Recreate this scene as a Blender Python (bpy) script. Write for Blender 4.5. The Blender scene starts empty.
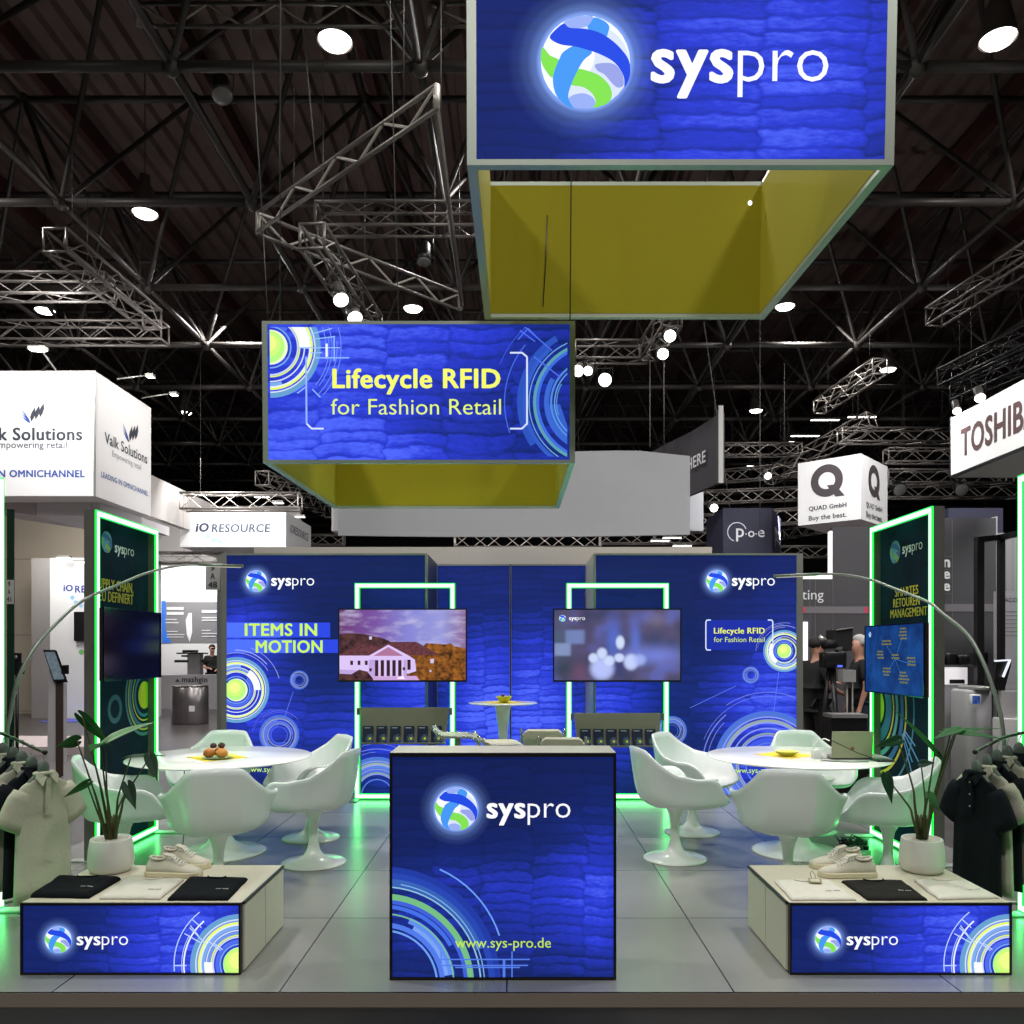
import bpy, math, random
from math import sin, cos, pi, sqrt, atan2, radians as R
from mathutils import Vector, Matrix, noise

random.seed(7)
SC = bpy.context.scene
COL = SC.collection
F, CX, CY, H = 819.0, 518.0, 651.0, 1.5      # focal length in pixels, vanishing point, eye height above the platform


def P(px, py, d):
    """photo measurement + distance -> point in the place (x right, y away, z up)"""
    return Vector(((px - CX) / F * d, d, H - (py - CY) / F * d))


def X(px, d): return (px - CX) / F * d
def Z(py, d): return H - (py - CY) / F * d
def PZ(px, py, z):
    """the point at height z seen at a photo position"""
    d = (H - z) * F / (py - CY)
    return Vector(((px - CX) / F * d, d, z))


def lin(c):
    c = c / 255.0
    return c / 12.92 if c <= 0.04045 else ((c + 0.055) / 1.055) ** 2.4


def C(r, g, b): return (lin(r), lin(g), lin(b), 1.0)


# ------------------------------------------------------------------ materials
MATS = {}


def node(nt, kind, **kw):
    n = nt.nodes.new(kind)
    for k, v in kw.items():
        if k.startswith('i_'):
            key = k[2:]
            key = int(key) if key.isdigit() else key.replace('_', ' ')
            n.inputs[key].default_value = v
        else:
            setattr(n, k, v)
    return n


def base(name):
    m = bpy.data.materials.new(name)
    m.use_nodes = True
    nt = m.node_tree
    b = nt.nodes['Principled BSDF']
    return m, nt, b


def mat(name, col, rough=.5, metal=0.0, var=.06, scale=8.0, bump=0.0, emis=None, es=1.0, spec=.5, stretch=(1, 1, 1), sss=0):
    """plain surface with a little procedural variation"""
    if name in MATS: return MATS[name]
    m, nt, b = base(name)
    L = nt.links.new
    tc = node(nt, 'ShaderNodeTexCoord')
    mp = node(nt, 'ShaderNodeMapping')
    mp.inputs['Scale'].default_value = stretch
    L(tc.outputs['Object'], mp.inputs['Vector'])
    nz = node(nt, 'ShaderNodeTexNoise', i_Scale=scale, i_Detail=3.0)
    L(mp.outputs['Vector'], nz.inputs['Vector'])
    mx = node(nt, 'ShaderNodeMix', data_type='RGBA')
    mx.inputs[6].default_value = tuple(max(0, c * (1 - var)) for c in col[:3]) + (1,)
    mx.inputs[7].default_value = tuple(min(1, c * (1 + var)) for c in col[:3]) + (1,)
    L(nz.outputs['Fac'], mx.inputs[0])
    L(mx.outputs[2], b.inputs['Base Color'])
    b.inputs['Roughness'].default_value = rough
    b.inputs['Metallic'].default_value = metal
    b.inputs['Specular IOR Level'].default_value = spec
    if bump:
        bp = node(nt, 'ShaderNodeBump', i_Strength=bump, i_Distance=.01)
        L(nz.outputs['Fac'], bp.inputs['Height'])
        L(bp.outputs['Normal'], b.inputs['Normal'])
    if emis:
        b.inputs['Emission Color'].default_value = emis
        b.inputs['Emission Strength'].default_value = es
    MATS[name] = m
    return m


def E(r, g, b, s=1.0):
    """backlit print / lamp colour"""
    k = 'glow_%d_%d_%d_%g' % (r, g, b, s)
    if k in MATS: return MATS[k]
    m, nt, bs = base(k)
    c = C(r, g, b)
    bs.inputs['Base Color'].default_value = tuple(x * .25 for x in c[:3]) + (1,)
    bs.inputs['Roughness'].default_value = .6
    bs.inputs['Specular IOR Level'].default_value = .1
    bs.inputs['Emission Color'].default_value = c
    bs.inputs['Emission Strength'].default_value = s
    MATS[k] = m
    return m


def ink(r, g, b):
    return mat('print_%d_%d_%d' % (r, g, b), C(r, g, b), .6, var=.02)


def fabric(name, ax='x', W=.5, h=.06, spots=(), top=None, floor_=.12, dark=(12, 22, 52), mid=(44, 62, 216), hi=(80, 104, 255), seed=0.0, es=1.0, amp=1.0):
    """printed textile of folded jeans stacks: stacks W wide, folds h high.
    spots: (x, z, radius x, radius z, gain) brighter areas of the print, in the thing's own coordinates."""
    m, nt, b = base(name)
    L = nt.links.new
    tc = node(nt, 'ShaderNodeTexCoord')
    sp = node(nt, 'ShaderNodeSeparateXYZ')
    L(tc.outputs['Object'], sp.inputs[0])
    u, v = (sp.outputs['X'] if ax == 'x' else sp.outputs['Y']), sp.outputs['Z']

    def M(op, a, c=None, cl=False):
        n = node(nt, 'ShaderNodeMath', operation=op, use_clamp=cl)
        for i, q in enumerate((a, c)):
            if q is None: continue
            if isinstance(q, (int, float)): n.inputs[i].default_value = q
            else: L(q, n.inputs[i])
        return n.outputs[0]
    def noise3(x, y, z, sc, det=2.0, rough=.5):
        c = node(nt, 'ShaderNodeCombineXYZ')
        for k, q in enumerate((x, y, z)):
            if isinstance(q, (int, float)): c.inputs[k].default_value = q
            else: L(q, c.inputs[k])
        n = node(nt, 'ShaderNodeTexNoise', i_Scale=sc, i_Detail=det, i_Roughness=rough)
        L(c.outputs[0], n.inputs['Vector'])
        return M('SUBTRACT', n.outputs['Fac'], .5)
    U, V = M('DIVIDE', u, W), M('DIVIDE', v, h)
    # stack edges: jagged from fold to fold
    uu = M('ADD', M('ADD', U, seed), M('ADD', M('MULTIPLY', noise3(seed, V, 0, .8, 1.0), .34), M('MULTIPLY', noise3(U, M('MULTIPLY', V, .15), seed, .8), .45)))
    col = M('FLOOR', uu)
    fu = M('FRACT', uu)
    wn = node(nt, 'ShaderNodeTexWhiteNoise', noise_dimensions='1D')
    L(col, wn.inputs['W'])
    sag = M('MULTIPLY', M('POWER', M('SUBTRACT', fu, .5), 2.0), M('SUBTRACT', M('MULTIPLY', wn.outputs['Value'], 2.4), 1.0))
    vv = M('ADD', M('ADD', V, M('MULTIPLY', wn.outputs['Value'], 7.3)), M('ADD', M('ADD', sag, M('MULTIPLY', noise3(col, V, seed, .45, 1.0), 1.3)), M('MULTIPLY', noise3(M('MULTIPLY', U, 2.2), M('MULTIPLY', V, .8), seed, 1.1, 3.0, .6), .9)))
    row = M('FLOOR', vv)
    fv = M('FRACT', vv)
    wn2 = node(nt, 'ShaderNodeTexWhiteNoise', noise_dimensions='2D')
    cb2 = node(nt, 'ShaderNodeCombineXYZ')
    L(col, cb2.inputs[0]); L(row, cb2.inputs[1])
    L(cb2.outputs[0], wn2.inputs['Vector'])
    def sstep(x, a_, b_):
        n = node(nt, 'ShaderNodeMapRange', interpolation_type='SMOOTHSTEP')
        n.inputs[1].default_value = a_; n.inputs[2].default_value = b_
        L(x, n.inputs[0]); return n.outputs[0]
    prof = M('MULTIPLY', M('MULTIPLY', sstep(fv, -.02, .30), M('ADD', .62, M('MULTIPLY', fv, .38))), sstep(fv, 1.02, .82))
    soft = M('ADD', .42, M('MULTIPLY', noise3(M('MULTIPLY', U, 1.5), V, seed, .7), 1.1), )
    prof = M('ADD', soft, M('MULTIPLY', prof, M('SUBTRACT', 1.0, soft)))
    side = M('MULTIPLY', sstep(fu, -.01, .05), sstep(fu, 1.01, .93))
    shade = M('MULTIPLY', prof, M('ADD', .68, M('MULTIPLY', side, .32)))
    fine = noise3(M('MULTIPLY', U, 6.0), M('MULTIPLY', V, 3.2), seed, 1.4, 4.0, .65)
    lum = M('MULTIPLY', shade, M('MULTIPLY', M('ADD', .52, M('MULTIPLY', wn2.outputs['Value'], .48)), M('ADD', 1.0, M('MULTIPLY', fine, 1.3))))
    # big areas of the print
    area = None
    for (sx, sz, rx, rz, g) in spots:
        a = M('DIVIDE', M('SUBTRACT', u, sx), rx)
        c = M('DIVIDE', M('SUBTRACT', v, sz), rz)
        e = M('MULTIPLY', M('ADD', M('MULTIPLY', a, a), M('MULTIPLY', c, c)), -1.0)
        e = M('MULTIPLY', M('EXPONENT', e), g)
        area = e if area is None else M('ADD', area, e)
    area = M('ADD', floor_, area) if area is not None else M('ADD', floor_, 0.0)
    area = M('MINIMUM', area, 1.0)
    lum2 = M('MULTIPLY', M('ADD', .42, M('MULTIPLY', lum, .75 * amp)), area)
    ramp = node(nt, 'ShaderNodeValToRGB')
    cr = ramp.color_ramp
    cr.elements[0].position = 0.0; cr.elements[0].color = C(*dark)
    cr.elements[1].position = 1.0; cr.elements[1].color = C(*hi)
    e3 = cr.elements.new(.68); e3.color = C(*mid)
    e3 = cr.elements.new(.30); e3.color = C(22, 40, 118)
    L(lum2, ramp.inputs[0])
    L(ramp.outputs[0], b.inputs['Emission Color'])
    b.inputs['Emission Strength'].default_value = es
    b.inputs['Base Color'].default_value = C(20, 24, 60)
    b.inputs['Roughness'].default_value = .7
    b.inputs['Specular IOR Level'].default_value = .1
    MATS[name] = m
    return m


def halo_mat():
    """printed soft halo round the emblem; fades out by the print's own uv radius"""
    if 'emblem_halo' in MATS: return MATS['emblem_halo']
    m = bpy.data.materials.new('emblem_halo'); m.use_nodes = True
    nt = m.node_tree; nt.nodes.clear(); L = nt.links.new
    uv = node(nt, 'ShaderNodeTexCoord')
    ln = node(nt, 'ShaderNodeVectorMath', operation='LENGTH')
    L(uv.outputs['UV'], ln.inputs[0])
    rp = node(nt, 'ShaderNodeValToRGB')
    cr = rp.color_ramp
    cr.interpolation = 'EASE'
    cr.elements[0].position = .57; cr.elements[0].color = (.9, .9, .9, 1)
    cr.elements[1].position = 1.0; cr.elements[1].color = (0, 0, 0, 1)
    e = cr.elements.new(.64); e.color = (.36, .36, .36, 1)
    e = cr.elements.new(.76); e.color = (.13, .13, .13, 1)
    e = cr.elements.new(.88); e.color = (.04, .04, .04, 1)
    L(ln.outputs['Value'], rp.inputs[0])
    em = node(nt, 'ShaderNodeEmission'); em.inputs[0].default_value = C(140, 176, 255)
    tr = node(nt, 'ShaderNodeBsdfTransparent')
    mx = node(nt, 'ShaderNodeMixShader')
    L(rp.outputs[0], mx.inputs[0]); L(tr.outputs[0], mx.inputs[1]); L(em.outputs[0], mx.inputs[2])
    out = node(nt, 'ShaderNodeOutputMaterial')
    L(mx.outputs[0], out.inputs[0])
    MATS['emblem_halo'] = m
    return m


# ------------------------------------------------------------------ mesh builder
class MB:
    def __init__(s):
        s.v, s.f, s.mi, s.sm, s.uv, s.mats = [], [], [], [], {}, []

    def m(s, material):
        if material is None: return 0
        if material not in s.mats: s.mats.append(material)
        return s.mats.index(material)

    def face(s, pts, material=None, smooth=False, uv=None):
        b = len(s.v)
        s.v += [tuple(p) for p in pts]
        s.f.append(tuple(range(b, b + len(pts))))
        s.mi.append(s.m(material)); s.sm.append(smooth)
        if uv: s.uv[len(s.f) - 1] = uv
        return s

    def add(s, verts, faces, material=None, smooth=False):
        b = len(s.v)
        s.v += [tuple(p) for p in verts]
        k = s.m(material)
        for f in faces:
            s.f.append(tuple(b + i for i in f)); s.mi.append(k); s.sm.append(smooth)
        return s

    def box(s, lo, hi, material=None, mtx=None):
        x0, y0, z0 = lo; x1, y1, z1 = hi
        vs = [Vector(p) for p in ((x0, y0, z0), (x1, y0, z0), (x1, y1, z0), (x0, y1, z0), (x0, y0, z1), (x1, y0, z1), (x1, y1, z1), (x0, y1, z1))]
        if mtx: vs = [mtx @ p for p in vs]
        return s.add(vs, [(0, 3, 2, 1), (4, 5, 6, 7), (0, 1, 5, 4), (1, 2, 6, 5), (2, 3, 7, 6), (3, 0, 4, 7)], material)

    def rbox(s, lo, hi, r, material=None, n=3, mtx=None):
        """box with rounded vertical edges and softened rims"""
        x0, y0, z0 = lo; x1, y1, z1 = hi
        r = min(r, (x1 - x0) / 2.01, (y1 - y0) / 2.01)
        def ring(z, ins):
            out = []
            for cx, cy, a0 in ((x1 - r, y1 - r, 0), (x0 + r, y1 - r, 90), (x0 + r, y0 + r, 180), (x1 - r, y0 + r, 270)):
                for i in range(n + 1):
                    a = R(a0 + 90 * i / n)
                    out.append(Vector((cx + (r - ins) * cos(a), cy + (r - ins) * sin(a), z)))
            return out
        q = min(r * .5, (z1 - z0) * .3)
        rings = [ring(z0, q), ring(z0 + q, 0), ring(z1 - q, 0), ring(z1 - q * .3, q * .3), ring(z1, q)]
        return s.loft(rings, material, True, True, mtx=mtx)

    def loft(s, rings, material=None, smooth=True, caps=True, closed=True, mtx=None):
        n = len(rings[0])
        vs = [p for r_ in rings for p in r_]
        if mtx: vs = [mtx @ Vector(p) for p in vs]
        fs = []
        for k in range(len(rings) - 1):
            for i in range(n if closed else n - 1):
                j = (i + 1) % n
                fs.append((k * n + i, k * n + j, (k + 1) * n + j, (k + 1) * n + i))
        if caps:
            fs.append(tuple(reversed(range(n))))
            fs.append(tuple((len(rings) - 1) * n + i for i in range(n)))
        return s.add(vs, fs, material, smooth)

    def tube(s, pts, r, material=None, n=8, smooth=True, caps=True):
        pts = [Vector(p) for p in pts]
        rs = r if isinstance(r, (list, tuple)) else [r] * len(pts)
        rings = []
        up = None
        for i, p in enumerate(pts):
            t = (pts[min(i + 1, len(pts) - 1)] - pts[max(i - 1, 0)]).normalized()
            if up is None:
                up = Vector((0, 0, 1)) if abs(t.z) < .9 else Vector((1, 0, 0))
            a = up - t * up.dot(t)
            if a.length < 1e-4: a = t.orthogonal()
            a.normalize(); b = t.cross(a); up = a
            rings.append([p + (a * cos(2 * pi * k / n) + b * sin(2 * pi * k / n)) * rs[i] for k in range(n)])
        return s.loft(rings, material, smooth, caps)

    def bar(s, a, b, w, h, material=None):
        """straight bar of rectangular section between two points"""
        a, b = Vector(a), Vector(b)
        t = (b - a).normalized()
        up = Vector((0, 0, 1)) if abs(t.z) < .9 else Vector((0, 1, 0))
        x = t.cross(up).normalized(); y = x.cross(t)
        q = [x * w / 2 + y * h / 2, -x * w / 2 + y * h / 2, -x * w / 2 - y * h / 2, x * w / 2 - y * h / 2]
        return s.loft([[a + k for k in q], [b + k for k in q]], material, False, True)

    def lathe(s, prof, material=None, n=40, c=(0, 0, 0), smooth=True):
        rings = [[Vector((c[0] + r_ * cos(2 * pi * k / n), c[1] + r_ * sin(2 * pi * k / n), c[2] + z)) for k in range(n)] for r_, z in prof]
        return s.loft(rings, material, smooth, True)

    def ball(s, c, r, material=None, n=12, m_=8, sq=(1, 1, 1)):
        pr = [(max(1e-4, sin(pi * i / m_)), -cos(pi * i / m_)) for i in range(m_ + 1)]
        rings = [[Vector((c[0] + r * sq[0] * a * cos(2 * pi * k / n), c[1] + r * sq[1] * a * sin(2 * pi * k / n), c[2] + r * sq[2] * z)) for k in range(n)] for a, z in pr]
        return s.loft(rings, material, True, True)

    def prism(s, poly, d, material=None):
        """poly: 3D points of a flat outline; d: thickness vector"""
        d = Vector(d); n = len(poly)
        vs = [Vector(p) for p in poly] + [Vector(p) + d for p in poly]
        fs = [tuple(reversed(range(n))), tuple(range(n, 2 * n))] + [(i, (i + 1) % n, n + (i + 1) % n, n + i) for i in range(n)]
        return s.add(vs, fs, material)

    def build(s, name, material=None, parent=None, local=False):
        if material is not None and not s.mats: s.mats = [material]
        off = Vector((0, 0, 0))
        if parent is not None and not local:
            q = parent
            while q is not None:
                off += q.location; q = q.parent
        me = bpy.data.meshes.new(name)
        me.from_pydata([Vector(p) - off for p in s.v], [], s.f)
        for mm in s.mats: me.materials.append(mm)
        me.polygons.foreach_set('material_index', s.mi)
        me.polygons.foreach_set('use_smooth', s.sm)
        if s.uv:
            ul = me.uv_layers.new(name='UV')
            for fi, uv in s.uv.items():
                for k, li in enumerate(me.polygons[fi].loop_indices): ul.data[li].uv = uv[k]
        me.update()
        o = bpy.data.objects.new(name, me)
        COL.objects.link(o)
        if parent is not None: o.parent = parent
        return o


def modify(o, *mods):
    """apply modifiers now, so the object is plain mesh"""
    for kind, kw in mods:
        md = o.modifiers.new(kind, kind)
        for k, v in kw.items(): setattr(md, k, v)
    dg = bpy.context.evaluated_depsgraph_get()
    me = bpy.data.meshes.new_from_object(o.evaluated_get(dg))
    o.modifiers.clear()
    o.data = me
    return o


def weld(o, d=1e-4):
    import bmesh
    bm = bmesh.new(); bm.from_mesh(o.data)
    bmesh.ops.remove_doubles(bm, verts=bm.verts, dist=d)
    bmesh.ops.recalc_face_normals(bm, faces=bm.faces)
    bm.to_mesh(o.data); bm.free()
    return o


def tag(o, label, cat, group=None, kind=None):
    o['label'] = label; o['category'] = cat
    if group: o['group'] = group
    if kind: o['kind'] = kind
    return o


def thing(name, label, cat, loc=(0, 0, 0), group=None, rotz=0):
    o = bpy.data.objects.new(name, None)
    o.empty_display_size = .1
    COL.objects.link(o)
    o.location = loc; o.rotation_euler = (0, 0, rotz)
    return tag(o, label, cat, group)


def struct(mb, name, material=None):
    o = mb.build(name, material)
    o['kind'] = 'structure'
    return o


def dup(root, loc, rotz=None, label=None, group=None):
    def cp(o, par):
        c = o.copy(); COL.objects.link(c)
        if par is not None: c.parent = par
        for ch in [q for q in o.children]: cp(ch, c)
        return c
    r = cp(root, None)
    r.location = loc
    if rotz is not None: r.rotation_euler = (0, 0, rotz)
    if label: r['label'] = label
    if group: r['group'] = group
    return r


# ------------------------------------------------------------------ lettering
def text2d(body, bold=0.0, space=1.0, shear=0.0, res=3):
    cu = bpy.data.curves.new('lettering', 'FONT')
    cu.body = body; cu.size = 1; cu.offset = bold; cu.space_character = space; cu.shear = shear; cu.resolution_u = res
    o = bpy.data.objects.new('lettering', cu)
    me = bpy.data.meshes.new_from_object(o)
    vs = [(v.co.x, v.co.y) for v in me.vertices]
    fs = [tuple(p.vertices) for p in me.polygons]
    bpy.data.objects.remove(o); bpy.data.curves.remove(cu); bpy.data.meshes.remove(me)
    return vs, fs


class Face:
    """a flat printed face: origin, right and up vectors, outward normal (towards the reader)"""
    def __init__(s, o, u, v, n, clip=None):
        s.o, s.u, s.v, s.n = Vector(o), Vector(u).normalized(), Vector(v).normalized(), Vector(n).normalized()
        s.clip = clip

    def at(s, a, b, e=0.0): return s.o + s.u * a + s.v * b + s.n * e

    def poly(s, mb, pts, material, e=.002):
        if s.clip: pts = clip_poly(pts, s.clip)
        if len(pts) >= 3: mb.face([s.at(a, b, e) for a, b in pts], material)

    def text(s, mb, body, a0, a1, b0, material, hgt=None, bold=0.0, space=None, e=.004, shear=0.0):
        """baseline b0; spans a0..a1; hgt scales the cap height on its own; bold is overprinted"""
        space = space or (1.0 + max(0, bold) * 2.2)
        vs, fs = text2d(body, min(bold, 0.0), space, shear)
        if not vs: return
        x0, x1 = min(v[0] for v in vs), max(v[0] for v in vs)
        b = max(bold, 0.0)
        k = (a1 - a0) / (x1 - x0 + 2 * b)
        kv = hgt / .73 if hgt else abs(k)
        sh = [(0, 0)] if not b else [(0, 0), (b, 0), (-b, 0), (b * .7, b * .5), (-b * .7, b * .5), (b * .7, -b * .5), (-b * .7, -b * .5)]
        if not b or abs(k) < .09: sh = sh[:3]
        elif abs(k) > .15: sh = [(0, 0)] + [(b * cos(2 * pi * q / 14), b * .7 * sin(2 * pi * q / 14)) for q in range(14)]
        for i, (dx, dy) in enumerate(sh):
            mb.add([s.at(a0 + (x - x0 + b + dx) * k, b0 + (y + dy) * kv, e + i * .00006) for x, y in vs], fs, material)

    def ring(s, mb, c, r0, r1, a0, a1, material, e=.002, n=None):
        n = n or max(3, int(abs(a1 - a0) / 5))
        for i in range(n):
            p, q = R(a0 + (a1 - a0) * i / n), R(a0 + (a1 - a0) * (i + 1) / n)
            s.poly(mb, [(c[0] + r0 * cos(p), c[1] + r0 * sin(p)), (c[0] + r1 * cos(p), c[1] + r1 * sin(p)), (c[0] + r1 * cos(q), c[1] + r1 * sin(q)), (c[0] + r0 * cos(q), c[1] + r0 * sin(q))], material, e)

    def disc(s, mb, c, r, material, e=.003, n=32):
        s.poly(mb, [(c[0] + r * cos(2 * pi * i / n), c[1] + r * sin(2 * pi * i / n)) for i in range(n)], material, e)

    def line(s, mb, p, q, w, material, e=.0025):
        dx, dy = q[0] - p[0], q[1] - p[1]
        l = sqrt(dx * dx + dy * dy); nx, ny = -dy / l * w / 2, dx / l * w / 2
        s.poly(mb, [(p[0] + nx, p[1] + ny), (p[0] - nx, p[1] - ny), (q[0] - nx, q[1] - ny), (q[0] + nx, q[1] + ny)], material, e)


def clip_poly(pts, r):
    x0, y0, x1, y1 = r
    def cut(ps, ins, cross):
        out = []
        for i, p in enumerate(ps):
            q = ps[i - 1]
            if ins(p):
                if not ins(q): out.append(cross(q, p))
                out.append(p)
            elif ins(q): out.append(cross(q, p))
        return out
    def cx(v): return lambda a, b: (v, a[1] + (b[1] - a[1]) * (v - a[0]) / (b[0] - a[0]))
    def cy(v): return lambda a, b: (a[0] + (b[0] - a[0]) * (v - a[1]) / (b[1] - a[1]), v)
    for ins, cr in ((lambda p: p[0] >= x0, cx(x0)), (lambda p: p[0] <= x1, cx(x1)), (lambda p: p[1] >= y0, cy(y0)), (lambda p: p[1] <= y1, cy(y1))):
        pts = cut(pts, ins, cr)
        if not pts: return []
    return pts


def front(d, clip=None):
    """a face that looks down the hall towards the visitor, at distance d; coordinates are x and z of the place"""
    return Face((0, d, 0), (1, 0, 0), (0, 0, 1), (0, -1, 0), clip)


# syspro emblem: outlines in units of the ball radius
def _n(pts): return [((x - 292) / 180.0, -(y - 250) / 180.0) for x, y in pts]
def _smooth2(pts, k=4):
    out, n = [], len(pts)
    for i in range(n):
        p0, p1, p2, p3 = (Vector(pts[(i + q) % n]) for q in (-1, 0, 1, 2))
        for j in range(k):
            t = j / k
            out.append(tuple(.5 * ((2 * p1) + (p2 - p0) * t + (2 * p0 - 5 * p1 + 4 * p2 - p3) * t * t + (3 * p1 - p0 - 3 * p2 + p3) * t ** 3)))
    return out


EMB = [
    ('grey', _n([(225, 395), (245, 378), (285, 372), (318, 385), (333, 408), (325, 428), (290, 430), (245, 425)])),
    ('sky', _n([(300, 122), (322, 82), (360, 90), (385, 112), (382, 135), (368, 155)])),
    ('grey', _n([(205, 100), (250, 78), (312, 75), (320, 85), (300, 112), (262, 122), (222, 120)])),
    ('green', _n([(122, 195), (150, 225), (188, 245), (172, 278), (160, 312), (138, 290), (122, 265), (114, 235)])),
    ('green', _n([(262, 278), (310, 288), (350, 305), (385, 338), (398, 372), (392, 398), (372, 415), (325, 428), (334, 405), (318, 372), (282, 348), (232, 338), (245, 305)])),
    ('sky', _n([(205, 212), (255, 188), (318, 212), (285, 245), (258, 290), (236, 338), (224, 378), (230, 405), (245, 430), (212, 416), (180, 385), (166, 350), (163, 312), (172, 278), (188, 240)])),
    ('blue', _n([(150, 155), (170, 130), (205, 104), (228, 120), (290, 124), (345, 138), (392, 165), (430, 198), (462, 240), (470, 280), (466, 315), (448, 348), (446, 315), (430, 280), (400, 248), (350, 222), (300, 205), (250, 192), (200, 186), (165, 172)])),
    ('lilac', _n([(330, 262), (372, 255), (410, 262), (438, 295), (444, 340), (420, 350), (395, 330), (368, 300), (340, 285)])),
]


def emblem(fc, mb, c, r, lit=True, e=.004, halo=True, gain=1.0):
    q = (lambda a, b, d: E(a, b, d)) if lit else ink
    cols = {'blue': q(36, 74, 224), 'sky': q(70, 150, 240), 'green': q(128, 222, 82), 'grey': q(150, 172, 240), 'lilac': q(150, 160, 226)}
    white = q(240, 246, 255)
    if not lit:
        cols = {'blue': ink(40, 90, 150), 'sky': ink(70, 140, 170), 'green': ink(120, 160, 60), 'grey': ink(80, 120, 150), 'lilac': ink(60, 100, 140)}
        white = ink(110, 150, 165)
    if halo and lit:
        n = 40
        pts = [(c[0] + 1.75 * r * cos(2 * pi * i / n), c[1] + 1.75 * r * sin(2 * pi * i / n)) for i in range(n)]
        mb.face([fc.at(a, b, e - .0012) for a, b in pts], halo_mat(), uv=[(cos(2 * pi * i / n), sin(2 * pi * i / n)) for i in range(n)])
    fc.disc(mb, c, r * .985, white, e - .0004)
    if lit: fc.disc(mb, (c[0] + .1 * r, c[1] - .08 * r), r * .88, q(214, 224, 252), e - .0002)
    if lit: fc.disc(mb, (c[0] - .3 * r, c[1] + .12 * r), r * .5, q(252, 254, 255), e - .0001)
    k = 0
    for name, pts in EMB:
        k += 1
        fc.poly(mb, [(c[0] + x * r, c[1] + y * r) for x, y in (_smooth2(pts) if r > .03 else pts)], cols[name], e + k * .00012)


def wordmark(fc, mb, a0, a1, b0, lit=True, hgt=None, e=.004, col=None):
    m_ = col or (E(250, 252, 255) if lit else ink(205, 215, 210))
    w = a1 - a0
    fc.text(mb, 'sys', a0, a0 + w * .465, b0, m_, hgt=hgt, bold=.03, e=e)
    fc.text(mb, 'pro', a0 + w * .49, a1, b0, m_, hgt=hgt, bold=-.008, e=e)


# ring motif of the prints: radii in units of the outer ring
def motif(fc, mb, c, S, ball=True, seed=1, strong=1.0, a0=0, a1=360, fine=True):
    rnd = random.Random(seed)
    def mx(col, k):      # printed tint over the blue cloth
        b0 = (44, 62, 215)
        return E(*[int(b0[i] + (col[i] - b0[i]) * k * strong) for i in range(3)])
    Y, Wt, LB, TB, MB_ = (232, 250, 110), (246, 252, 255), (150, 205, 240), (120, 190, 200), (90, 120, 240)
    bands = [(.985, 1.0, LB, .6), (.90, .985, TB, .75), (.875, .90, Wt, .85), (.845, .875, LB, .6), (.80, .845, Y, 1.0), (.77, .80, Wt, .9), (.70, .77, LB, .75), (.665, .69, Wt, .85),
             (.60, .66, LB, .6), (.565, .595, Y, .95), (.53, .56, Wt, .8), (.43, .50, MB_, .8), (.39, .42, LB, .7)]
    for i, (r0, r1, col, k) in enumerate(bands):
        b, e_ = a0, a1
        if i in (3, 6, 8, 11) and a1 - a0 >= 300:
            b = a0 + rnd.uniform(0, 200); e_ = b + rnd.uniform(120, 250)
        fc.ring(mb, c, r0 * S, r1 * S, b, e_, mx(col, k), .002 + i * .00004)
    if ball:
        fc.disc(mb, c, .345 * S, E(235, 250, 200), .0029)
        fc.disc(mb, (c[0] - .03 * S, c[1] + .01 * S), .315 * S, E(176, 246, 128), .0031)
        fc.disc(mb, (c[0] - .04 * S, c[1] + .05 * S), .25 * S, E(204, 249, 124), .0032)
        fc.disc(mb, (c[0] - .05 * S, c[1] + .08 * S), .17 * S, E(234, 250, 138), .0033)
        b = rnd.choice((20, 25, 15))
    if fine:
        for r_, w in ((1.12, .012), (1.2, .02), (1.34, .012), (1.27, .008)):
            b = rnd.uniform(a0, a0 + (a1 - a0) * .4); e_ = b + rnd.uniform(40, 110)
            fc.ring(mb, c, r_ * S, (r_ + w) * S, b, min(e_, a1), mx(Wt, .65), .0024)


def bright_arc(fc, mb, c, S, a0, a1, r0=.54, r1=.74):
    fc.ring(mb, c, r0 * S, r1 * S, a0, a1, E(246, 252, 255), .0034)
# ================================================================== materials of the stand
ALU = mat('brushed_aluminium', C(168, 168, 162), .38, .6, var=.05, scale=30)
ALU_D = mat('dark_aluminium', C(120, 118, 112), .45, .4, var=.05, scale=30)
BLACK = mat('black_plastic', C(16, 16, 18), .4, var=.1)
BLACKM = mat('matt_black', C(10, 10, 11), .7, var=.1)
WHITE = mat('white_laminate', C(228, 226, 214), .35, var=.02, scale=4)
CREAM = mat('cream_laminate', C(214, 208, 190), .4, var=.03, scale=5)
SHELL = mat('white_fibreglass', C(232, 234, 236), .22, var=.01)
LACQ = mat('white_lacquer', C(238, 238, 236), .16, var=.01)
GREYW = mat('grey_wall_paint', C(176, 172, 168), .6, var=.03, scale=2)
LED = E(4, 236, 40, 4.0)
LEDR = E(40, 236, 106, 1.3)
LEDC = E(250, 255, 250, 1.2)
GRN_EDGE = E(40, 230, 90, 1.0)


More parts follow.
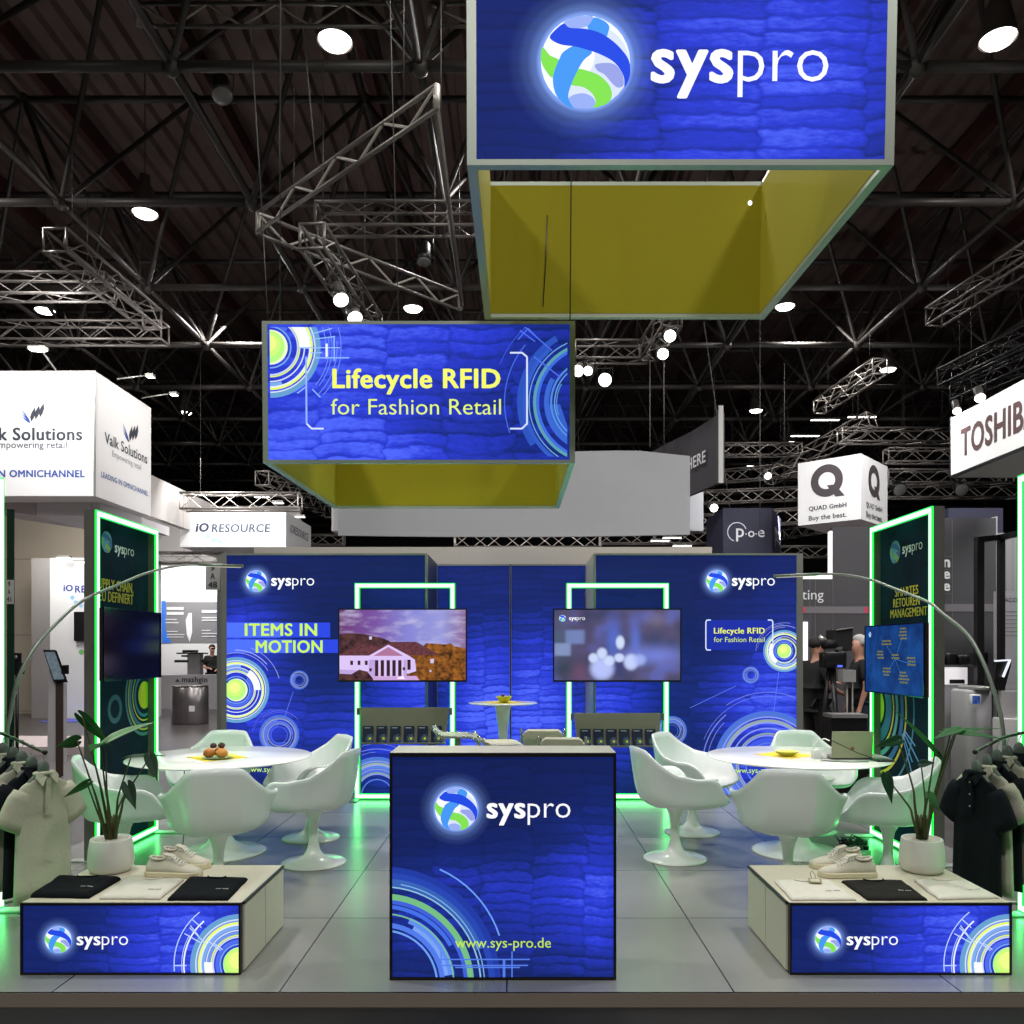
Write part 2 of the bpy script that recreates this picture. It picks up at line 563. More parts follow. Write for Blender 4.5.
def floor_mat():
    m, nt, b = base('stand_floor_tiles')
    L = nt.links.new
    tc = node(nt, 'ShaderNodeTexCoord')
    mp = node(nt, 'ShaderNodeMapping')
    mp.inputs['Location'].default_value = (.05, -3.6, 0)
    L(tc.outputs['Object'], mp.inputs['Vector'])
    br = node(nt, 'ShaderNodeTexBrick', offset=0.0, squash=1.0)
    br.inputs['Scale'].default_value = 1.0
    br.inputs['Mortar Size'].default_value = .004
    br.inputs['Mortar Smooth'].default_value = .1
    br.inputs['Brick Width'].default_value = 1.0
    br.inputs['Row Height'].default_value = 1.0
    br.inputs['Color1'].default_value = C(148, 148, 143)
    br.inputs['Color2'].default_value = C(141, 141, 137)
    br.inputs['Mortar'].default_value = C(48, 46, 46)
    L(mp.outputs['Vector'], br.inputs['Vector'])
    nz = node(nt, 'ShaderNodeTexNoise', i_Scale=1.6, i_Detail=6.0)
    L(tc.outputs['Object'], nz.inputs['Vector'])
    mx = node(nt, 'ShaderNodeMix', data_type='RGBA', blend_type='MULTIPLY')
    mx.inputs[0].default_value = .35
    L(br.outputs['Color'], mx.inputs[6])
    rp = node(nt, 'ShaderNodeValToRGB')
    rp.color_ramp.elements[0].position = .3; rp.color_ramp.elements[0].color = (.62, .62, .62, 1)
    rp.color_ramp.elements[1].position = .7; rp.color_ramp.elements[1].color = (1, 1, 1, 1)
    L(nz.outputs['Fac'], rp.inputs[0]); L(rp.outputs[0], mx.inputs[7])
    L(mx.outputs[2], b.inputs['Base Color'])
    b.inputs['Roughness'].default_value = .27
    b.inputs['Specular IOR Level'].default_value = .5
    bp = node(nt, 'ShaderNodeBump', i_Strength=.3, i_Distance=.004)
    iv = node(nt, 'ShaderNodeMath', operation='SUBTRACT'); iv.inputs[0].default_value = 1.0
    L(br.outputs['Fac'], iv.inputs[1]); L(iv.outputs[0], bp.inputs['Height'])
    L(bp.outputs['Normal'], b.inputs['Normal'])
    return m


def hall_floor_mat():
    m, nt, b = base('hall_floor')
    L = nt.links.new
    tc = node(nt, 'ShaderNodeTexCoord')
    nz = node(nt, 'ShaderNodeTexNoise', i_Scale=.5, i_Detail=5.0)
    L(tc.outputs['Object'], nz.inputs['Vector'])
    wv = node(nt, 'ShaderNodeTexWave', i_Scale=1.4, i_Distortion=3.0, i_Detail=2.0)
    L(tc.outputs['Object'], wv.inputs['Vector'])
    rp = node(nt, 'ShaderNodeValToRGB')
    rp.color_ramp.elements[0].color = C(58, 54, 54); rp.color_ramp.elements[1].color = C(92, 86, 86)
    ad = node(nt, 'ShaderNodeMath', operation='MULTIPLY_ADD'); ad.inputs[1].default_value = .25
    L(wv.outputs['Fac'], ad.inputs[0]); L(nz.outputs['Fac'], ad.inputs[2])
    L(ad.outputs[0], rp.inputs[0]); L(rp.outputs[0], b.inputs['Base Color'])
    b.inputs['Roughness'].default_value = .3
    return m


# ================================================================== setting: platform, hall floor
mb = MB().box((-3.42, 3.6, -.004), (3.3, 9.75, 0.0))
fl = struct(mb, 'floor', floor_mat())
mb = MB().box((-3.42, 3.598, -.065), (3.3, 9.75, -.0045))
struct(mb, 'trim_1', mat('platform_edge', C(150, 138, 126), .5, var=.05))
mb = MB().box((-24, -9, -.12), (24, 60, -.066))
struct(mb, 'floor_hall', hall_floor_mat())
mb = MB().box((-9, 1.2, -.0659), (9, 3.59, -.0645))
struct(mb, 'floor_aisle_carpet', mat('dark_aisle_carpet', C(14, 10, 9), .9, var=.2, scale=60))

# ================================================================== backlit walls
D_BACK, D_ALC = 8.42, 9.41
SB = 819 / D_BACK


def bx(px): return X(px, D_BACK)
def bz(py): return Z(py, D_BACK)


def lightbox_wall(name, label, x0, x1, d, d2, h, fabric_mat, group=None, edges=(1, 1)):
    t = thing(name, label, 'wall panel', ((x0 + x1) / 2, d, 0), group)
    fr = MB()
    e0, e1 = (.006, .006) if edges is None else (.02 if not edges[0] else .055, .02 if not edges[1] else .065)
    fr.box((x0, d, 0), (x0 + e0, d + .1, h)); fr.box((x1 - e1, d, 0), (x1, d + .1, h))
    fr.box((x0 + e0, d, h - .02), (x1 - e1, d + .1, h)); fr.box((x0 + e0, d, 0), (x1 - e1, d + .1, .02))
    fr.build('frame', ALU, t)
    if d2 > d + .11:
        MB().box((x0, d + .101, 0), (x1, d2, h)).build('side_panel', mat('light_grey_panel', C(196, 190, 182), .45, var=.02) if edges[1] else mat('blue_reflection_side_panel', C(26, 32, 66), .5, var=.1), t)  # left return: the recess's blue reflection is put into its colour
    MB().face([(x0 + e0, d + .012, .02), (x1 - e1, d + .012, .02), (x1 - e1, d + .012, h - .02), (x0 + e0, d + .012, h - .02)]).build('printed_fabric', fabric_mat, t)
    return t


cxl = (bx(221) + bx(427)) / 2
cxr = (bx(594) + bx(803)) / 2
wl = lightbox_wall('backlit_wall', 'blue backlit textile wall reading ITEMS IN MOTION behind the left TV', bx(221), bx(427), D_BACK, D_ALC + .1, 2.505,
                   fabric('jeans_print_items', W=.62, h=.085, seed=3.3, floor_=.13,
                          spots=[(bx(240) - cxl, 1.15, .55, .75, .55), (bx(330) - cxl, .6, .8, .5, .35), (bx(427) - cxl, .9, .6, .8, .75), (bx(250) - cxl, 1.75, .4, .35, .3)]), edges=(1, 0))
wr = lightbox_wall('backlit_wall', 'blue backlit textile wall with Lifecycle RFID box behind the right TV', bx(594), bx(803), D_BACK, D_ALC + .1, 2.505,
                   fabric('jeans_print_retail', W=.62, h=.085, seed=8.1, floor_=.13,
                          spots=[(bx(785) - cxr, 1.0, .5, .9, .6), (bx(600) - cxr, .9, .6, .7, .7), (bx(735) - cxr, 1.0, .5, .5, .25), (bx(770) - cxr, .1, .6, .6, .4)]), edges=(0, 1))
xa0, xa1, xam = bx(427) + .002, bx(594) - .002, X(510.5, D_ALC)
for (a, b_, lab, sd, sx) in ((xa0, xam - .004, 'plain blue backlit recess panel left of the dark seam, behind the bar table', 1.7, .2), (xam + .004, xa1, 'plain blue backlit recess panel right of the dark seam, behind the bar table', 5.2, -.15)):
    lightbox_wall('backlit_wall', lab, a, b_, D_ALC, D_ALC + .1, 2.5,
                  fabric('jeans_print_recess_%d' % int(sd), W=.42, h=.075, seed=sd, floor_=.22, spots=[(sx, .95, .5, .75, .75), (sx * .5, .25, .8, .5, .5)]), edges=None)
# seam post between the recess panels
tag(MB().box((xam - .0039, D_ALC - .004, 0), (xam + .0039, D_ALC + .09, 2.5)).build('seam_post', BLACK), 'thin dark post between the two recessed blue panels', 'post')

Fw = front(D_BACK + .010, (bx(221) + .056, .021, bx(427) - .021, 2.48))
lo, te, gr = MB(), MB(), MB()
emblem(Fw, lo, (bx(256), bz(581)), 10.6 / SB)
lo.build('logo', None, wl)
wordmark(Fw, te, bx(271), bx(314), bz(585.5))
YG1, YG2 = E(200, 238, 92), E(158, 232, 90)
for s_, a, b_, zz in (('ITEMS IN', 244.5, 317, 635.5), ('MOTION', 255.5, 322.5, 652.5)):
    Fw.text(te, s_, bx(a), bx(b_), bz(zz), YG1, hgt=12.6 / SB, bold=.028)
Fw.text(te, 'www.sys-pro.de', bx(245), bx(296), bz(772), YG1, bold=.005)
te.build('lettering', None, wl)
for z0, z1, xe in ((637.5, 622.5, 330), (653, 639.5, 342)):
    Fw.poly(gr, [(bx(226), bz(z0)), (bx(xe), bz(z0)), (bx(xe), bz(z1)), (bx(226), bz(z1))], E(46, 70, 224), .0012)
    Fw.poly(gr, [(bx(226), bz(z0)), (bx(xe - 50), bz(z0)), (bx(xe - 50), bz(z1)), (bx(226), bz(z1))], E(78, 110, 246), .0015)
motif(Fw, gr, (bx(236), bz(690)), 33 / SB, seed=4)
bright_arc(Fw, gr, (bx(236), bz(690)), 33 / SB, 0, 55)
for k, (c, S, k2) in enumerate((((bx(279), bz(735)), 20 / SB, .5), ((bx(299), bz(680)), 9.5 / SB, .5), ((bx(377), bz(795)), 38 / SB, .6))):
    motif(Fw, gr, c, S, ball=False, seed=6 + k, strong=k2, fine=k != 1)
Fw.line(gr, (bx(293), bz(692)), (bx(284), bz(718)), .006, E(90, 120, 240))
gr.build('ring_graphic', None, wl)

Fr = front(D_BACK + .010, (bx(594) + .021, .021, bx(803) - .066, 2.48))
lo, te, gr = MB(), MB(), MB()
emblem(Fr, lo, (bx(717), bz(581)), 10.8 / SB)
lo.build('logo', None, wr)
wordmark(Fr, te, bx(732), bx(775), bz(585.5))
Fr.text(te, 'Lifecycle RFID', bx(714), bx(765), bz(633.5), E(236, 240, 96), bold=.025)
Fr.text(te, 'for Fashion Retail', bx(714), bx(765), bz(642), E(206, 226, 96), bold=0)
Fr.text(te, 'www.sys-pro.de', bx(730.5), bx(781), bz(773), YG1, bold=.005)
te.build('lettering', None, wr)
Fr.poly(gr, [(bx(707), bz(650)), (bx(772), bz(650)), (bx(772), bz(620)), (bx(707), bz(620))], E(30, 46, 160), .0012)
wl_ = E(214, 224, 255)
for sx, x0, x1 in ((1, 706, 711), (-1, 773, 768)):
    Fr.line(gr, (bx(x0), bz(648)), (bx(x0), bz(622)), .012, wl_, .0036)
    for zz, z2 in ((648, 650), (622, 620)):
        Fr.line(gr, (bx(x0), bz(zz)), (bx(x0 + sx), bz(z2)), .012, wl_, .0036)
        Fr.line(gr, (bx(x0 + sx), bz(z2)), (bx(x1), bz(z2)), .012, wl_, .0036)
motif(Fr, gr, (bx(784.5), bz(651)), 21 / SB, seed=11)
bright_arc(Fr, gr, (bx(784.5), bz(651)), 21 / SB, 150, 235)
motif(Fr, gr, (bx(751), bz(675)), 8.5 / SB, ball=False, seed=2, strong=.5, fine=False)
motif(Fr, gr, (bx(768), bz(765)), 54 / SB, ball=False, seed=5, strong=.55)
motif(Fr, gr, (bx(672), bz(731)), 15 / SB, ball=False, seed=9, strong=.5, fine=False)
Fr.line(gr, (bx(779), bz(672)), (bx(774), bz(712)), .006, E(90, 120, 240))
Fr.line(gr, (bx(690), bz(708)), (bx(736), bz(686)), .006, E(90, 120, 240))
gr.build('ring_graphic', None, wr)

# ================================================================== LED frames in front of the back wall
def strip_lamps(*segs, n):
    """the light given off by the straight LED lines"""
    for a, b in segs:
        a, b, nn = Vector(a), Vector(b), Vector(n)
        l = (b - a).length
        ld = bpy.data.lights.new('led_line_light', 'AREA'); ld.shape = 'RECTANGLE'; ld.size = l; ld.size_y = .04
        ld.energy = 1.0 * l; ld.color = (.03, 1, .16)
        o = bpy.data.objects.new('led_line_light', ld); COL.objects.link(o)
        x = (b - a).normalized(); z2 = nn; y2 = z2.cross(x)
        # an area lamp shines along its own -Z
        m_ = Matrix((x, -y2, -z2)).transposed().to_4x4()
        m_.translation = (a + b) / 2
        o.matrix_world = m_


def led_rect(x0, x1, d, z0, z1, w, t, name='light_strip'):
    s = MB()
    def four(m_, g, ya, yb):       # four bars of the frame, shrunk by g on every side
        m_.box((x0 + g, ya, z0 + g), (x0 + w - g, yb, z1 - g)); m_.box((x1 - w + g, ya, z0 + g), (x1 - g, yb, z1 - g))
        m_.box((x0 + w - g, ya, z1 - w + g), (x1 - w + g, yb, z1 - g)); m_.box((x0 + w - g, ya, z0 + g), (x1 - w + g, yb, z0 + w - g))
    four(s, .003, d + .005, d + .03)
    o = s.build(name, LED, t)
    c = MB(); four(c, .009, d - .0012, d - .0002); c.build('light_core', LEDC, o)
    c = MB(); four(c, 0, d, d + .0045); c.build('light_rim', LEDR, o)
    strip_lamps(((x0 + w / 2, d - .004, z0), (x0 + w / 2, d - .004, z1)), ((x1 - w / 2, d - .004, z0), (x1 - w / 2, d - .004, z1)), ((x0, d - .004, z1 - w / 2), (x1, d - .004, z1 - w / 2)), ((x0, d - .004, z0 + w / 2), (x1, d - .004, z0 + w / 2)), n=(0, -1, 0))
    return o


DF = 8.24
SF = 819 / DF
tvx = []
for k, (p0, p1, lab) in enumerate(((354.5, 455, 'green white LED light frame holding the TV that shows a house'), (566.5, 669, 'green white LED light frame holding the TV with blurred light spots'))):
    x0, x1 = X(p0, DF), X(p1, DF)
    t = thing('led_light_frame', lab, 'light frame', ((x0 + x1) / 2, DF, 0), 'LED frames by the back wall')
    led_rect(x0, x1, DF, .012, Z(583, DF), .052, t)
    b = MB()
    b.box((x0 - .004, DF + .053, .012), (x0 + .05, DF + .1, Z(583, DF)))
    b.box((x1 - .05, DF + .053, .012), (x1 + .004, DF + .1, Z(583, DF)))
    b.box((x0 + .0505, DF + .053, Z(583, DF) - .05), (x1 - .0505, DF + .1, Z(583, DF)))
    b.box((x0 + .0505, DF + .053, .013), (x1 - .0505, DF + .1, .05))
    b.build('profile', ALU_D, t)
    for xx in (x0 - .03, x1 - .05):
        MB().box((xx, DF - .14, 0), (xx + .08, DF + .15, .0115)).build('foot_plate', ALU_D, t)
    cross = MB()
    cross.box((x0 + .0525, DF + .01, 1.45), (x1 - .0525, DF + .045, 1.52)); cross.build('crossbar', BLACK, t)


def sky_screen():
    m, nt, b = base('dusk_sky_picture')
    L = nt.links.new
    tc = node(nt, 'ShaderNodeTexCoord'); sp = node(nt, 'ShaderNodeSeparateXYZ')
    L(tc.outputs['Object'], sp.inputs[0])
    mp = node(nt, 'ShaderNodeMapping'); mp.inputs['Scale'].default_value = (3, 1, 9)
    L(tc.outputs['Object'], mp.inputs['Vector'])
    nz = node(nt, 'ShaderNodeTexNoise', i_Scale=1.6, i_Detail=6.0)
    L(mp.outputs['Vector'], nz.inputs['Vector'])
    rx = node(nt, 'ShaderNodeMapRange'); rx.inputs[1].default_value = -.65; rx.inputs[2].default_value = .65
    L(sp.outputs['X'], rx.inputs[0])
    rp = node(nt, 'ShaderNodeValToRGB'); cr = rp.color_ramp
    cr.elements[0].color = C(112, 52, 118); cr.elements[1].color = C(140, 96, 140)
    for p_, c in ((.3, (126, 84, 170)), (.55, (140, 140, 222)), (.8, (158, 160, 228))):
        e = cr.elements.new(p_); e.color = C(*c)
    L(rx.outputs[0], rp.inputs[0])
    mx = node(nt, 'ShaderNodeMix', data_type='RGBA'); mx.inputs[7].default_value = C(212, 206, 240)
    r2 = node(nt, 'ShaderNodeMapRange'); r2.inputs[1].default_value = .48; r2.inputs[2].default_value = .85
    L(nz.outputs['Fac'], r2.inputs[0]); L(r2.outputs[0], mx.inputs[0]); L(rp.outputs[0], mx.inputs[6])
    L(mx.outputs[2], b.inputs['Emission Color']); b.inputs['Emission Strength'].default_value = .92
    b.inputs['Base Color'].default_value = (.01, .01, .01, 1); b.inputs['Roughness'].default_value = .3
    return m


def mottled(name, c1, c2, sc, es=1.0, det=5.0):
    m, nt, b = base(name); L = nt.links.new
    tc = node(nt, 'ShaderNodeTexCoord')
    nz = node(nt, 'ShaderNodeTexNoise', i_Scale=sc, i_Detail=det, i_Roughness=.65)
    L(tc.outputs['Object'], nz.inputs['Vector'])
    rp = node(nt, 'ShaderNodeValToRGB')
    rp.color_ramp.elements[0].position = .35; rp.color_ramp.elements[0].color = C(*c1)
    rp.color_ramp.elements[1].position = .68; rp.color_ramp.elements[1].color = C(*c2)
    L(nz.outputs['Fac'], rp.inputs[0]); L(rp.outputs[0], b.inputs['Emission Color'])
    b.inputs['Emission Strength'].default_value = es
    b.inputs['Base Color'].default_value = (.008, .01, .012, 1); b.inputs['Roughness'].default_value = .8; b.inputs['Specular IOR Level'].default_value = .02
    return m


DT = 8.14
def tx(p): return X(p, DT)
def tz(p): return Z(p, DT)


def tv_body(t, x0, x1, z0, z1, d):
    w = .013
    MB().box((x0 + .01, d + .0145, z0 + .01), (x1 - .01, d + .045, z1 - .01)).build('back_shell', BLACKM, t)
    m_ = MB()
    m_.box((x0, d, z0), (x0 + w, d + .014, z1)); m_.box((x1 - w, d, z0), (x1, d + .014, z1))
    m_.box((x0 + w, d, z1 - w), (x1 - w, d + .014, z1)); m_.box((x0 + w, d, z0), (x1 - w, d + .014, z0 + w * 1.4))
    m_.build('bezel', BLACK, t)
    MB().box(((x0 + x1) / 2 - .15, d + .0455, (z0 + z1) / 2 - .12), ((x0 + x1) / 2 + .15, d + .09, (z0 + z1) / 2 + .12)).build('wall_mount', BLACKM, t)


# TV with the house
x0, x1, z0, z1 = tx(338), tx(467), tz(682), tz(608.5)
t = thing('tv', 'flat TV showing a white columned house under a purple dusk sky', 'television', ((x0 + x1) / 2, DT, z0))
tv_body(t, x0, x1, z0, z1, DT)
MB().face([(x0 + .012, DT + .007, z0 + .015), (x1 - .012, DT + .007, z0 + .015), (x1 - .012, DT + .007, z1 - .012), (x0 + .012, DT + .007, z1 - .012)]).build('screen', sky_screen(), t)
# picture content, in zoom pixels of the screen (1024 wide crop at 7.877 per photo pixel)
def q(x, y): return (tx(340 + x / 7.877), tz(600 + y / 7.877))
FT = front(DT + .007, (x0 + .014, z0 + .017, x1 - .014, z1 - .014))
g = MB()
def pp(pts, m_, e): FT.poly(g, [q(*p) for p in pts], m_, e)
TREE = mottled('picture_autumn_trees', (58, 34, 18), (176, 108, 44), 16)
HILL = mottled('picture_dark_hill', (44, 22, 34), (104, 66, 62), 14)
ROOF = mottled('picture_brick_roof', (84, 44, 52), (118, 68, 74), 40)
HW = E(214, 190, 240); HW2 = E(186, 158, 216); HD = E(58, 32, 40)
pp([(-30, 280), (40, 265), (100, 262), (180, 266), (260, 285), (330, 300), (380, 318), (420, 345), (420, 460), (-30, 460)], HILL, .0008)
pp([(640, 380), (680, 340), (760, 345), (830, 350), (870, 340), (900, 365), (990, 380), (1010, 470), (1010, 640), (500, 640), (520, 440)], TREE, .001)
pp([(240, 400), (400, 330), (600, 330), (690, 380), (780, 432), (300, 440)], ROOF, .0012)
pp([(-30, 440), (60, 400), (180, 345), (300, 360), (300, 440)], ROOF, .0012)
pp([(-30, 438), (540, 438), (590, 470), (600, 560), (540, 580), (-30, 580)], HW, .0014)
pp([(-30, 545), (230, 560), (230, 640), (-30, 640)], HW2, .0015)
pp([(225, 440), (380, 352), (545, 440), (545, 470), (225, 470)], HW, .0016)
pp([(262, 440), (380, 370), (498, 440)], E(170, 112, 150), .0018)
pp([(225, 470), (525, 470), (525, 600), (225, 600)], HW2, .0016)
for a in (275, 320, 367, 412, 458): pp([(a, 475), (a + 26, 475), (a + 26, 600), (a, 600)], HD, .0018)
for a in (305, 350, 396, 442, 487): pp([(a - 3, 472), (a + 14, 472), (a + 14, 602), (a - 3, 602)], HW, .002)
for a in (80, 138, 195): pp([(a, 478), (a + 22, 478), (a + 22, 512), (a, 512)], HD, .0018)
pp([(530, 470), (556, 470), (556, 550), (530, 550)], HD, .0018)
pp([(-30, 580), (90, 585), (150, 548), (215, 565), (260, 620), (260, 650), (-30, 650)], HILL, .002)
pp([(230, 600), (600, 598), (640, 650), (230, 650)], E(200, 160, 214), .0019)
pp([(455, 608), (500, 600), (510, 622), (450, 622)], E(250, 230, 250), .002)
for a, b_ in ((240, 548), (503, 540)): pp([(a - 9, b_ - 10), (a + 9, b_ - 10), (a + 9, b_ + 14), (a - 9, b_ + 14)], HD, .0022)
for a, b_, s_ in ((725, 482, 16), (712, 560, 8), (240, 300, 12)): pp([(a - s_, b_ - s_), (a + s_, b_ - s_ * 1.2), (a + s_ * .8, b_ + s_), (a - s_ * .8, b_ + s_)], E(206, 190, 220), .0021)
g.build('picture', None, t)

# TV with blurred lights
x0, x1, z0, z1 = tx(553), tx(681.5), tz(682), tz(608.5)
t = thing('tv', 'flat TV showing blurred white light spots and a small emblem', 'television', ((x0 + x1) / 2, DT, z0))
tv_body(t, x0, x1, z0, z1, DT)


def blur_screen(cx, cz):
    """soft picture: grey blue room with pale round lights"""
    m, nt, b = base('blurred_lights_picture'); L = nt.links.new
    tc = node(nt, 'ShaderNodeTexCoord'); sp = node(nt, 'ShaderNodeSeparateXYZ'); L(tc.outputs['Object'], sp.inputs[0])
    def M(op, a, c=None):
        n = node(nt, 'ShaderNodeMath', operation=op)
        for i, v in enumerate((a, c)):
            if v is None: continue
            if isinstance(v, (int, float)): n.inputs[i].default_value = v
            else: L(v, n.inputs[i])
        return n.outputs[0]
    nz = node(nt, 'ShaderNodeTexNoise', i_Scale=4.0, i_Detail=1.0); L(tc.outputs['Object'], nz.inputs['Vector'])
    rp = node(nt, 'ShaderNodeValToRGB'); cr = rp.color_ramp
    cr.elements[0].position = .3; cr.elements[0].color = C(58, 62, 96); cr.elements[1].position = .7; cr.elements[1].color = C(92, 96, 168)
    e = cr.elements.new(.52); e.color = C(84, 76, 112)
    L(nz.outputs['Fac'], rp.inputs[0])
    cur = rp.outputs[0]
    # (x, z, rx, rz, colour, gain, edge power)
    k = 7.585
    for (px, py, rx, rz, col, gain, pw) in (
            (120, 520, 150, 90, (44, 60, 74), .9, 2), (70, 300, 90, 140, (84, 100, 128), .7, 2), (225, 560, 70, 90, (112, 76, 112), .8, 2), (190, 280, 75, 55, (120, 140, 196), .8, 8), (95, 375, 65, 50, (140, 158, 204), .8, 8),
            (810, 150, 80, 60, (120, 108, 132), .7, 2), (480, 290, 60, 160, (86, 112, 214), .8, 2), (650, 310, 40, 130, (92, 116, 212), .8, 2), (800, 420, 230, 75, (120, 134, 226), .8, 2),
            (530, 520, 60, 70, (56, 60, 110), .8, 4), (395, 520, 92, 90, (186, 198, 255), .95, 6), (330, 440, 38, 38, (206, 220, 255), .95, 6), (395, 405, 40, 44, (206, 220, 255), .95, 6), (450, 460, 42, 40, (206, 220, 255), .95, 6),
            (533, 322, 34, 52, (212, 226, 255), .95, 6), (526, 438, 40, 34, (206, 220, 255), .95, 6), (615, 470, 56, 62, (200, 214, 255), .95, 6), (680, 455, 50, 45, (170, 186, 250), .8, 4)):
        X_ = tx(550 + px / k) - cx; Z_ = tz(600 + py / k) - cz
        a = M('DIVIDE', M('SUBTRACT', sp.outputs['X'], X_), rx / k / 819 * DT)
        c = M('DIVIDE', M('SUBTRACT', sp.outputs['Z'], Z_), rz / k / 819 * DT)
        r2 = M('ADD', M('MULTIPLY', a, a), M('MULTIPLY', c, c)) if pw != 8 else M('ADD', M('POWER', M('ABSOLUTE', a), 8.0), M('POWER', M('ABSOLUTE', c), 8.0))
        w = M('MULTIPLY', M('EXPONENT', M('MULTIPLY', M('POWER', r2, pw / 2 if pw != 8 else 1.0), -1.0)), gain)
        mx = node(nt, 'ShaderNodeMix', data_type='RGBA'); mx.inputs[7].default_value = C(*col)
        L(w, mx.inputs[0]); L(cur, mx.inputs[6]); cur = mx.outputs[2]
    L(cur, b.inputs['Emission Color']); b.inputs['Emission Strength'].default_value = 1
    b.inputs['Base Color'].default_value = (.01, .01, .01, 1); b.inputs['Roughness'].default_value = .3
    return m


MB().face([(x0 + .012, DT + .007, z0 + .015), (x1 - .012, DT + .007, z0 + .015), (x1 - .012, DT + .007, z1 - .012), (x0 + .012, DT + .007, z1 - .012)]).build('screen', blur_screen((x0 + x1) / 2, z0), t)
FT2 = front(DT + .007)
g = MB(); emblem(FT2, g, (tx(562.5), tz(618.3)), 3.4 / 100.6, halo=False, e=.003); g.build('logo', None, t)
g = MB(); wordmark(FT2, g, tx(569), tx(585), tz(620)); g.build('lettering', None, t)

# ================================================================== brochure racks between the LED posts
def brochure(x, d, z, w, h, tilt, n):
    t = thing('brochure', 'dark blue brochure with yellow dot, %s' % n[0], 'brochure', (x, d, z), n[1])
    a = Vector((0, sin(tilt), cos(tilt))); nn = Vector((0, -cos(tilt), sin(tilt)))
    o = Vector((x - w / 2, d, z))
    m_ = MB(); m_.prism([o, o + Vector((w, 0, 0)), o + Vector((w, 0, 0)) + a * h, o + a * h], -nn * .004)
    m_.build('booklet', mat('brochure_cover', C(20, 30, 62), .35, var=.3, scale=30), t)
    fc = Face(o, (1, 0, 0), a, nn, (0, 0, w, h))
    g = MB()
    fc.disc(g, (w * .72, h * .24), w * .13, ink(226, 226, 70), .0016)
    fc.ring(g, (w * .72, h * .24), w * .22, w * .27, 0, 360, ink(120, 150, 180), .0012)
    fc.ring(g, (w * .72, h * .24), w * .36, w * .4, 60, 300, ink(90, 120, 150), .0012)
    fc.poly(g, [(w * .15, h * .86), (w * .7, h * .86), (w * .7, h * .91), (w * .15, h * .91)], ink(170, 180, 196), .0012)
    g.build('cover_print', None, t)


RACK = mat('grey_beige_sheet_metal', C(128, 124, 108), .5, .2, var=.04)
for (p0, p1, yt, yb, first, pitch, side) in ((360, 449, 708, 743, 364, 13.6, 'left'), (574, 661, 713.5, 746, 580, 12.9, 'right')):
    d0 = DF - .03
    x0, x1 = X(p0, d0), X(p1, d0)
    zt, zb = Z(yt, d0), Z(yb, d0)
    t = thing('brochure_rack', 'grey metal rack of six brochures under the %s' % ('house TV' if side == 'left' else 'blurred lights TV'), 'rack', ((x0 + x1) / 2, d0, zb))
    back = MB()
    y_t, y_b = d0 + .02, d0 - .07
    back.prism([(x0, y_t, zt), (x1, y_t, zt), (x1 - .03, y_b, zb + .02), (x0 + .03, y_b, zb + .02)], (0, .012, .004))
    back.build('back_plate', RACK, t)
    MB().box((x0 + .0305, y_b - .04, zb), (x1 - .0305, y_b + .008, zb + .015)).build('ledge', RACK, t)
    for xx in (X(p0 - 3.4, d0), x1 + .003):
        MB().box((xx, d0 + .003, zt - .07), (xx + .028, d0 + .028, zt)).build('bracket', ALU_D, t)
    tilt = atan2(y_t - y_b, zt - zb)
    for i in range(6):
        xx = X(first + 5 + pitch * i, d0)
        nth = ('leftmost', 'second from the left', 'third from the left', 'third from the right', 'second from the right', 'rightmost')[i]
        brochure(xx, y_b - .018, zb + .0155, .105, .165, tilt, ('%s under the %s TV' % (nth, side), 'brochures under the %s TV' % side))

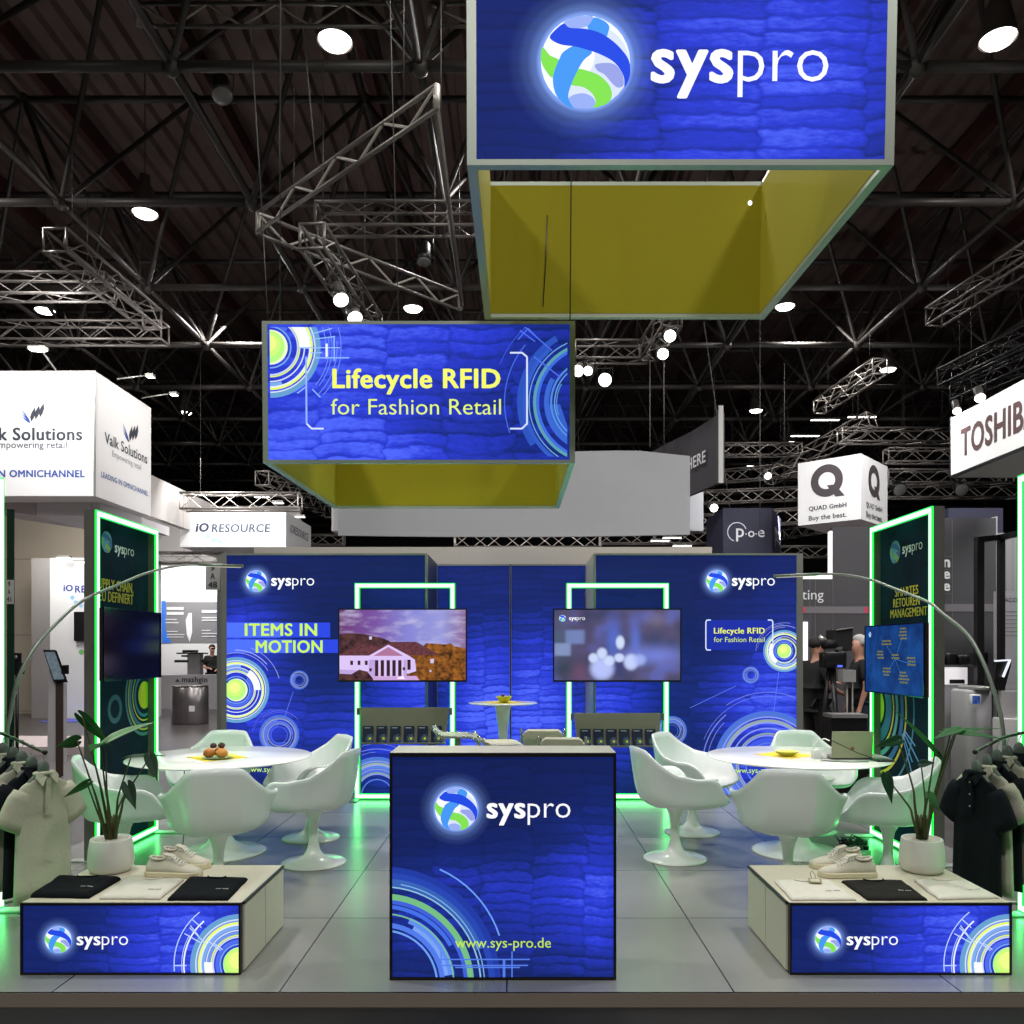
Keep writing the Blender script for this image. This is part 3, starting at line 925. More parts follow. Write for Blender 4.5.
# ================================================================== LED walls at both sides
def side_wall(name, label, sx, xl, y0, y1, h, sgn_fabric, deep=.072):
    """portal with a light line round its edge; faces the middle of the stand. xl: x of the light line's face"""
    s = 1 if sx > 0 else -1                    # +1: stands right of the middle and faces -x
    t = thing(name, label, 'light wall', (xl, (y0 + y1) / 2, 0), 'LED walls at the sides')
    w = .05
    def bxx(a0, a1, ya, yb, za, zb):           # a: distance behind the light line's face
        lo_, hi_ = sorted((xl + s * a0, xl + s * a1))
        return (lo_, ya, za), (hi_, yb, zb)
    def four(m_, g, a0, a1):
        m_.box(*bxx(a0, a1, y0 + g, y0 + w - g, .014 + g, h - g)); m_.box(*bxx(a0, a1, y1 - w + g, y1 - g, .014 + g, h - g))
        m_.box(*bxx(a0, a1, y0 + w - g, y1 - w + g, h - w + g, h - g)); m_.box(*bxx(a0, a1, y0 + w - g, y1 - w + g, .014 + g, .014 + w - g))
    st = MB(); four(st, .003, .005, .012)
    so = st.build('light_strip', LED, t)
    cc = MB(); four(cc, .009, -.0012, -.0002); cc.build('light_core', LEDC, so)
    cc = MB(); four(cc, 0, 0, .0045); cc.build('light_rim', LEDR, so)
    xx_ = xl - s * .004
    strip_lamps(((xx_, y0 + w / 2, .014), (xx_, y0 + w / 2, h)), ((xx_, y1 - w / 2, .014), (xx_, y1 - w / 2, h)), ((xx_, y0, h - w / 2), (xx_, y1, h - w / 2)), ((xx_, y0, .014 + w / 2), (xx_, y1, .014 + w / 2)), n=(-s, 0, 0))
    f = MB()
    f.box(*bxx(.0125, .078, y0 + .001, y0 + .035, 0, h)); f.box(*bxx(.0125, .078, y1 - .035, y1 - .001, 0, h))
    f.box(*bxx(.0125, .078, y0 + .0351, y1 - .0351, h - .035, h)); f.box(*bxx(.0125, .078, y0 + .0351, y1 - .0351, 0, .035))
    f.build('frame', ALU_D, t)
    g2 = MB()
    g2.box(*bxx(.0785, .09, y0 + .003, y1 - .003, 0, h - .002))
    g2.build('back_panel', ALU_D, t)
    q_ = [(xl + s * deep, y0 + .036, .036), (xl + s * deep, y1 - .036, .036), (xl + s * deep, y1 - .036, h - .036), (xl + s * deep, y0 + .036, h - .036)]
    if s > 0: q_.reverse()
    MB().face(q_).build('printed_fabric', sgn_fabric, t)
    for yy in (y0 + .0, y1 - .08):
        m_ = MB(); lo_, hi_ = sorted((xl - s * .22, xl + s * .2))
        m_.rbox((lo_, yy, 0), (hi_, yy + .08, .0135), .02); m_.build('foot_plate', mat('white_foot', C(190, 196, 190), .4), t)
    return t


SIDE = lambda nm: mat(nm, C(16, 46, 44), .55, var=.25, scale=5)
SIDEB = mottled('jeans_print_faint_glow', (6, 26, 36), (12, 52, 62), 3.5, es=.35)  # print is not backlit; a faint glow is put into its colour
XL, XR = -2.985, 2.86
sl = side_wall('led_wall', 'LED edged wall reading SUPPLY CHAIN NEU DEFINIERT behind the left plant', -1, XL, 5.80, 6.80, 2.503, SIDEB)
sr = side_wall('led_wall', 'LED edged wall reading SMARTES RETOUREN MANAGEMENT behind the right plant', 1, XR, 5.66, 6.66, 2.503, SIDEB)
s3 = side_wall('led_wall', 'LED edged wall cut by the left picture edge, behind the white polo', -1, XL, 3.75, 4.76, 2.503, SIDEB)
s4 = side_wall('led_wall', 'LED edged wall cut by the right picture edge, behind the dark polo', 1, XR, 3.69, 4.69, 2.503, SIDEB)
fx = XL - .072
FL_ = Face((fx, 0, 0), (0, 1, 0), (0, 0, 1), (1, 0, 0), (5.84, .04, 6.76, 2.46))
def sp_(px, py, xw):           # position on a side wall: (distance, height)
    d = xw * F / (px - CX)
    return d, H - (py - CY) / F * d
YD = ink(206, 190, 30)
te, lo, gr = MB(), MB(), MB()
a = sp_(132.8, 591, fx)[0]
z_ = H + (651 - 592) / F * 6.25
FL_.text(te, 'SUPPLY CHAIN,', 5.925, 6.50, 1.958, YD, hgt=.082, bold=.022)
FL_.text(te, 'NEU DEFINIERT', 5.905, 6.50, 1.868, YD, hgt=.082, bold=.022)
b0 = sp_(124, 554, fx)
wordmark(FL_, te, 6.20, 6.51, 2.25, lit=False)
te.build('lettering', None, sl)
emblem(FL_, lo, (6.08, 2.31), .08, lit=False); lo.build('logo', None, sl)


def dim_motif(fc, mb, c, S, k=1.0):
    for r0, r1, col in ((.92, 1.0, (60, 110, 120)), (.82, .87, (170, 170, 70)), (.70, .80, (50, 100, 140)), (.6, .64, (190, 180, 60)), (.46, .54, (50, 110, 150))):
        fc.ring(mb, c, r0 * S, r1 * S, 0, 360, ink(*col), .002)
    fc.disc(mb, c, .34 * S, ink(190, 186, 40), .0026)


dim_motif(FL_, gr, (6.70, 1.14), .33)
FL_.ring(gr, (6.21, 1.06), .07, .11, 0, 360, ink(40, 84, 96))
gr.build('ring_graphic', None, sl)
fx2 = XR + .072
FR_ = Face((fx2, 0, 0), (0, -1, 0), (0, 0, 1), (-1, 0, 0), (-6.62, .04, -5.70, 2.46))
te, lo, gr = MB(), MB(), MB()
for s_, a, b_, z_ in (('SMARTES', -6.36, -5.99, 1.92), ('RETOUREN', -6.39, -5.97, 1.838), ('MANAGEMENT', -6.44, -5.86, 1.757)):
    FR_.text(te, s_, a, b_, z_, YD, hgt=.07, bold=.022)
wordmark(FR_, te, -6.24, -5.93, 2.24, lit=False)
te.build('lettering', None, sr)
emblem(FR_, lo, (-6.36, 2.27), .088, lit=False); lo.build('logo', None, sr)
for r0, r1, col in ((1.3, 1.34, (60, 120, 150)), (1.05, 1.1, (200, 180, 50)), (.9, 1.0, (40, 90, 150)), (.74, .82, (80, 140, 150)), (.64, .68, (210, 190, 60)), (.4, .6, (40, 90, 140)), (0, .33, (190, 190, 60))):
    FR_.ring(gr, (-6.72, 1.05), r0 * .5, r1 * .5, -90, 90, ink(*col), .002)
for i, (a, l) in enumerate(((-40, .5), (-52, .35), (-60, .42), (-30, .3))):
    FR_.line(gr, (-6.3 + .1 * cos(R(a)), .95 + .1 * sin(R(a))), (-6.3 + l * cos(R(a)), .95 + l * sin(R(a))), .014, ink(90, 150, 210))
gr.build('ring_graphic', None, sr)

# side TVs
def side_tv(label, xs, s, y0, y1, z0, z1, screen, fc):
    t = thing('tv', label, 'television', (xs, (y0 + y1) / 2, z0))
    def bb(a0, a1, ya, yb, za, zb):
        lo_, hi_ = sorted((xs + s * a0, xs + s * a1)); return (lo_, ya, za), (hi_, yb, zb)
    MB().box(*bb(.011, .038, y0 + .006, y1 - .006, z0 + .006, z1 - .006)).build('back_shell', BLACKM, t)
    w = .010
    m_ = MB()
    m_.box(*bb(0, .0105, y0, y0 + w, z0, z1)); m_.box(*bb(0, .0105, y1 - w, y1, z0, z1)); m_.box(*bb(0, .0105, y0 + w, y1 - w, z1 - w, z1)); m_.box(*bb(0, .0105, y0 + w, y1 - w, z0, z0 + w))
    m_.build('bezel', mat('glossy_black_bezel', C(14, 14, 15), .15), t)
    q_ = [(xs + s * .006, y0 + w, z0 + w), (xs + s * .006, y1 - w, z0 + w), (xs + s * .006, y1 - w, z1 - w), (xs + s * .006, y0 + w, z1 - w)]
    if s > 0: q_.reverse()
    MB().face(q_).build('screen', screen, t)
    MB().box(*bb(.0385, .082, (y0 + y1) / 2 - .12, (y0 + y1) / 2 + .12, (z0 + z1) / 2 - .1, (z0 + z1) / 2 + .1)).build('wall_mount', BLACKM, t)
    return t


side_tv('wall TV with a dark screen and green reflections above the left plant', -2.90, -1, 5.74, 6.66, 1.285, 1.81, mat('dark_screen_glass', C(8, 8, 12), .14, var=.3, scale=2, emis=C(12, 6, 20), es=.4, spec=.22), None)
BLUS = mottled('blue_presentation', (8, 44, 110), (24, 82, 160), 5, es=.8)
t = side_tv('wall TV with blue word cloud screen above the right plant', 2.775, 1, 5.60, 6.56, 1.175, 1.70, BLUS, None)
FS = Face((2.775 + .006, 0, 0), (0, -1, 0), (0, 0, 1), (-1, 0, 0))
g = MB()
for (px, py, w, n) in ((903, 636, 9, 4), (886, 645, 10, 2), (880, 657, 8, 3), (895, 659, 8, 2), (911, 664, 9, 3), (886, 674, 8, 3), (903, 680, 10, 4)):
    d, z_ = sp_(px, py, 2.78)
    hw = w / 2 / 819 * d * 2.0 * .95
    for i in range(n):
        zz = z_ + (n / 2 - i) * .024
        k = hw * (.7 + .3 * ((i * 7 + int(px)) % 3) / 2)
        x_ = -d - k
        while x_ < -d + k:
            ww = random.uniform(.02, .05)
            FS.poly(g, [(x_, zz), (x_ + ww * .6, zz), (x_ + ww * .6, zz + .012), (x_, zz + .012)], E(120, 116, 40), .0012)
            x_ += ww * .8
for (a, b_) in (((903, 636), (895, 659)), ((886, 645), (895, 659)), ((911, 664), (895, 659)), ((886, 674), (895, 659)), ((903, 680), (895, 659))):
    p_, q2 = sp_(*a, 2.78), sp_(*b_, 2.78)
    FS.line(g, (-p_[0], p_[1]), (-q2[0], q2[1]), .003, E(70, 130, 190), .001)
emblem(FS, g, (-6.47, 1.63), .022, halo=False, e=.0013)
g.build('slide_text', None, t)

# ================================================================== counter
DC = 3.73
SCN = 819 / DC
def cx_(p): return X(p, DC)
def cz_(p): return Z(p, DC)
x0, x1, zt = cx_(389.5), cx_(616.3), cz_(753)
t = thing('counter', 'square counter with backlit blue front and web address, in the middle of the stand', 'counter', ((x0 + x1) / 2, DC, 0))
MB().box((x0 + .004, DC + .03, .004), (x1 - .004, DC + .285, zt - .022)).build('body', CREAM, t)
MB().box((x0, DC + .012, zt - .021), (x1, DC + .29, zt)).build('top', mat('counter_top', C(206, 200, 186), .4, var=.02), t)
w = .012
fr = MB()
fr.box((x0, DC, 0), (x0 + w, DC + .029, zt - .0005)); fr.box((x1 - w, DC, 0), (x1, DC + .029, zt - .0005))
fr.box((x0 + w, DC, zt - w - .006), (x1 - w, DC + .0115, zt - .0005)); fr.box((x0 + w, DC, 0), (x1 - w, DC + .029, w))
fr.build('frame', mat('dark_bronze_frame', C(38, 34, 34), .4, .3), t)
MB().face([(x0 + w, DC + .01, w), (x1 - w, DC + .01, w), (x1 - w, DC + .01, zt - w - .006), (x0 + w, DC + .01, zt - w - .006)]).build(
    'printed_fabric', fabric('jeans_print_counter', W=.225, h=.047, seed=2.4, floor_=.13, spots=[(.45, .38, .22, .35, .62), (.12, .28, .25, .25, .3), (-.35, .2, .3, .25, .3), (-.2, .45, .4, .15, .2)]), t)
Fc = front(DC + .009, (x0 + w, w, x1 - w, zt - w - .006))
lo, te, gr = MB(), MB(), MB()
emblem(Fc, lo, (cx_(456), cz_(809)), 21.5 / SCN); lo.build('logo', None, t)
wordmark(Fc, te, cx_(486.5), cx_(570.5), cz_(818))
Fc.text(te, 'www.sys-pro.de', cx_(455), cx_(551), cz_(948), E(190, 226, 84), bold=.004)
te.build('lettering', None, t)
def cring(r0, r1, a0, a1, col, e=.002): Fc.ring(gr, (cx_(383), cz_(985)), r0 / SCN, r1 / SCN, a0, a1, E(*col), e)
for i, (r0, r1, a0, a1, col) in enumerate(((112, 118, 0, 90, (34, 58, 160)), (106, 112, 0, 90, (40, 70, 176)), (99, 106, 20, 90, (56, 98, 180)), (97, 98.5, 0, 90, (140, 190, 220)), (101, 102, 0, 80, (130, 180, 230)),
                                          (85, 91, 0, 90, (116, 186, 130)), (81, 85, 0, 90, (64, 96, 214)), (76, 80, 30, 90, (66, 110, 226)), (66, 72, 8, 68, (96, 140, 236)), (62, 66, 8, 62, (120, 160, 240)),
                                          (57, 62, 0, 90, (80, 120, 230)), (70, 71.5, 0, 90, (120, 186, 150)), (53, 55, 0, 80, (110, 160, 240)))):
    cring(r0, r1, a0, a1, col, .002 + i * .00003)
Fc.ring(gr, (cx_(395), cz_(970)), 109 / SCN, 110.5 / SCN, 18, 66, E(110, 160, 250), .0032)
for p_, q2 in (((440, 960), (530, 960)), ((440, 966), (528, 966)), ((441, 952), (441, 978)), ((504, 960), (504, 978)), ((512, 952), (512, 978)), ((455, 968), (520, 968))):
    Fc.line(gr, (cx_(p_[0]), cz_(p_[1])), (cx_(q2[0]), cz_(q2[1])), .006 if p_[0] != 504 else .012, E(84, 124, 228), .0024)
gr.build('ring_graphic', None, t)

# ================================================================== display plinths
DP = 3.79
SPL = 819 / DP
ZP = Z(903.2, DP)


def plinth(p0, p1, side, label):
    x0, x1 = X(p0, DP), X(p1, DP)
    t = thing('display_plinth', label, 'plinth', ((x0 + x1) / 2, DP, 0))
    d2 = DP + .672
    MB().box((x0 + .003, DP + .03, .004), (x1 - .003, d2 - .004, ZP - .013)).build('body', CREAM, t)
    MB().box((x0, DP + .012, ZP - .012), (x1, d2, ZP)).build('top', mat('plinth_top', C(204, 196, 176), .38, var=.03, scale=12), t)
    w = .009
    fr = MB()
    fr.box((x0, DP, 0), (x0 + w, DP + .029, ZP - .0004)); fr.box((x1 - w, DP, 0), (x1, DP + .029, ZP - .0004))
    fr.box((x0 + w, DP, ZP - w - .003), (x1 - w, DP + .0115, ZP - .0004)); fr.box((x0 + w, DP, 0), (x1 - w, DP + .029, w))
    fr.build('frame', MATS['dark_bronze_frame'] if 'dark_bronze_frame' in MATS else BLACK, t)
    xs = (x1, 1) if side == 'left' else (x0, -1)
    for ya, yb in ((DP + .034, DP + .345), (DP + .355, d2 - .006)):
        lo_, hi_ = sorted((xs[0] - xs[1] * .0028, xs[0] + xs[1] * .008))
        MB().box((lo_, ya, .012), (hi_, yb, ZP - .02)).build('door', CREAM, t)
    lo_, hi_ = sorted((xs[0] - xs[1] * .002, xs[0] + xs[1] * .010))
    MB().box((lo_, DP + .03, ZP - .012), (hi_, d2, ZP - .0005)).build('edge_band', BLACK, t)
    k = 1 if side == 'left' else 2
    cxp = (x0 + x1) / 2
    MB().face([(x0 + w, DP + .01, w), (x1 - w, DP + .01, w), (x1 - w, DP + .01, ZP - w - .003), (x0 + w, DP + .01, ZP - w - .003)]).build(
        'printed_fabric', fabric('jeans_print_plinth_%d' % k, W=.24, h=.045, seed=4.4 if k == 1 else 4.5, floor_=.24, spots=[(.28, .16, .32, .5, .7), (0, .1, .25, .2, .15)], amp=.8), t)
    fc = front(DP + .009, (x0 + w, w, x1 - w, ZP - w - .003))
    def a_(p): return X(p + (0 if side == 'left' else 771), DP)
    lo, te, gr = MB(), MB(), MB()
    emblem(fc, lo, (a_(57.5), Z(940, DP)), 13.3 / SPL); lo.build('logo', None, t)
    wordmark(fc, te, a_(76), a_(127.5), Z(945.5, DP)); te.build('lettering', None, t)
    cc = (a_(240), Z(965, DP))
    motif(fc, gr, cc, 50.5 / SPL, seed=21, a0=60, a1=260, fine=False)
    bright_arc(fc, gr, cc, 50.5 / SPL, 176, 210, .56, .72)
    WL = E(190, 210, 255)
    fc.ring(gr, cc, 56 / SPL, 57.5 / SPL, 130, 190, E(236, 244, 255), .0034)
    fc.ring(gr, cc, 66 / SPL, 67 / SPL, 128, 186, WL, .0034)
    fc.ring(gr, cc, 58.5 / SPL, 59.2 / SPL, 150, 196, WL, .0034)
    for p_, q2 in (((192, 920), (201, 928)), ((189, 928), (206, 945)), ((184, 934), (200, 943)), ((174, 966), (186, 966)), ((190, 926), (198, 936)), ((206, 940), (220, 951)), ((214, 944), (222, 950))):
        fc.line(gr, (a_(p_[0]), Z(p_[1], DP)), (a_(q2[0]), Z(q2[1], DP)), .005, WL, .0036)
    gr.build('ring_graphic', None, t)
    return t


plinth(20, 240.5, 'left', 'low white plinth with backlit blue front below the left plant')
plinth(790, 1012, 'right', 'low white plinth with backlit blue front below the right plant')

# ================================================================== hanging sign cubes
YEL = mat('lime_yellow_fabric', C(158, 147, 0), .85, var=.04, scale=40)
SEAM = mat('sign_frame_metal', C(172, 180, 168), .4, .3, var=.04)


def hanging_cube(name, label, loc, W, DD, HH, tilt, fab, e=.045):
    """open box ring; local x 0..W, y 0..DD, z 0..HH; prints outside, yellow cloth inside"""
    t = thing(name, label, 'hanging sign', loc)
    t.rotation_euler = (tilt, 0, 0)
    m_ = MB()
    for (xa, ya) in ((0, 0), (W - e, 0), (0, DD - e), (W - e, DD - e)):
        m_.box((xa, ya, 0), (xa + e, ya + e, HH))
    for z_ in (0, HH - e * .6):
        m_.box((e, 0, z_), (W - e, e, z_ + e * .6)); m_.box((e, DD - e, z_), (W - e, DD, z_ + e * .6))
        m_.box((0, e, z_), (e, DD - e, z_ + e * .6)); m_.box((W - e, e, z_), (W, DD - e, z_ + e * .6))
    m_.build('frame', SEAM, t, local=True)
    k = .012
    MB().face([(e, .004, e * .6), (W - e, .004, e * .6), (W - e, .004, HH - e * .6), (e, .004, HH - e * .6)]).build('printed_fabric', fab, t, local=True)
    for nm, pts in (('back', [(e, DD - e - k + .01, e * .6), (W - e, DD - e - k + .01, e * .6), (W - e, DD - e - k + .01, HH - e * .6), (e, DD - e - k + .01, HH - e * .6)]),
                    ('l', [(e + k - .01, e, e * .6), (e + k - .01, DD - e, e * .6), (e + k - .01, DD - e, HH - e * .6), (e + k - .01, e, HH - e * .6)]),
                    ('r', [(W - e - k + .01, e, e * .6), (W - e - k + .01, DD - e, e * .6), (W - e - k + .01, DD - e, HH - e * .6), (W - e - k + .01, e, HH - e * .6)]),
                    ('front', [(e, e + .002, e * .6), (W - e, e + .002, e * .6), (W - e, e + .002, HH - e * .6), (e, e + .002, HH - e * .6)])):
        MB().face(pts).build('inner_fabric', YEL, t, local=True)
    for x_ in (.002, W - .002):
        MB().face([(x_, e, e * .6), (x_, DD - e, e * .6), (x_, DD - e, HH - e * .6), (x_, e, HH - e * .6)]).build('outer_fabric', mat('grey_sign_cloth', C(150, 150, 150), .7), t, local=True)
    MB().face([(e, DD - .002, e * .6), (W - e, DD - .002, e * .6), (W - e, DD - .002, HH - e * .6), (e, DD - .002, HH - e * .6)]).build('outer_fabric', MATS['grey_sign_cloth'], t, local=True)
    return t


# upper cube
DU = 3.88
xu0, xu1, zu = X(467, DU), X(894, DU), Z(165, DU)
WU = xu1 - xu0
t_up = hanging_cube('hanging_sign_cube', 'large hanging cube sign with a glowing ribbon ball emblem, at the top of the photo', (xu0, DU, zu), WU, 2.05, .95, R(2.7),
                    fabric('jeans_print_upper', W=.5, h=.075, seed=6.2, floor_=.22, spots=[(1.55, .45, .6, .7, .6), (.95, .0, .5, .25, .35), (1.0, .7, .3, .4, .2)]))
FU = Face((0, 0, 0), (1, 0, 0), (0, 0, 1), (0, -1, 0), (.05, .04, WU - .05, .91))
def ua(p): return X(p, DU) - xu0
def uz(p): return Z(p + 3.0, DU) - zu
lo, te = MB(), MB()
emblem(FU, lo, (ua(585), uz(62.5)), 45 / 819 * DU, e=.004); lo.build('logo', None, t_up, local=True)
wordmark(FU, te, ua(650), ua(826.5), uz(81.5), e=.003); te.build('lettering', None, t_up, local=True)

# lower cube
DL = 5.2
xl0, xl1, zl = X(263, DL), X(575, DL), Z(463, DL)
WL_ = xl1 - xl0
HL = 139 / 819 * DL + .01
t_lo = hanging_cube('hanging_sign_cube', 'smaller hanging cube sign reading Lifecycle RFID for Fashion Retail', (xl0, DL, zl), WL_, 1.98, HL, R(1.6),
                    fabric('jeans_print_lower', W=.42, h=.085, seed=1.2, floor_=.42, spots=[(.35, .35, .6, .9, .5), (1.1, .75, .5, .35, .25), (.4, .05, .8, .2, .3)]), e=.034)
FLo = Face((0, 0, 0), (1, 0, 0), (0, 0, 1), (0, -1, 0), (.05, .04, WL_ - .05, HL - .04))
def la(p): return X(p, DL) - xl0
def lz(p): return Z(p, DL) - zl
sl_ = DL / 819
te, gr = MB(), MB()
FLo.text(te, 'Lifecycle RFID', la(333), la(500.5), lz(388.5), E(244, 250, 110), hgt=19.5 * sl_, bold=.03)
FLo.text(te, 'for Fashion Retail', la(331.5), la(501), lz(415), E(226, 244, 120), hgt=16.5 * sl_, bold=-.004)
te.build('lettering', None, t_lo, local=True)
motif(FLo, gr, (la(271.5), lz(348.5)), 50 * sl_, seed=31, fine=False)
bright_arc(FLo, gr, (la(271.5), lz(348.5)), 50 * sl_, -2, 75, .58, .78)
WLn = E(200, 216, 255)
for r_, a0, a1 in ((58, -40, 10), (61, -38, 60), (66, -45, 5), (70, -42, 25), (55, 0, 70)):
    FLo.ring(gr, (la(271.5), lz(348.5)), r_ * sl_, (r_ + .8) * sl_, a0, a1, E(110, 140, 250), .0034)
for p_, q2 in (((311, 336), (333, 330)), ((312, 341), (336, 338)), ((300, 349), (341, 349)), ((311, 354), (323, 354)), ((314, 359), (350, 359)), ((327, 345), (327, 360)), ((335, 338), (335, 362)), ((313, 390), (321, 398)), ((306, 388), (298, 394))):
    FLo.line(gr, (la(p_[0]), lz(p_[1])), (la(q2[0]), lz(q2[1])), .007, E(150, 190, 255), .0036)
FLo.line(gr, (la(327.5), lz(345)), (la(327.5), lz(358)), .014, E(236, 244, 255), .0037)
cR = (la(593), lz(403))
for r0, r1, a0, a1, col in ((70, 76, 120, 215, (46, 84, 190)), (66, 70, 130, 235, (52, 92, 200)), (63.5, 64.5, 110, 250, (110, 170, 220)), (57, 60, 110, 250, (92, 160, 176)), (54, 57, 110, 250, (64, 110, 226)), (44, 49, 150, 240, (60, 104, 210)), (41, 43, 120, 250, (84, 140, 220)),
                            (38, 39, 120, 240, (110, 170, 220)), (36, 37, 150, 200, (90, 150, 200)), (88, 89, 140, 200, (74, 110, 236)), (100, 100.8, 120, 158, (60, 90, 220))):
    FLo.ring(gr, cR, r0 * sl_, r1 * sl_, a0, a1, E(*col), .0024)
FLo.poly(gr, [(la(545), lz(405)), (la(560), lz(405)), (la(572), lz(440)), (la(556), lz(436))], E(54, 96, 206), .0022)
for x_, sgn, za, zb in ((307, 1, 395, 429), (527, -1, 354, 430)):
    b = E(214, 226, 255)
    if sgn == 1: FLo.line(gr, (la(x_), lz(358)), (la(x_), lz(424)), .011, E(150, 180, 255), .0038)
    else: FLo.line(gr, (la(x_), lz(358)), (la(x_), lz(425)), .011, b, .0038)
    for zc, zd in ((424, 429),) + (((358, 354),) if sgn < 0 else ()):
        FLo.line(gr, (la(x_), lz(zc)), (la(x_ + 5 * sgn), lz(zd)), .011, b, .0038)
        FLo.line(gr, (la(x_ + 5 * sgn), lz(zd)), (la(x_ + 17 * sgn), lz(zd)), .011, b, .0038)
for p_, q2 in (((524, 328), (552, 352)), ((528, 330), (538, 340)), ((520, 332), (535, 343)), ((518, 341), (528, 330)), ((534, 358), (560, 378))):
    FLo.line(gr, (la(p_[0]), lz(p_[1])), (la(q2[0]), lz(q2[1])), .008, E(76, 112, 240), .0036)
gr.build('ring_graphic', None, t_lo, local=True)
# ================================================================== tulip armchairs
def interp(keys, t):
    for (a, va), (b, vb) in zip(keys, keys[1:]):
        if t <= b:
            k = (t - a) / (b - a); k = k * k * (3 - 2 * k)
            return va + (vb - va) * k
    return keys[-1][1]


def chair_shell():
    RZ = [(0, .815), (22, .808), (42, .725), (62, .648), (88, .622), (110, .622), (124, .59), (140, .49), (156, .44), (180, .432)]
    RX = [(0, 0), (22, .150), (42, .215), (62, .290), (88, .338), (110, .340), (124, .325), (140, .295), (156, .22), (180, 0)]
    RY = [(0, -.292), (22, -.282), (42, -.215), (62, -.11), (88, .02), (110, .13), (124, .19), (140, .255), (156, .31), (180, .325)]
    NA, NR = 48, 11
    m_ = MB(); rings = []
    zc = .405
    for j in range(1, NR + 1):
        t = j / NR
        ring = []
        for i in range(NA):
            ph = 360.0 * i / NA
            a = ph if ph <= 180 else 360 - ph
            sg = 1 if ph <= 180 else -1
            rz, rx, ry = interp(RZ, a), interp(RX, a) * sg, interp(RY, a)
            fl = interp([(0, 1.0), (60, 1.0), (126, 1.0), (150, .6), (180, .5)], a)
            # bowl section: flat seat, quick turn, steep side
            rr = sin(min(1, t * 1.02) * pi / 2) ** .72
            zz = (max(0.0, (t - .34) / .66)) ** 1.75
            # body is narrower than the flared arms below the rim
            waist = 1 - .10 * sin(pi * zz) * interp([(0, .3), (60, 1), (120, 1), (150, .2), (180, 0)], a)
            ring.append(Vector((rx * rr * waist, .01 + (ry - .01) * rr * waist, zc + (rz - zc) * zz)))
        rings.append(ring)
    m_.loft(rings, SHELL, True, False)
    c = len(m_.v); m_.v.append((0, .01, zc))
    for i in range(NA):
        m_.f.append((c, (i + 1) % NA, i)); m_.mi.append(0); m_.sm.append(True)
    return m_


def make_chair():
    t = thing('tulip_armchair', 'white tulip armchair', 'chair')
    o = chair_shell().build('shell', None, t, local=True)
    modify(o, ('SUBSURF', dict(levels=1, render_levels=1)), ('SOLIDIFY', dict(thickness=.016, offset=1.0)))
    o.data.polygons.foreach_set('use_smooth', [True] * len(o.data.polygons))
    s = MB()
    s.lathe([(.03, .425), (.10, .426), (.19, .430), (.205, .440), (.195, .452), (.10, .458), (.02, .459)], None, 32, (0, .01, 0))
    s.build('seat_cushion', mat('white_seat_pad', C(222, 222, 216), .6), t, local=True)
    b = MB()
    b.lathe([(.226, 0), (.228, .006), (.215, .013), (.17, .022), (.11, .036), (.07, .058), (.046, .095), (.033, .15), (.030, .21), (.033, .27), (.043, .32), (.062, .36), (.085, .385), (.09, .394)], None, 40)
    b.build('pedestal', LACQ, t, local=True)
    return t


chair0 = make_chair()
TL, TR = Vector((X(221, 6.11), 6.11, 0)), Vector((X(797, 6.13), 6.13, 0))
CH = [  # x, y, facing angle (direction of sitting) in degrees, label
    (X(218.5, 5.06), 5.06, 107, 'white tulip armchair in front of the left table, back to the viewer'),
    (X(124, 5.46), 5.46, 22, 'white tulip armchair behind the left potted plant, facing right'),
    (X(215, 6.85), 6.85, 268, 'white tulip armchair on the far side of the pastry table, beside the steel bin'),
    (X(313.5, 5.80), 5.80, 168, 'white tulip armchair right of the pastry table, nearer of two there, side on'),
    (X(311, 6.57), 6.57, 215, 'white tulip armchair right of the pastry table, further of two, back inside in view'),
    (X(788, 5.05), 5.05, 74, 'white tulip armchair in front of the laptop table, back to the viewer'),
    (X(888, 5.36), 5.36, 158, 'white tulip armchair behind the right potted plant, facing left'),
    (X(808, 6.85), 6.85, 272, 'white tulip armchair on the far side of the laptop table, left of the laptop'),
    (X(675, 5.92), 5.92, 12, 'white tulip armchair left of the laptop table, nearer of two there, side on'),
    (X(692, 6.78), 6.78, -36, 'white tulip armchair left of the laptop table, further of two, in front of the brochures'),
]
for i, (x, y, a, lab) in enumerate(CH):
    r = R(a - 90)
    if i == 0:
        chair0.location = (x, y, 0); chair0.rotation_euler = (0, 0, r); chair0['label'] = lab; chair0['group'] = 'tulip armchairs'
    else:
        dup(chair0, (x, y, 0), r, lab, 'tulip armchairs')

# ================================================================== tulip tables
ZT = .713
t0 = thing('tulip_table', 'round white tulip table with pastries in the left seating group', 'table', TL, 'tulip tables')
m_ = MB(); m_.lathe([(.05, ZT - .03), (.50, ZT - .028), (.60, ZT - .020), (.655, ZT - .008), (.66, ZT - .003), (.655, ZT), (.3, ZT), (.02, ZT)], None, 64)
m_.build('tabletop', mat('white_gloss_top', C(240, 240, 238), .12, var=.01), t0, local=True)
m_ = MB(); m_.lathe([(.325, 0), (.328, .006), (.31, .012), (.24, .022), (.16, .042), (.10, .08), (.065, .14), (.05, .23), (.05, .33), (.058, .43), (.075, .53), (.10, .61), (.135, .67), (.15, ZT - .031)], None, 48)
m_.build('pedestal', LACQ, t0, local=True)
t1 = dup(t0, TR, None, 'round white tulip table with a laptop in the right seating group')

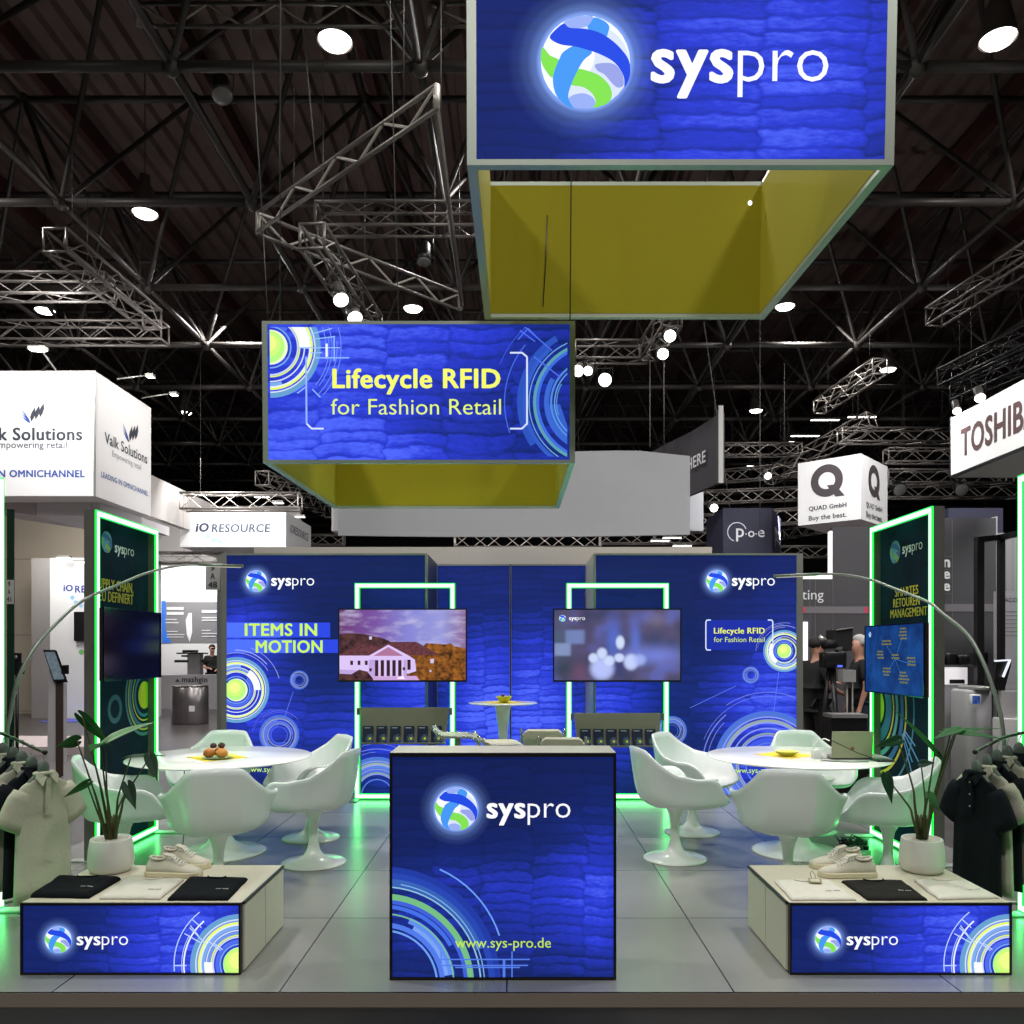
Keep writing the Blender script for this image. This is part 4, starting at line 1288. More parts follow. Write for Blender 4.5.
# bar table with trumpet leg
bt = thing('bar_table', 'small round white bar table with yellow bowl, before the recess panels', 'table', (X(503, 7.35), 7.35, 0))
ZB = Z(702.5, 7.35)
m_ = MB(); m_.lathe([(.03, ZB - .022), (.25, ZB - .018), (.30, ZB - .008), (.312, ZB - .003), (.308, ZB), (.02, ZB)], None, 48); m_.build('tabletop', MATS['white_gloss_top'], bt, local=True)
m_ = MB(); m_.lathe([(.23, 0), (.232, .006), (.2, .014), (.12, .03), (.06, .07), (.038, .15), (.030, .35), (.032, .6), (.042, .8), (.062, .95), (.075, ZB - .0225)], None, 40); m_.build('pedestal', LACQ, bt, local=True)


def napkin(label, c, z, w, rot):
    m_ = MB(); k = 6; vs, fs = [], []
    for i in range(k + 1):
        for j in range(k + 1):
            x, y = (i / k - .5) * w, (j / k - .5) * w
            vs.append((c[0] + x * cos(rot) - y * sin(rot), c[1] + x * sin(rot) + y * cos(rot), z + .0012 + .0012 * noise.noise(Vector((i * .7, j * .7, c[0])))))
    for i in range(k):
        for j in range(k): fs.append((i * (k + 1) + j, (i + 1) * (k + 1) + j, (i + 1) * (k + 1) + j + 1, i * (k + 1) + j + 1))
    m_.add(vs, fs, None, True)
    o = m_.build('yellow_napkin', mat('yellow_paper', C(236, 206, 60), .8, var=.04))
    o.location = (0, 0, 0)
    modify(o, ('SOLIDIFY', dict(thickness=.0008, offset=0)))
    return tag(o, label, 'napkin')


napkin('yellow napkin spread under the pastries on the left table', (X(219, 6.08), 6.05), ZT, .33, R(45))
napkin('yellow napkin under the bowl on the laptop table', (X(785, 6.2), 6.2), ZT, .33, R(38))
napkin('yellow napkin under the bowl on the tall bar table', (X(503, 7.35), 7.35), ZB, .30, R(42))

# pastries on plate
pc = (X(217.5, 5.98), 5.98)
pl = thing('pastry_plate', 'small green plate holding pastries on the left table', 'plate', (pc[0], pc[1], ZT + .0035))
m_ = MB(); m_.lathe([(.02, 0), (.075, 0), (.105, .008), (.108, .010), (.10, .0095), (.07, .004), (.02, .004)], None, 32); m_.build('plate', mat('green_glaze', C(150, 176, 96), .3), pl, local=True)
rnd = random.Random(3)
PB = [mat('pastry_crust_a', C(176, 104, 40), .6, var=.35, scale=60, bump=.4), mat('pastry_crust_b', C(196, 128, 56), .6, var=.35, scale=60, bump=.4), mat('pastry_cocoa', C(70, 40, 28), .6, var=.3, scale=50, bump=.4)]
PN = ['golden pastry at the front left of the pastry plate', 'golden pastry at the front right of the pastry plate', 'golden pastry at the back of the pastry plate',
      'dark chocolate pastry on top of the pastry heap, left', 'dark berry pastry on top of the pastry heap, right']
for i, (dx, dy, dz, k, pr) in enumerate(((-.047, -.036, .0, 0, .043), (.047, -.04, 0, 1, .043), (.0, .048, 0, 0, .042), (-.028, -.005, .064, 2, .026), (.03, .0, .066, 2, .026))):
    m_ = MB(); n, mm = 12, 7
    c = Vector((pc[0] + dx, pc[1] + dy, ZT + .0095 + pr * .88 + dz))
    m_.ball((0, 0, 0), pr, None, n, mm, (1.0, .95, .8))
    m_.v = [tuple(Vector(v) * (1 + .18 * noise.noise(Vector(v) * 60 + Vector((i, 0, 0)))) + c) for v in m_.v]
    tag(m_.build('pastry', PB[k]), PN[i], 'pastry', 'pastries on the plate')


def bowl(name, label, c, z, r, h, m1, n=32):
    b = MB()
    b.lathe([(r * .45, 0), (r * .5, .002), (r * .92, h * .8), (r, h), (r * .94, h), (r * .86, h * .78), (r * .45, .006), (r * .05, .005)], None, n)
    t = b.build(name, m1); t.data.transform(Matrix.Translation((c[0], c[1], z)))
    return tag(t, label, 'bowl')


YB = mat('yellow_green_ceramic', C(206, 206, 80), .35)
bowl('bowl', 'shallow yellow bowl on the laptop table', (X(787, 6.12), 6.12), ZT + .004, .085, .035, YB)
bowl('bowl', 'yellow bowl standing on the tall bar table', (X(504, 7.3), 7.3), ZB + .004, .073, .055, YB)
for i, (x, y, z, c, lab) in enumerate(((X(778, 6.3), 6.3, ZT + .0005, (206, 70, 60), 'small red wrapped sweet on the laptop table'), (X(794, 6.32), 6.32, ZT + .0005, (60, 70, 170), 'small blue wrapped sweet on the laptop table'),
                                       (X(503, 7.3), 7.3, ZB + .0535, (110, 40, 30), 'dark red sweet in the bar table bowl'))):
    m_ = MB(); m_.ball((x, y, z + .012), .012, None, 10, 6, (1.4, 1, 1)); tag(m_.build('wrapped_sweet', mat('sweet_%d' % i, C(*c), .3)), lab, 'sweet')

# laptop seen from behind
dl = 5.93
xl_, xr_ = X(831, dl), X(872, dl)
lt = thing('laptop', 'beige laptop seen from behind on the right round table', 'laptop', ((xl_ + xr_) / 2, dl, ZT))
m_ = MB(); m_.rbox((xl_, dl + .002, ZT + .001), (xr_, dl + .215, ZT + .015), .012); m_.build('keyboard_base', mat('laptop_grey', C(90, 88, 86), .4, .4), lt)
m_ = MB(); tl_ = R(6)
mt_ = Matrix.Translation((0, dl, ZT + .0155)) @ Matrix.Rotation(tl_, 4, 'X')
m_.box((xl_, -.008, .0), (xr_, 0, .192), None, mt_); m_.build('lid', mat('laptop_beige', C(172, 164, 140), .4, .25), lt)
m_ = MB(); m_.box(((xl_ + xr_) / 2 - .012, -.0088, .058), ((xl_ + xr_) / 2 + .014, -.0081, .08), None, mt_); m_.build('lid_emblem', mat('copper_mark', C(150, 92, 66), .4), lt)
m_ = MB(); m_.rbox((X(874, 5.86), 5.80, ZT + .0005), (X(874, 5.86) + .13, 5.98, ZT + .009), .01)
tag(m_.build('tablet', BLACK), 'thin black tablet lying beside the laptop at the table edge', 'tablet')
ch = thing('charger', 'white power adapter with cable loop beside the laptop', 'charger', (X(816, 6.0), 6.0, ZT))
m_ = MB(); m_.rbox((X(812, 6.0), 5.97, ZT + .0005), (X(820, 6.0), 6.03, ZT + .065), .008); m_.build('adapter', LACQ, ch)
m_ = MB(); m_.rbox((X(821, 6.0), 5.97, ZT + .0005), (X(829.5, 5.93), 6.02, ZT + .03), .008); m_.build('adapter', LACQ, ch)
m_ = MB(); m_.tube([(X(814, 6.0), 6.0, ZT + .06), (X(814, 6.0), 6.0, ZT + .10), (X(818, 6.0), 6.0, ZT + .135), (X(825, 5.99), 5.99, ZT + .145), (X(829.7, 5.9), 5.91, ZT + .14)], .005); m_.build('cable', LACQ, ch)
m_ = MB(); m_.tube([(X(832, 5.88), 5.905, ZT + .145), (X(845, 5.88), 5.895, ZT + .10), (X(858, 5.88), 5.89, ZT + .055), (X(872, 5.87), 5.87, ZT + .02), (X(876, 5.86), 5.80, ZT + .0135)], .003)
tag(m_.build('black_cable', BLACK), 'thin black cable hanging over the laptop lid', 'cable')
m_ = MB(); m_.tube([(X(822, 5.85), 5.88, ZT + .004), (X(835, 5.8), 5.80, ZT + .004), (X(852, 5.8), 5.775, ZT + .004), (X(868, 5.8), 5.79, ZT + .004)], .003)
tag(m_.build('black_cable', BLACK), 'black cable lying on the table in front of the laptop', 'cable')
# power strip and wires on the floor
ps = thing('power_strip', 'power strip with plugs on the floor under the laptop table', 'power strip', (X(852, 5.8), 5.95, 0))
zz = 0
c_ = PZ(858, 856, .0)
m_ = MB(); m_.rbox((c_.x - .09, c_.y - .03, .001), (c_.x + .09, c_.y + .03, .045), .012); m_.build('socket_bar', LACQ, ps)
for k in range(3):
    m_ = MB(); m_.rbox((c_.x - .06 + k * .05, c_.y - .018, .0455), (c_.x - .025 + k * .05, c_.y + .018, .075), .008); m_.build('plug', BLACK, ps)
rnd = random.Random(5)
c_ = PZ(851, 846, .0)
cw = thing('cable_tangle', 'tangle of black cables with adapters on the floor under the laptop table', 'cables', (c_.x, c_.y + .02, 0))
for k in range(5):
    pts = []; a = rnd.uniform(0, 6)
    for i in range(14):
        a += rnd.uniform(.35, .9)
        rr = rnd.uniform(.04, .09)
        pts.append(Vector((c_.x + rr * cos(a) * 1.3, c_.y + .02 + rr * sin(a) * .6, .012 + abs(noise.noise(Vector((i * .4, k, 0)))) * .12)))
    m_ = MB(); m_.tube(pts, .004, None, 6); m_.build('cable', BLACK, cw)
for dx, dy in ((-.06, .0), (.05, .01)):
    m_ = MB(); m_.rbox((c_.x + dx, c_.y + dy, .001), (c_.x + dx + .085, c_.y + dy + .045, .04), .01); m_.build('adapter', BLACK, cw)
m_ = MB(); m_.tube([PZ(184, 766, ZT - .04), (X(186, 5.95), 5.95, .35), (X(183, 5.9), 5.9, .12), (X(176, 5.7), 5.66, .02), (X(160, 5.5), 5.6, .012), (X(150, 5.5), 5.75, .012)], .004)
tag(m_.build('black_cable', BLACK), 'black cable running down from the left table to the floor', 'cable')

# ================================================================== bar stools
def make_stool():
    t = thing('bar_stool', 'bar stool', 'stool')
    prof = [(-.215, .845), (-.195, .825), (-.165, .79), (-.13, .776), (-.05, .775), (.08, .775), (.13, .768), (.165, .745), (.185, .70), (.19, .64)]
    def sheet(w, th, pr):
        m_ = MB(); rings = []
        for i, (y, z) in enumerate(pr):
            a = pr[max(0, i - 1)]; b = pr[min(len(pr) - 1, i + 1)]
            ty, tz_ = b[0] - a[0], b[1] - a[1]; l = sqrt(ty * ty + tz_ * tz_)
            ny, nz = -tz_ / l, ty / l
            q = w * (.74, .9, .97, 1, 1, 1, 1, 1, .97, .92)[i]
            rings.append([Vector((-q, y, z)), Vector((q, y, z)), Vector((q, y - ny * th, z - nz * th)), Vector((-q, y - ny * th, z - nz * th))])
        return m_.loft(rings, None, False, True)
    sheet(.17, .022, prof).build('seat', mat('beige_stool_seat', C(222, 214, 194), .5), t, local=True)
    f = MB()
    for s in (-1, 1):
        f.tube([(s * .18, -.22, .845), (s * .18, -.165, .785), (s * .18, -.12, .768), (s * .18, .09, .766), (s * .18, .15, .75), (s * .18, .185, .70), (s * .18, .19, .5), (s * .18, .19, .34), (s * .17, .17, .31)], .011, None, 8)
    f.tube([(-.17, .17, .31), (.17, .17, .31)], .011, None, 8)
    f.build('side_frame', mat('satin_steel', C(176, 176, 176), .25, .8), t, local=True)
    m_ = MB(); m_.tube([(0, .0, .012), (0, 0, .752)], .026, None, 16); m_.build('column', MATS['satin_steel'], t, local=True)
    m_ = MB(); m_.lathe([(.2, 0), (.2, .006), (.19, .011), (.03, .014)], None, 36); m_.build('base', MATS['satin_steel'], t, local=True)
    for s in (-1, 1):
        m_ = MB(); m_.tube([(s * .168, 0, .7515), (s * .168, .0, .60), (s * .1, 0, .45)], .008, None, 8) if False else m_.tube([(s * .17, .17, .31), (s * .027, .02, .31)], .008, None, 8); m_.build('footrest_arm', MATS['satin_steel'], t, local=True)
    return t


st0 = make_stool()
ST = [(X(458, 7.15), 7.15, 4, 'bar stool left of the bar table, its raised back edge on the left'), (X(503, 6.55), 6.55, 8, 'bar stool in the middle, just showing over the counter edge'),
      (X(543, 6.9), 7.08, 90, 'bar stool right of the bar table, higher of two backs seen there'), (X(564, 6.25), 6.44, 86, 'bar stool showing over the right part of the counter, lower of two backs')]
for i, (x, y, a, lab) in enumerate(ST):
    r = R(a - 90)
    if i == 0: st0.location = (x, y, 0); st0.rotation_euler = (0, 0, r); st0['label'] = lab; st0['group'] = 'bar stools'
    else: dup(st0, (x, y, 0), r, lab, 'bar stools')

# ================================================================== arc lamps over the two tables
STEEL = mat('brushed_lamp_steel', C(150, 152, 146), .35, .5)
def smooth(pts, k=4):
    out = []
    n = len(pts)
    for i in range(n - 1):
        p0, p1, p2, p3 = pts[max(0, i - 1)], pts[i], pts[i + 1], pts[min(n - 1, i + 2)]
        for j in range(k):
            t = j / k
            out.append(.5 * ((2 * p1) + (p2 - p0) * t + (2 * p0 - 5 * p1 + 4 * p2 - p3) * t * t + (3 * p1 - p0 - 3 * p2 + p3) * t ** 3))
    out.append(pts[-1])
    return out


for path, lab, tab, pw in ((((6, 790, 5.0), (7, 735, 5.0), (10, 717, 5.02), (17, 682, 5.05), (32, 652, 5.12), (50, 630, 5.22), (82, 601, 5.44), (120, 584, 5.72), (150, 572, 5.85), (187, 565, 5.97), (241, 566, 6.1)), 'tall thin arc lamp curving over the pastry table on the left', TL, 1.0),
                           (((1006, 790, 5.0), (1003, 732, 5.0), (998, 705, 5.03), (985.5, 667, 5.1), (968, 635, 5.2), (943, 614, 5.33), (928, 602, 5.43), (898, 590, 5.62), (868, 579, 5.8), (833, 574, 5.95), (776, 576, 6.1)), 'tall thin arc lamp curving over the laptop table on the right', TR, 1.3)):
    pts = [P(*p) for p in path]
    foot = Vector((pts[0].x, pts[0].y, .02))
    t = thing('arc_lamp', lab, 'lamp', (foot.x, foot.y, 0), 'arc lamps')
    full = smooth([foot, Vector((foot.x, foot.y, .5))] + pts)
    n = len(full)
    m_ = MB(); m_.tube(full, [.014 - .006 * i / n for i in range(n)], None, 10); m_.build('curved_pole', STEEL, t)
    m_ = MB(); m_.lathe([(.16, 0), (.16, .012), (.15, .018), (.02, .019)], None, 32, (foot.x, foot.y, 0)); m_.build('base', STEEL, t)
    e = pts[-1]
    dr = (full[-1] - full[-4]).normalized()
    m_ = MB(); m_.tube([e - dr * .3, e + dr * .02], .011, None, 10); m_.build('lamp_head', STEEL, t)
    m_ = MB(); m_.bar(e - dr * .28 + Vector((0, 0, -.0125)), e + dr * .0 + Vector((0, 0, -.0125)), .012, .002); m_.build('light_bar', E(230, 224, 206, .8), t)
    ld = bpy.data.lights.new('arc_lamp_light', 'SPOT')
    ld.energy = 42 * pw; ld.spot_size = R(88); ld.spot_blend = .5; ld.shadow_soft_size = .05; ld.color = (1, .95, .86)
    lo_ = bpy.data.objects.new('arc_lamp_light', ld); COL.objects.link(lo_)
    lo_.location = e - dr * .12 + Vector((0, 0, -.05))
    tgt = Vector((tab.x, tab.y - .05, ZT))
    lo_.rotation_euler = (tgt - lo_.location).to_track_quat('-Z', 'Y').to_euler()

# ================================================================== potted plants
POT = mat('white_ceramic_pot', C(216, 214, 206), .55, var=.02)
LEAF = mat('leaf_green', C(34, 84, 38), .55, var=.35, scale=14, spec=.2)
LEAFD = mat('leaf_dark_green', C(22, 52, 32), .5, var=.3, scale=14, spec=.2)
LEAFS = mat('leaf_silver_green', C(128, 150, 118), .3, var=.3, scale=20)
STALK = mat('speckled_stalk', C(74, 76, 38), .6, var=.75, scale=90)
SOIL = mat('pot_gravel', C(190, 184, 170), .9, var=.3, scale=120, bump=.6)


def leaf(bs, tip, w, m1, side, droop=.0, nm='leaf', par=None):
    """arrow shaped leaf from stalk joint bs to tip; side: direction of its width"""
    bs, tip = Vector(bs), Vector(tip)
    ax = tip - bs; L_ = ax.length
    sd = (Vector(side) - ax.normalized() * Vector(side).dot(ax.normalized())).normalized()
    up = ax.normalized().cross(sd)
    if up.z < 0: up = -up
    prof = [(-.22, .30, .52), (-.12, .16, .80), (0, 0, .98), (.12, 0, 1.0), (.28, 0, .93), (.45, 0, .74), (.62, 0, .5), (.8, 0, .25), (.93, 0, .08), (1.0, 0, .01)]
    vs, fs = [], []
    for (t, inn, k) in prof:
        c = bs + ax * t + up * (droop * L_ * (-(t * t)) + droop * L_ * t)
        for q in (-1, -.55, 0 if t >= 0 else -inn, 0 if t >= 0 else inn, .55, 1):
            qq = q
            if t < 0 and abs(q) == .55: qq = math.copysign(max(inn + .1, .5), q)
            vs.append(c + sd * (qq * k * w) + up * (abs(qq) * k * w * .28 - (abs(qq) ** 2) * k * w * .12))
    for i in range(len(prof) - 1):
        for j in range(5):
            if j == 2 and i < 2: continue
            fs.append((i * 6 + j, i * 6 + j + 1, (i + 1) * 6 + j + 1, (i + 1) * 6 + j))
    m_ = MB(); m_.add(vs, fs, None, True)
    o = m_.build(nm, m1, par)
    modify(o, ('SUBSURF', dict(levels=1, render_levels=1)), ('SOLIDIFY', dict(thickness=.0016, offset=0)))
    return o


def plant(label, pcx, d0, leaves, rim, pot_label):
    zt_ = ZP + .001
    c = Vector((X(pcx, d0), d0, zt_))
    t = thing('potted_plant', label, 'plant', c)
    m_ = MB()
    hgt = .176
    m_.lathe([(r_ * .97, z_) for r_, z_ in ((.085, 0), (.10, .006), (.112, .022), (.118, .06), (.113, .12), (.105, hgt - .006), (.102, hgt), (.095, hgt - .002), (.093, hgt - .02), (.09, hgt - .022), (.01, hgt - .022))], None, 48, (0, 0, 0))
    m_.build('pot', POT, t, local=True)
    m_ = MB(); m_.lathe([(.086, hgt - .0215), (.085, hgt - .012), (.05, hgt - .006), (.005, hgt - .005)], None, 32); m_.build('gravel', SOIL, t, local=True)['kind'] = 'stuff'
    rnd = random.Random(int(pcx))
    for (jx, jy, jd, tx_, ty_, td, w, mm, side, foot, dr) in leaves:
        j, tp = P(jx, jy, jd), P(tx_, ty_, td)
        f = Vector((c.x + foot[0], c.y + foot[1], c.z + hgt - .008))
        mid = f.lerp(j, .55) + Vector((f.x - j.x, 0, 0)) * .14
        pts = smooth([f, f.lerp(mid, .55) + Vector((foot[0] * .15, 0, .02)), mid, j], 5)
        n = len(pts)
        m_ = MB(); m_.tube(pts, [.0095 - .0068 * (i / n) ** .8 for i in range(n)], None, 8); m_.build('stalk', STALK, t)
        leaf(j, tp, w, mm, side, dr, 'leaf', t)
    # papery sheaths round the foot of the stalks
    m_ = MB()
    for k in range(5):
        a = k * 1.3
        m_.tube([(c.x + .018 * cos(a), c.y + .018 * sin(a), c.z + hgt - .008), (c.x + .013 * cos(a), c.y + .013 * sin(a), c.z + hgt + .06), (c.x + .020 * cos(a), c.y + .02 * sin(a), c.z + hgt + .12)], [.013, .011, .005], None, 8)
    m_.build('leaf_sheath', STALK, t)
    return t


d = 4.343
plant('leafy green plant with spotted stalks in a white pot on the left plinth', 111, d, [
    (77, 741, 4.15, 56, 747, 4.05, .035, LEAF, (.4, .2, 1), (-.02, .0), .1),
    (83, 718, 4.2, 113, 748, 4.3, .03, LEAF, (.8, .3, .9), (-.008, .01), .15),
    (106, 742, 4.2, 156, 722, 4.15, .05, LEAFS, (0, 1, .55), (.0, -.01), .12),
    (100, 744, 4.2, 90, 752, 4.0, .045, LEAF, (1, .4, .2), (.002, .012), .1),
    (131, 757, 4.2, 166, 756, 4.15, .034, LEAFD, (0, 1, .15), (.012, .006), .05),
    (150, 757, 4.15, 158, 782, 4.1, .030, LEAFD, (1, .3, 0), (.018, -.004), .0),
    (128, 786, 4.12, 136, 810, 4.08, .032, LEAFD, (1, .25, 0), (.02, .008), .0),
    (87, 783, 4.15, 63, 798, 4.08, .02, LEAF, (.3, .3, 1), (-.018, -.008), -.1)], None, None)
plant('leafy green plant with spotted stalks in a white pot on the right plinth', 922, d, [
    (898, 740, 4.2, 875, 747, 4.12, .028, LEAFD, (.2, .6, .9), (-.016, .0), .05),
    (935, 751, 4.2, 893, 709, 4.25, .022, LEAF, (.5, .5, .4), (.0, .01), .08),
    (955, 731, 4.25, 1000, 728.5, 4.15, .03, LEAF, (0, 1, .12), (.016, .004), .05),
    (951, 732, 4.2, 1003, 739, 4.0, .045, LEAF, (0, 1, .2), (.02, -.004), .04),
    (957, 730, 4.15, 932, 740, 3.98, .03, LEAF, (.1, 1, .3), (.012, -.01), .02),
    (886, 777, 4.12, 892, 804, 4.08, .034, LEAFD, (1, .2, 0), (-.02, -.006), .0),
    (921, 764, 4.15, 935, 763, 4.1, .026, LEAFD, (0, .8, .5), (.004, -.012), .0),
    (930, 795, 4.12, 940, 812, 4.06, .024, LEAF, (.8, .3, .3), (.014, .01), .0)], None, None)

# ================================================================== sneakers
CANV = mat('off_white_canvas', C(206, 198, 182), .75, var=.05, scale=40, bump=.1)
SOLE = mat('cream_rubber', C(214, 202, 172), .5, var=.03)
LACE = mat('white_laces', C(228, 226, 220), .8)
INN = mat('shoe_lining', C(118, 106, 92), .9)


def sneaker(name, label, loc, rot, laces=True, flat=1.0):
    t = thing(name, label, 'shoe', loc, 'white sneakers on the plinths')
    t.rotation_euler = (0, 0, rot)
    # sections along the foot, local x from heel 0 to toe .285
    S = [(.0, .022, .060, .02), (.012, .032, .088, .05), (.04, .036, .094, .08), (.075, .037, .086, .08), (.105, .0375, .092, .06), (.125, .038, .096, .045), (.15, .040, .086, .03), (.18, .044, .070, .025), (.215, .046, .056, .03), (.25, .042, .047, .035), (.272, .032, .040, .04), (.284, .016, .030, .05)]
    def ring(x, w, h, z0, n=14):
        out = []
        for i in range(n):
            a = pi * i / (n - 1)
            cw = cos(a); sh = sin(a)
            k = abs(sh) ** .75
            ww = w * (1 - .42 * k * k) if h > .06 else w * (1 - .2 * k * k)
            out.append(Vector((x, ww * math.copysign(abs(cw) ** .6, cw), z0 + (h - z0) * k)))
        return out
    u = MB(); u.loft([ring(x, w, h * flat, .024) for x, w, h, _ in S], None, True, True); u.build('upper', CANV, t, local=True)
    sl_ = MB()
    def sring(z, k):
        out = []
        for i in range(len(S)): out.append(Vector((S[i][0] + (.004 if i == len(S) - 1 else (-.004 if i == 0 else 0)), S[i][1] + k, z)))
        return out + [Vector((p.x, -p.y, p.z)) for p in reversed(out)]
    sl_.loft([sring(.0, .002), sring(.004, .006), sring(.022, .006), sring(.028, .002)], None, False, True); sl_.build('sole', SOLE, t, local=True)
    c = MB()
    pts = []
    for i in range(20):
        a = 2 * pi * i / 20
        x = .062 + .047 * cos(a)
        h = interp([(.0, .086), (.02, .096), (.05, .088), (.09, .089), (.12, .106)], x) * flat
        pts.append(Vector((x, .0255 * sin(a), h + .002)))
    c.tube(pts + pts[:2], .006, None, 8); c.build('collar', CANV, t, local=True)
    ins = MB(); ins.face([p + Vector((0, 0, -.001)) for p in pts]); ins.build('opening', INN, t, local=True)
    tg = MB(); tg.prism([(.104, -.018, .100 * flat), (.104, .018, .100 * flat), (.15, .02, .089 * flat), (.15, -.02, .089 * flat)], (-.012, 0, .016)); tg.build('tongue', CANV, t, local=True)
    if laces:
        for k in range(6):
            x = .118 + k * .015
            h = interp([(.10, .100), (.125, .0995), (.15, .0895), (.18, .0735), (.215, .059)], x) * flat
            l = MB(); l.tube([(x, -.028, h - .010), (x + .006, -.012, h + .003), (x - .004, .012, h + .003), (x + .004, .028, h - .010)], .0036, None, 6); l.build('lace', LACE, t, local=True)
    return t


p_ = PZ(145, 877, ZP)
sneaker('sneaker', 'off white sneaker nearer the viewer on the left plinth, toe pointing right', (p_.x, p_.y + .03, ZP + .001), R(-4), True)
p_ = PZ(157, 868, ZP)
sneaker('sneaker', 'off white sneaker further back on the left plinth, toe pointing right', (p_.x - .0, p_.y + .06, ZP + .001), R(-12), True)
p_ = PZ(877, 878, ZP)
sneaker('sneaker', 'cream sneaker nearer the viewer on the right plinth, toe pointing left', (p_.x, p_.y + .03, ZP + .001), R(180), True)
p_ = PZ(866, 869, ZP)
sneaker('sneaker', 'cream sneaker further back on the right plinth, toe pointing left', (p_.x, p_.y + .055, ZP + .001), R(186), True)

# ================================================================== folded tees
TB_ = mat('black_jersey', C(20, 22, 26), .9, var=.25, scale=30, bump=.3, spec=.1)
TK = mat('charcoal_jersey', C(38, 36, 34), .9, var=.2, scale=30, bump=.3, spec=.1)
TW = mat('white_jersey', C(214, 208, 196), .9, var=.04, scale=30, bump=.3)


def tee(label, cs, m1, dark, th=.02, seed=0, n=16):
    """cs: photo corners near-left, near-right, far-right, far-left on the plinth top"""
    c = [PZ(px, py, ZP) for px, py in cs]
    ctr = (c[0] + c[1] + c[2] + c[3]) / 4
    t = thing('folded_tee', label, 'shirt', (ctr.x, ctr.y, ZP + .001), 'folded tees on the plinths')
    m_ = MB(); vs, fs = [], []
    def pos(u, v):
        # rounded outline
        a = (c[0].lerp(c[1], u)).lerp(c[3].lerp(c[2], u), v)
        e = min(u, 1 - u, v, 1 - v)
        z = th * min(1, (e / .05) ** .5) if e > 0 else 0
        z += .004 * noise.noise(Vector((u * 5 + seed, v * 4, 1))) * min(1, e * 12)
        j = .006 * noise.noise(Vector((u * 4, v * 4, seed + 5)))
        return Vector((a.x + j, a.y + j * .6, ZP + .0015 + max(z, 0)))
    us = [0, .012, .03, .06] + [.06 + .88 * i / n for i in range(1, n)] + [.94, .97, .988, 1]
    for v in us:
        for u in us: vs.append(pos(u, v))
    k = len(us)
    for i in range(k - 1):
        for j in range(k - 1): fs.append((i * k + j, i * k + j + 1, (i + 1) * k + j + 1, (i + 1) * k + j))
    bot = [i for i in range(k)] + [k * i + k - 1 for i in range(1, k)] + [k * (k - 1) + i for i in range(k - 2, -1, -1)] + [k * i for i in range(k - 2, 0, -1)]
    fs.append(tuple(reversed(bot)))
    m_.add(vs, fs, None, True)
    m_.build('cloth', m1, t)
    # neckband at the far edge
    q = MB(); pts = []
    for i in range(13):
        a = pi * i / 12
        pts.append(pos(.5 + .16 * cos(a), .93 - .10 * sin(a)) + Vector((0, 0, .003)))
    q.tube(pts, .004, None, 6); q.build('neckband', m1, t)
    # small unreadable print on the chest: a short dashed line
    g = MB()
    for i in range(9):
        if i == 4: continue
        a, b = pos(.66 + .025 * i, .33), pos(.66 + .025 * i + .018, .33)
        up_ = pos(.66 + .025 * i, .355)
        zz_ = Vector((0, 0, .0022))
        g.face([a + zz_, b + zz_, b + (up_ - a) + zz_, up_ + zz_])
    g.build('chest_print', mat('print_pale', C(200, 200, 196), .8) if dark else mat('print_dark', C(50, 48, 50), .8), t)
    return t


tee('folded black tee at the left end of the left plinth', [(30, 898), (89, 899), (121, 880), (58, 879)], TB_, True, .024, 1)
tee('folded white tee between the two black tees on the left plinth', [(99, 899.5), (160, 900), (184, 881), (126, 879.5)], TW, False, .016, 2)
tee('folded black tee at the right end of the left plinth, before the sneakers', [(167, 901), (228, 901), (248, 880), (189, 879)], TB_, True, .018, 3)
tee('folded white tee with a paper tag at the left end of the right plinth', [(791, 901), (857, 901), (830, 882), (774, 882)], TW, False, .014, 4)
tee('folded charcoal tee in the middle of the right plinth', [(868, 901), (928, 901), (902, 882), (841, 882.5)], TK, True, .016, 5)
tee('folded white tee at the right end of the right plinth, below the pot', [(938, 900.5), (999, 899), (966, 882), (914, 882)], TW, False, .016, 6)
c_ = PZ(815, 886, ZP)
tg = thing('price_tag', 'small cream paper tag with string on the white tee', 'tag', (c_.x, c_.y, ZP + .019))
m_ = MB(); m_.box((-.03, -.022, .0), (.03, .022, .0025), None, Matrix.Rotation(R(-12), 4, 'Z') @ Matrix.Rotation(R(14), 4, 'X') @ Matrix.Translation((0, 0, .008))); m_.build('card', mat('kraft_card', C(150, 138, 104), .8), tg, local=True)
m_ = MB(); m_.box((-.022, -.014, .0026), (.022, .014, .0032), None, Matrix.Rotation(R(-12), 4, 'Z') @ Matrix.Rotation(R(14), 4, 'X') @ Matrix.Translation((0, 0, .008))); m_.build('card_field', mat('tag_paper', C(200, 194, 176), .8), tg, local=True)
m_ = MB(); m_.tube([(-.01, .02, .014), (-.012, .035, .035), (0, .045, .042), (.012, .035, .03), (.01, .02, .016)], .0014, None, 6); m_.build('string', BLACK, tg, local=True)

# ================================================================== clothes arms with polos
HANG = mat('grey_wood_hanger', C(96, 104, 98), .5, var=.1)
SH_W = mat('ecru_pique', C(196, 192, 172), .9, var=.05, scale=60, bump=.25)
SH_D = mat('navy_black_pique', C(26, 30, 36), .9, var=.2, scale=60, bump=.25, spec=.15)


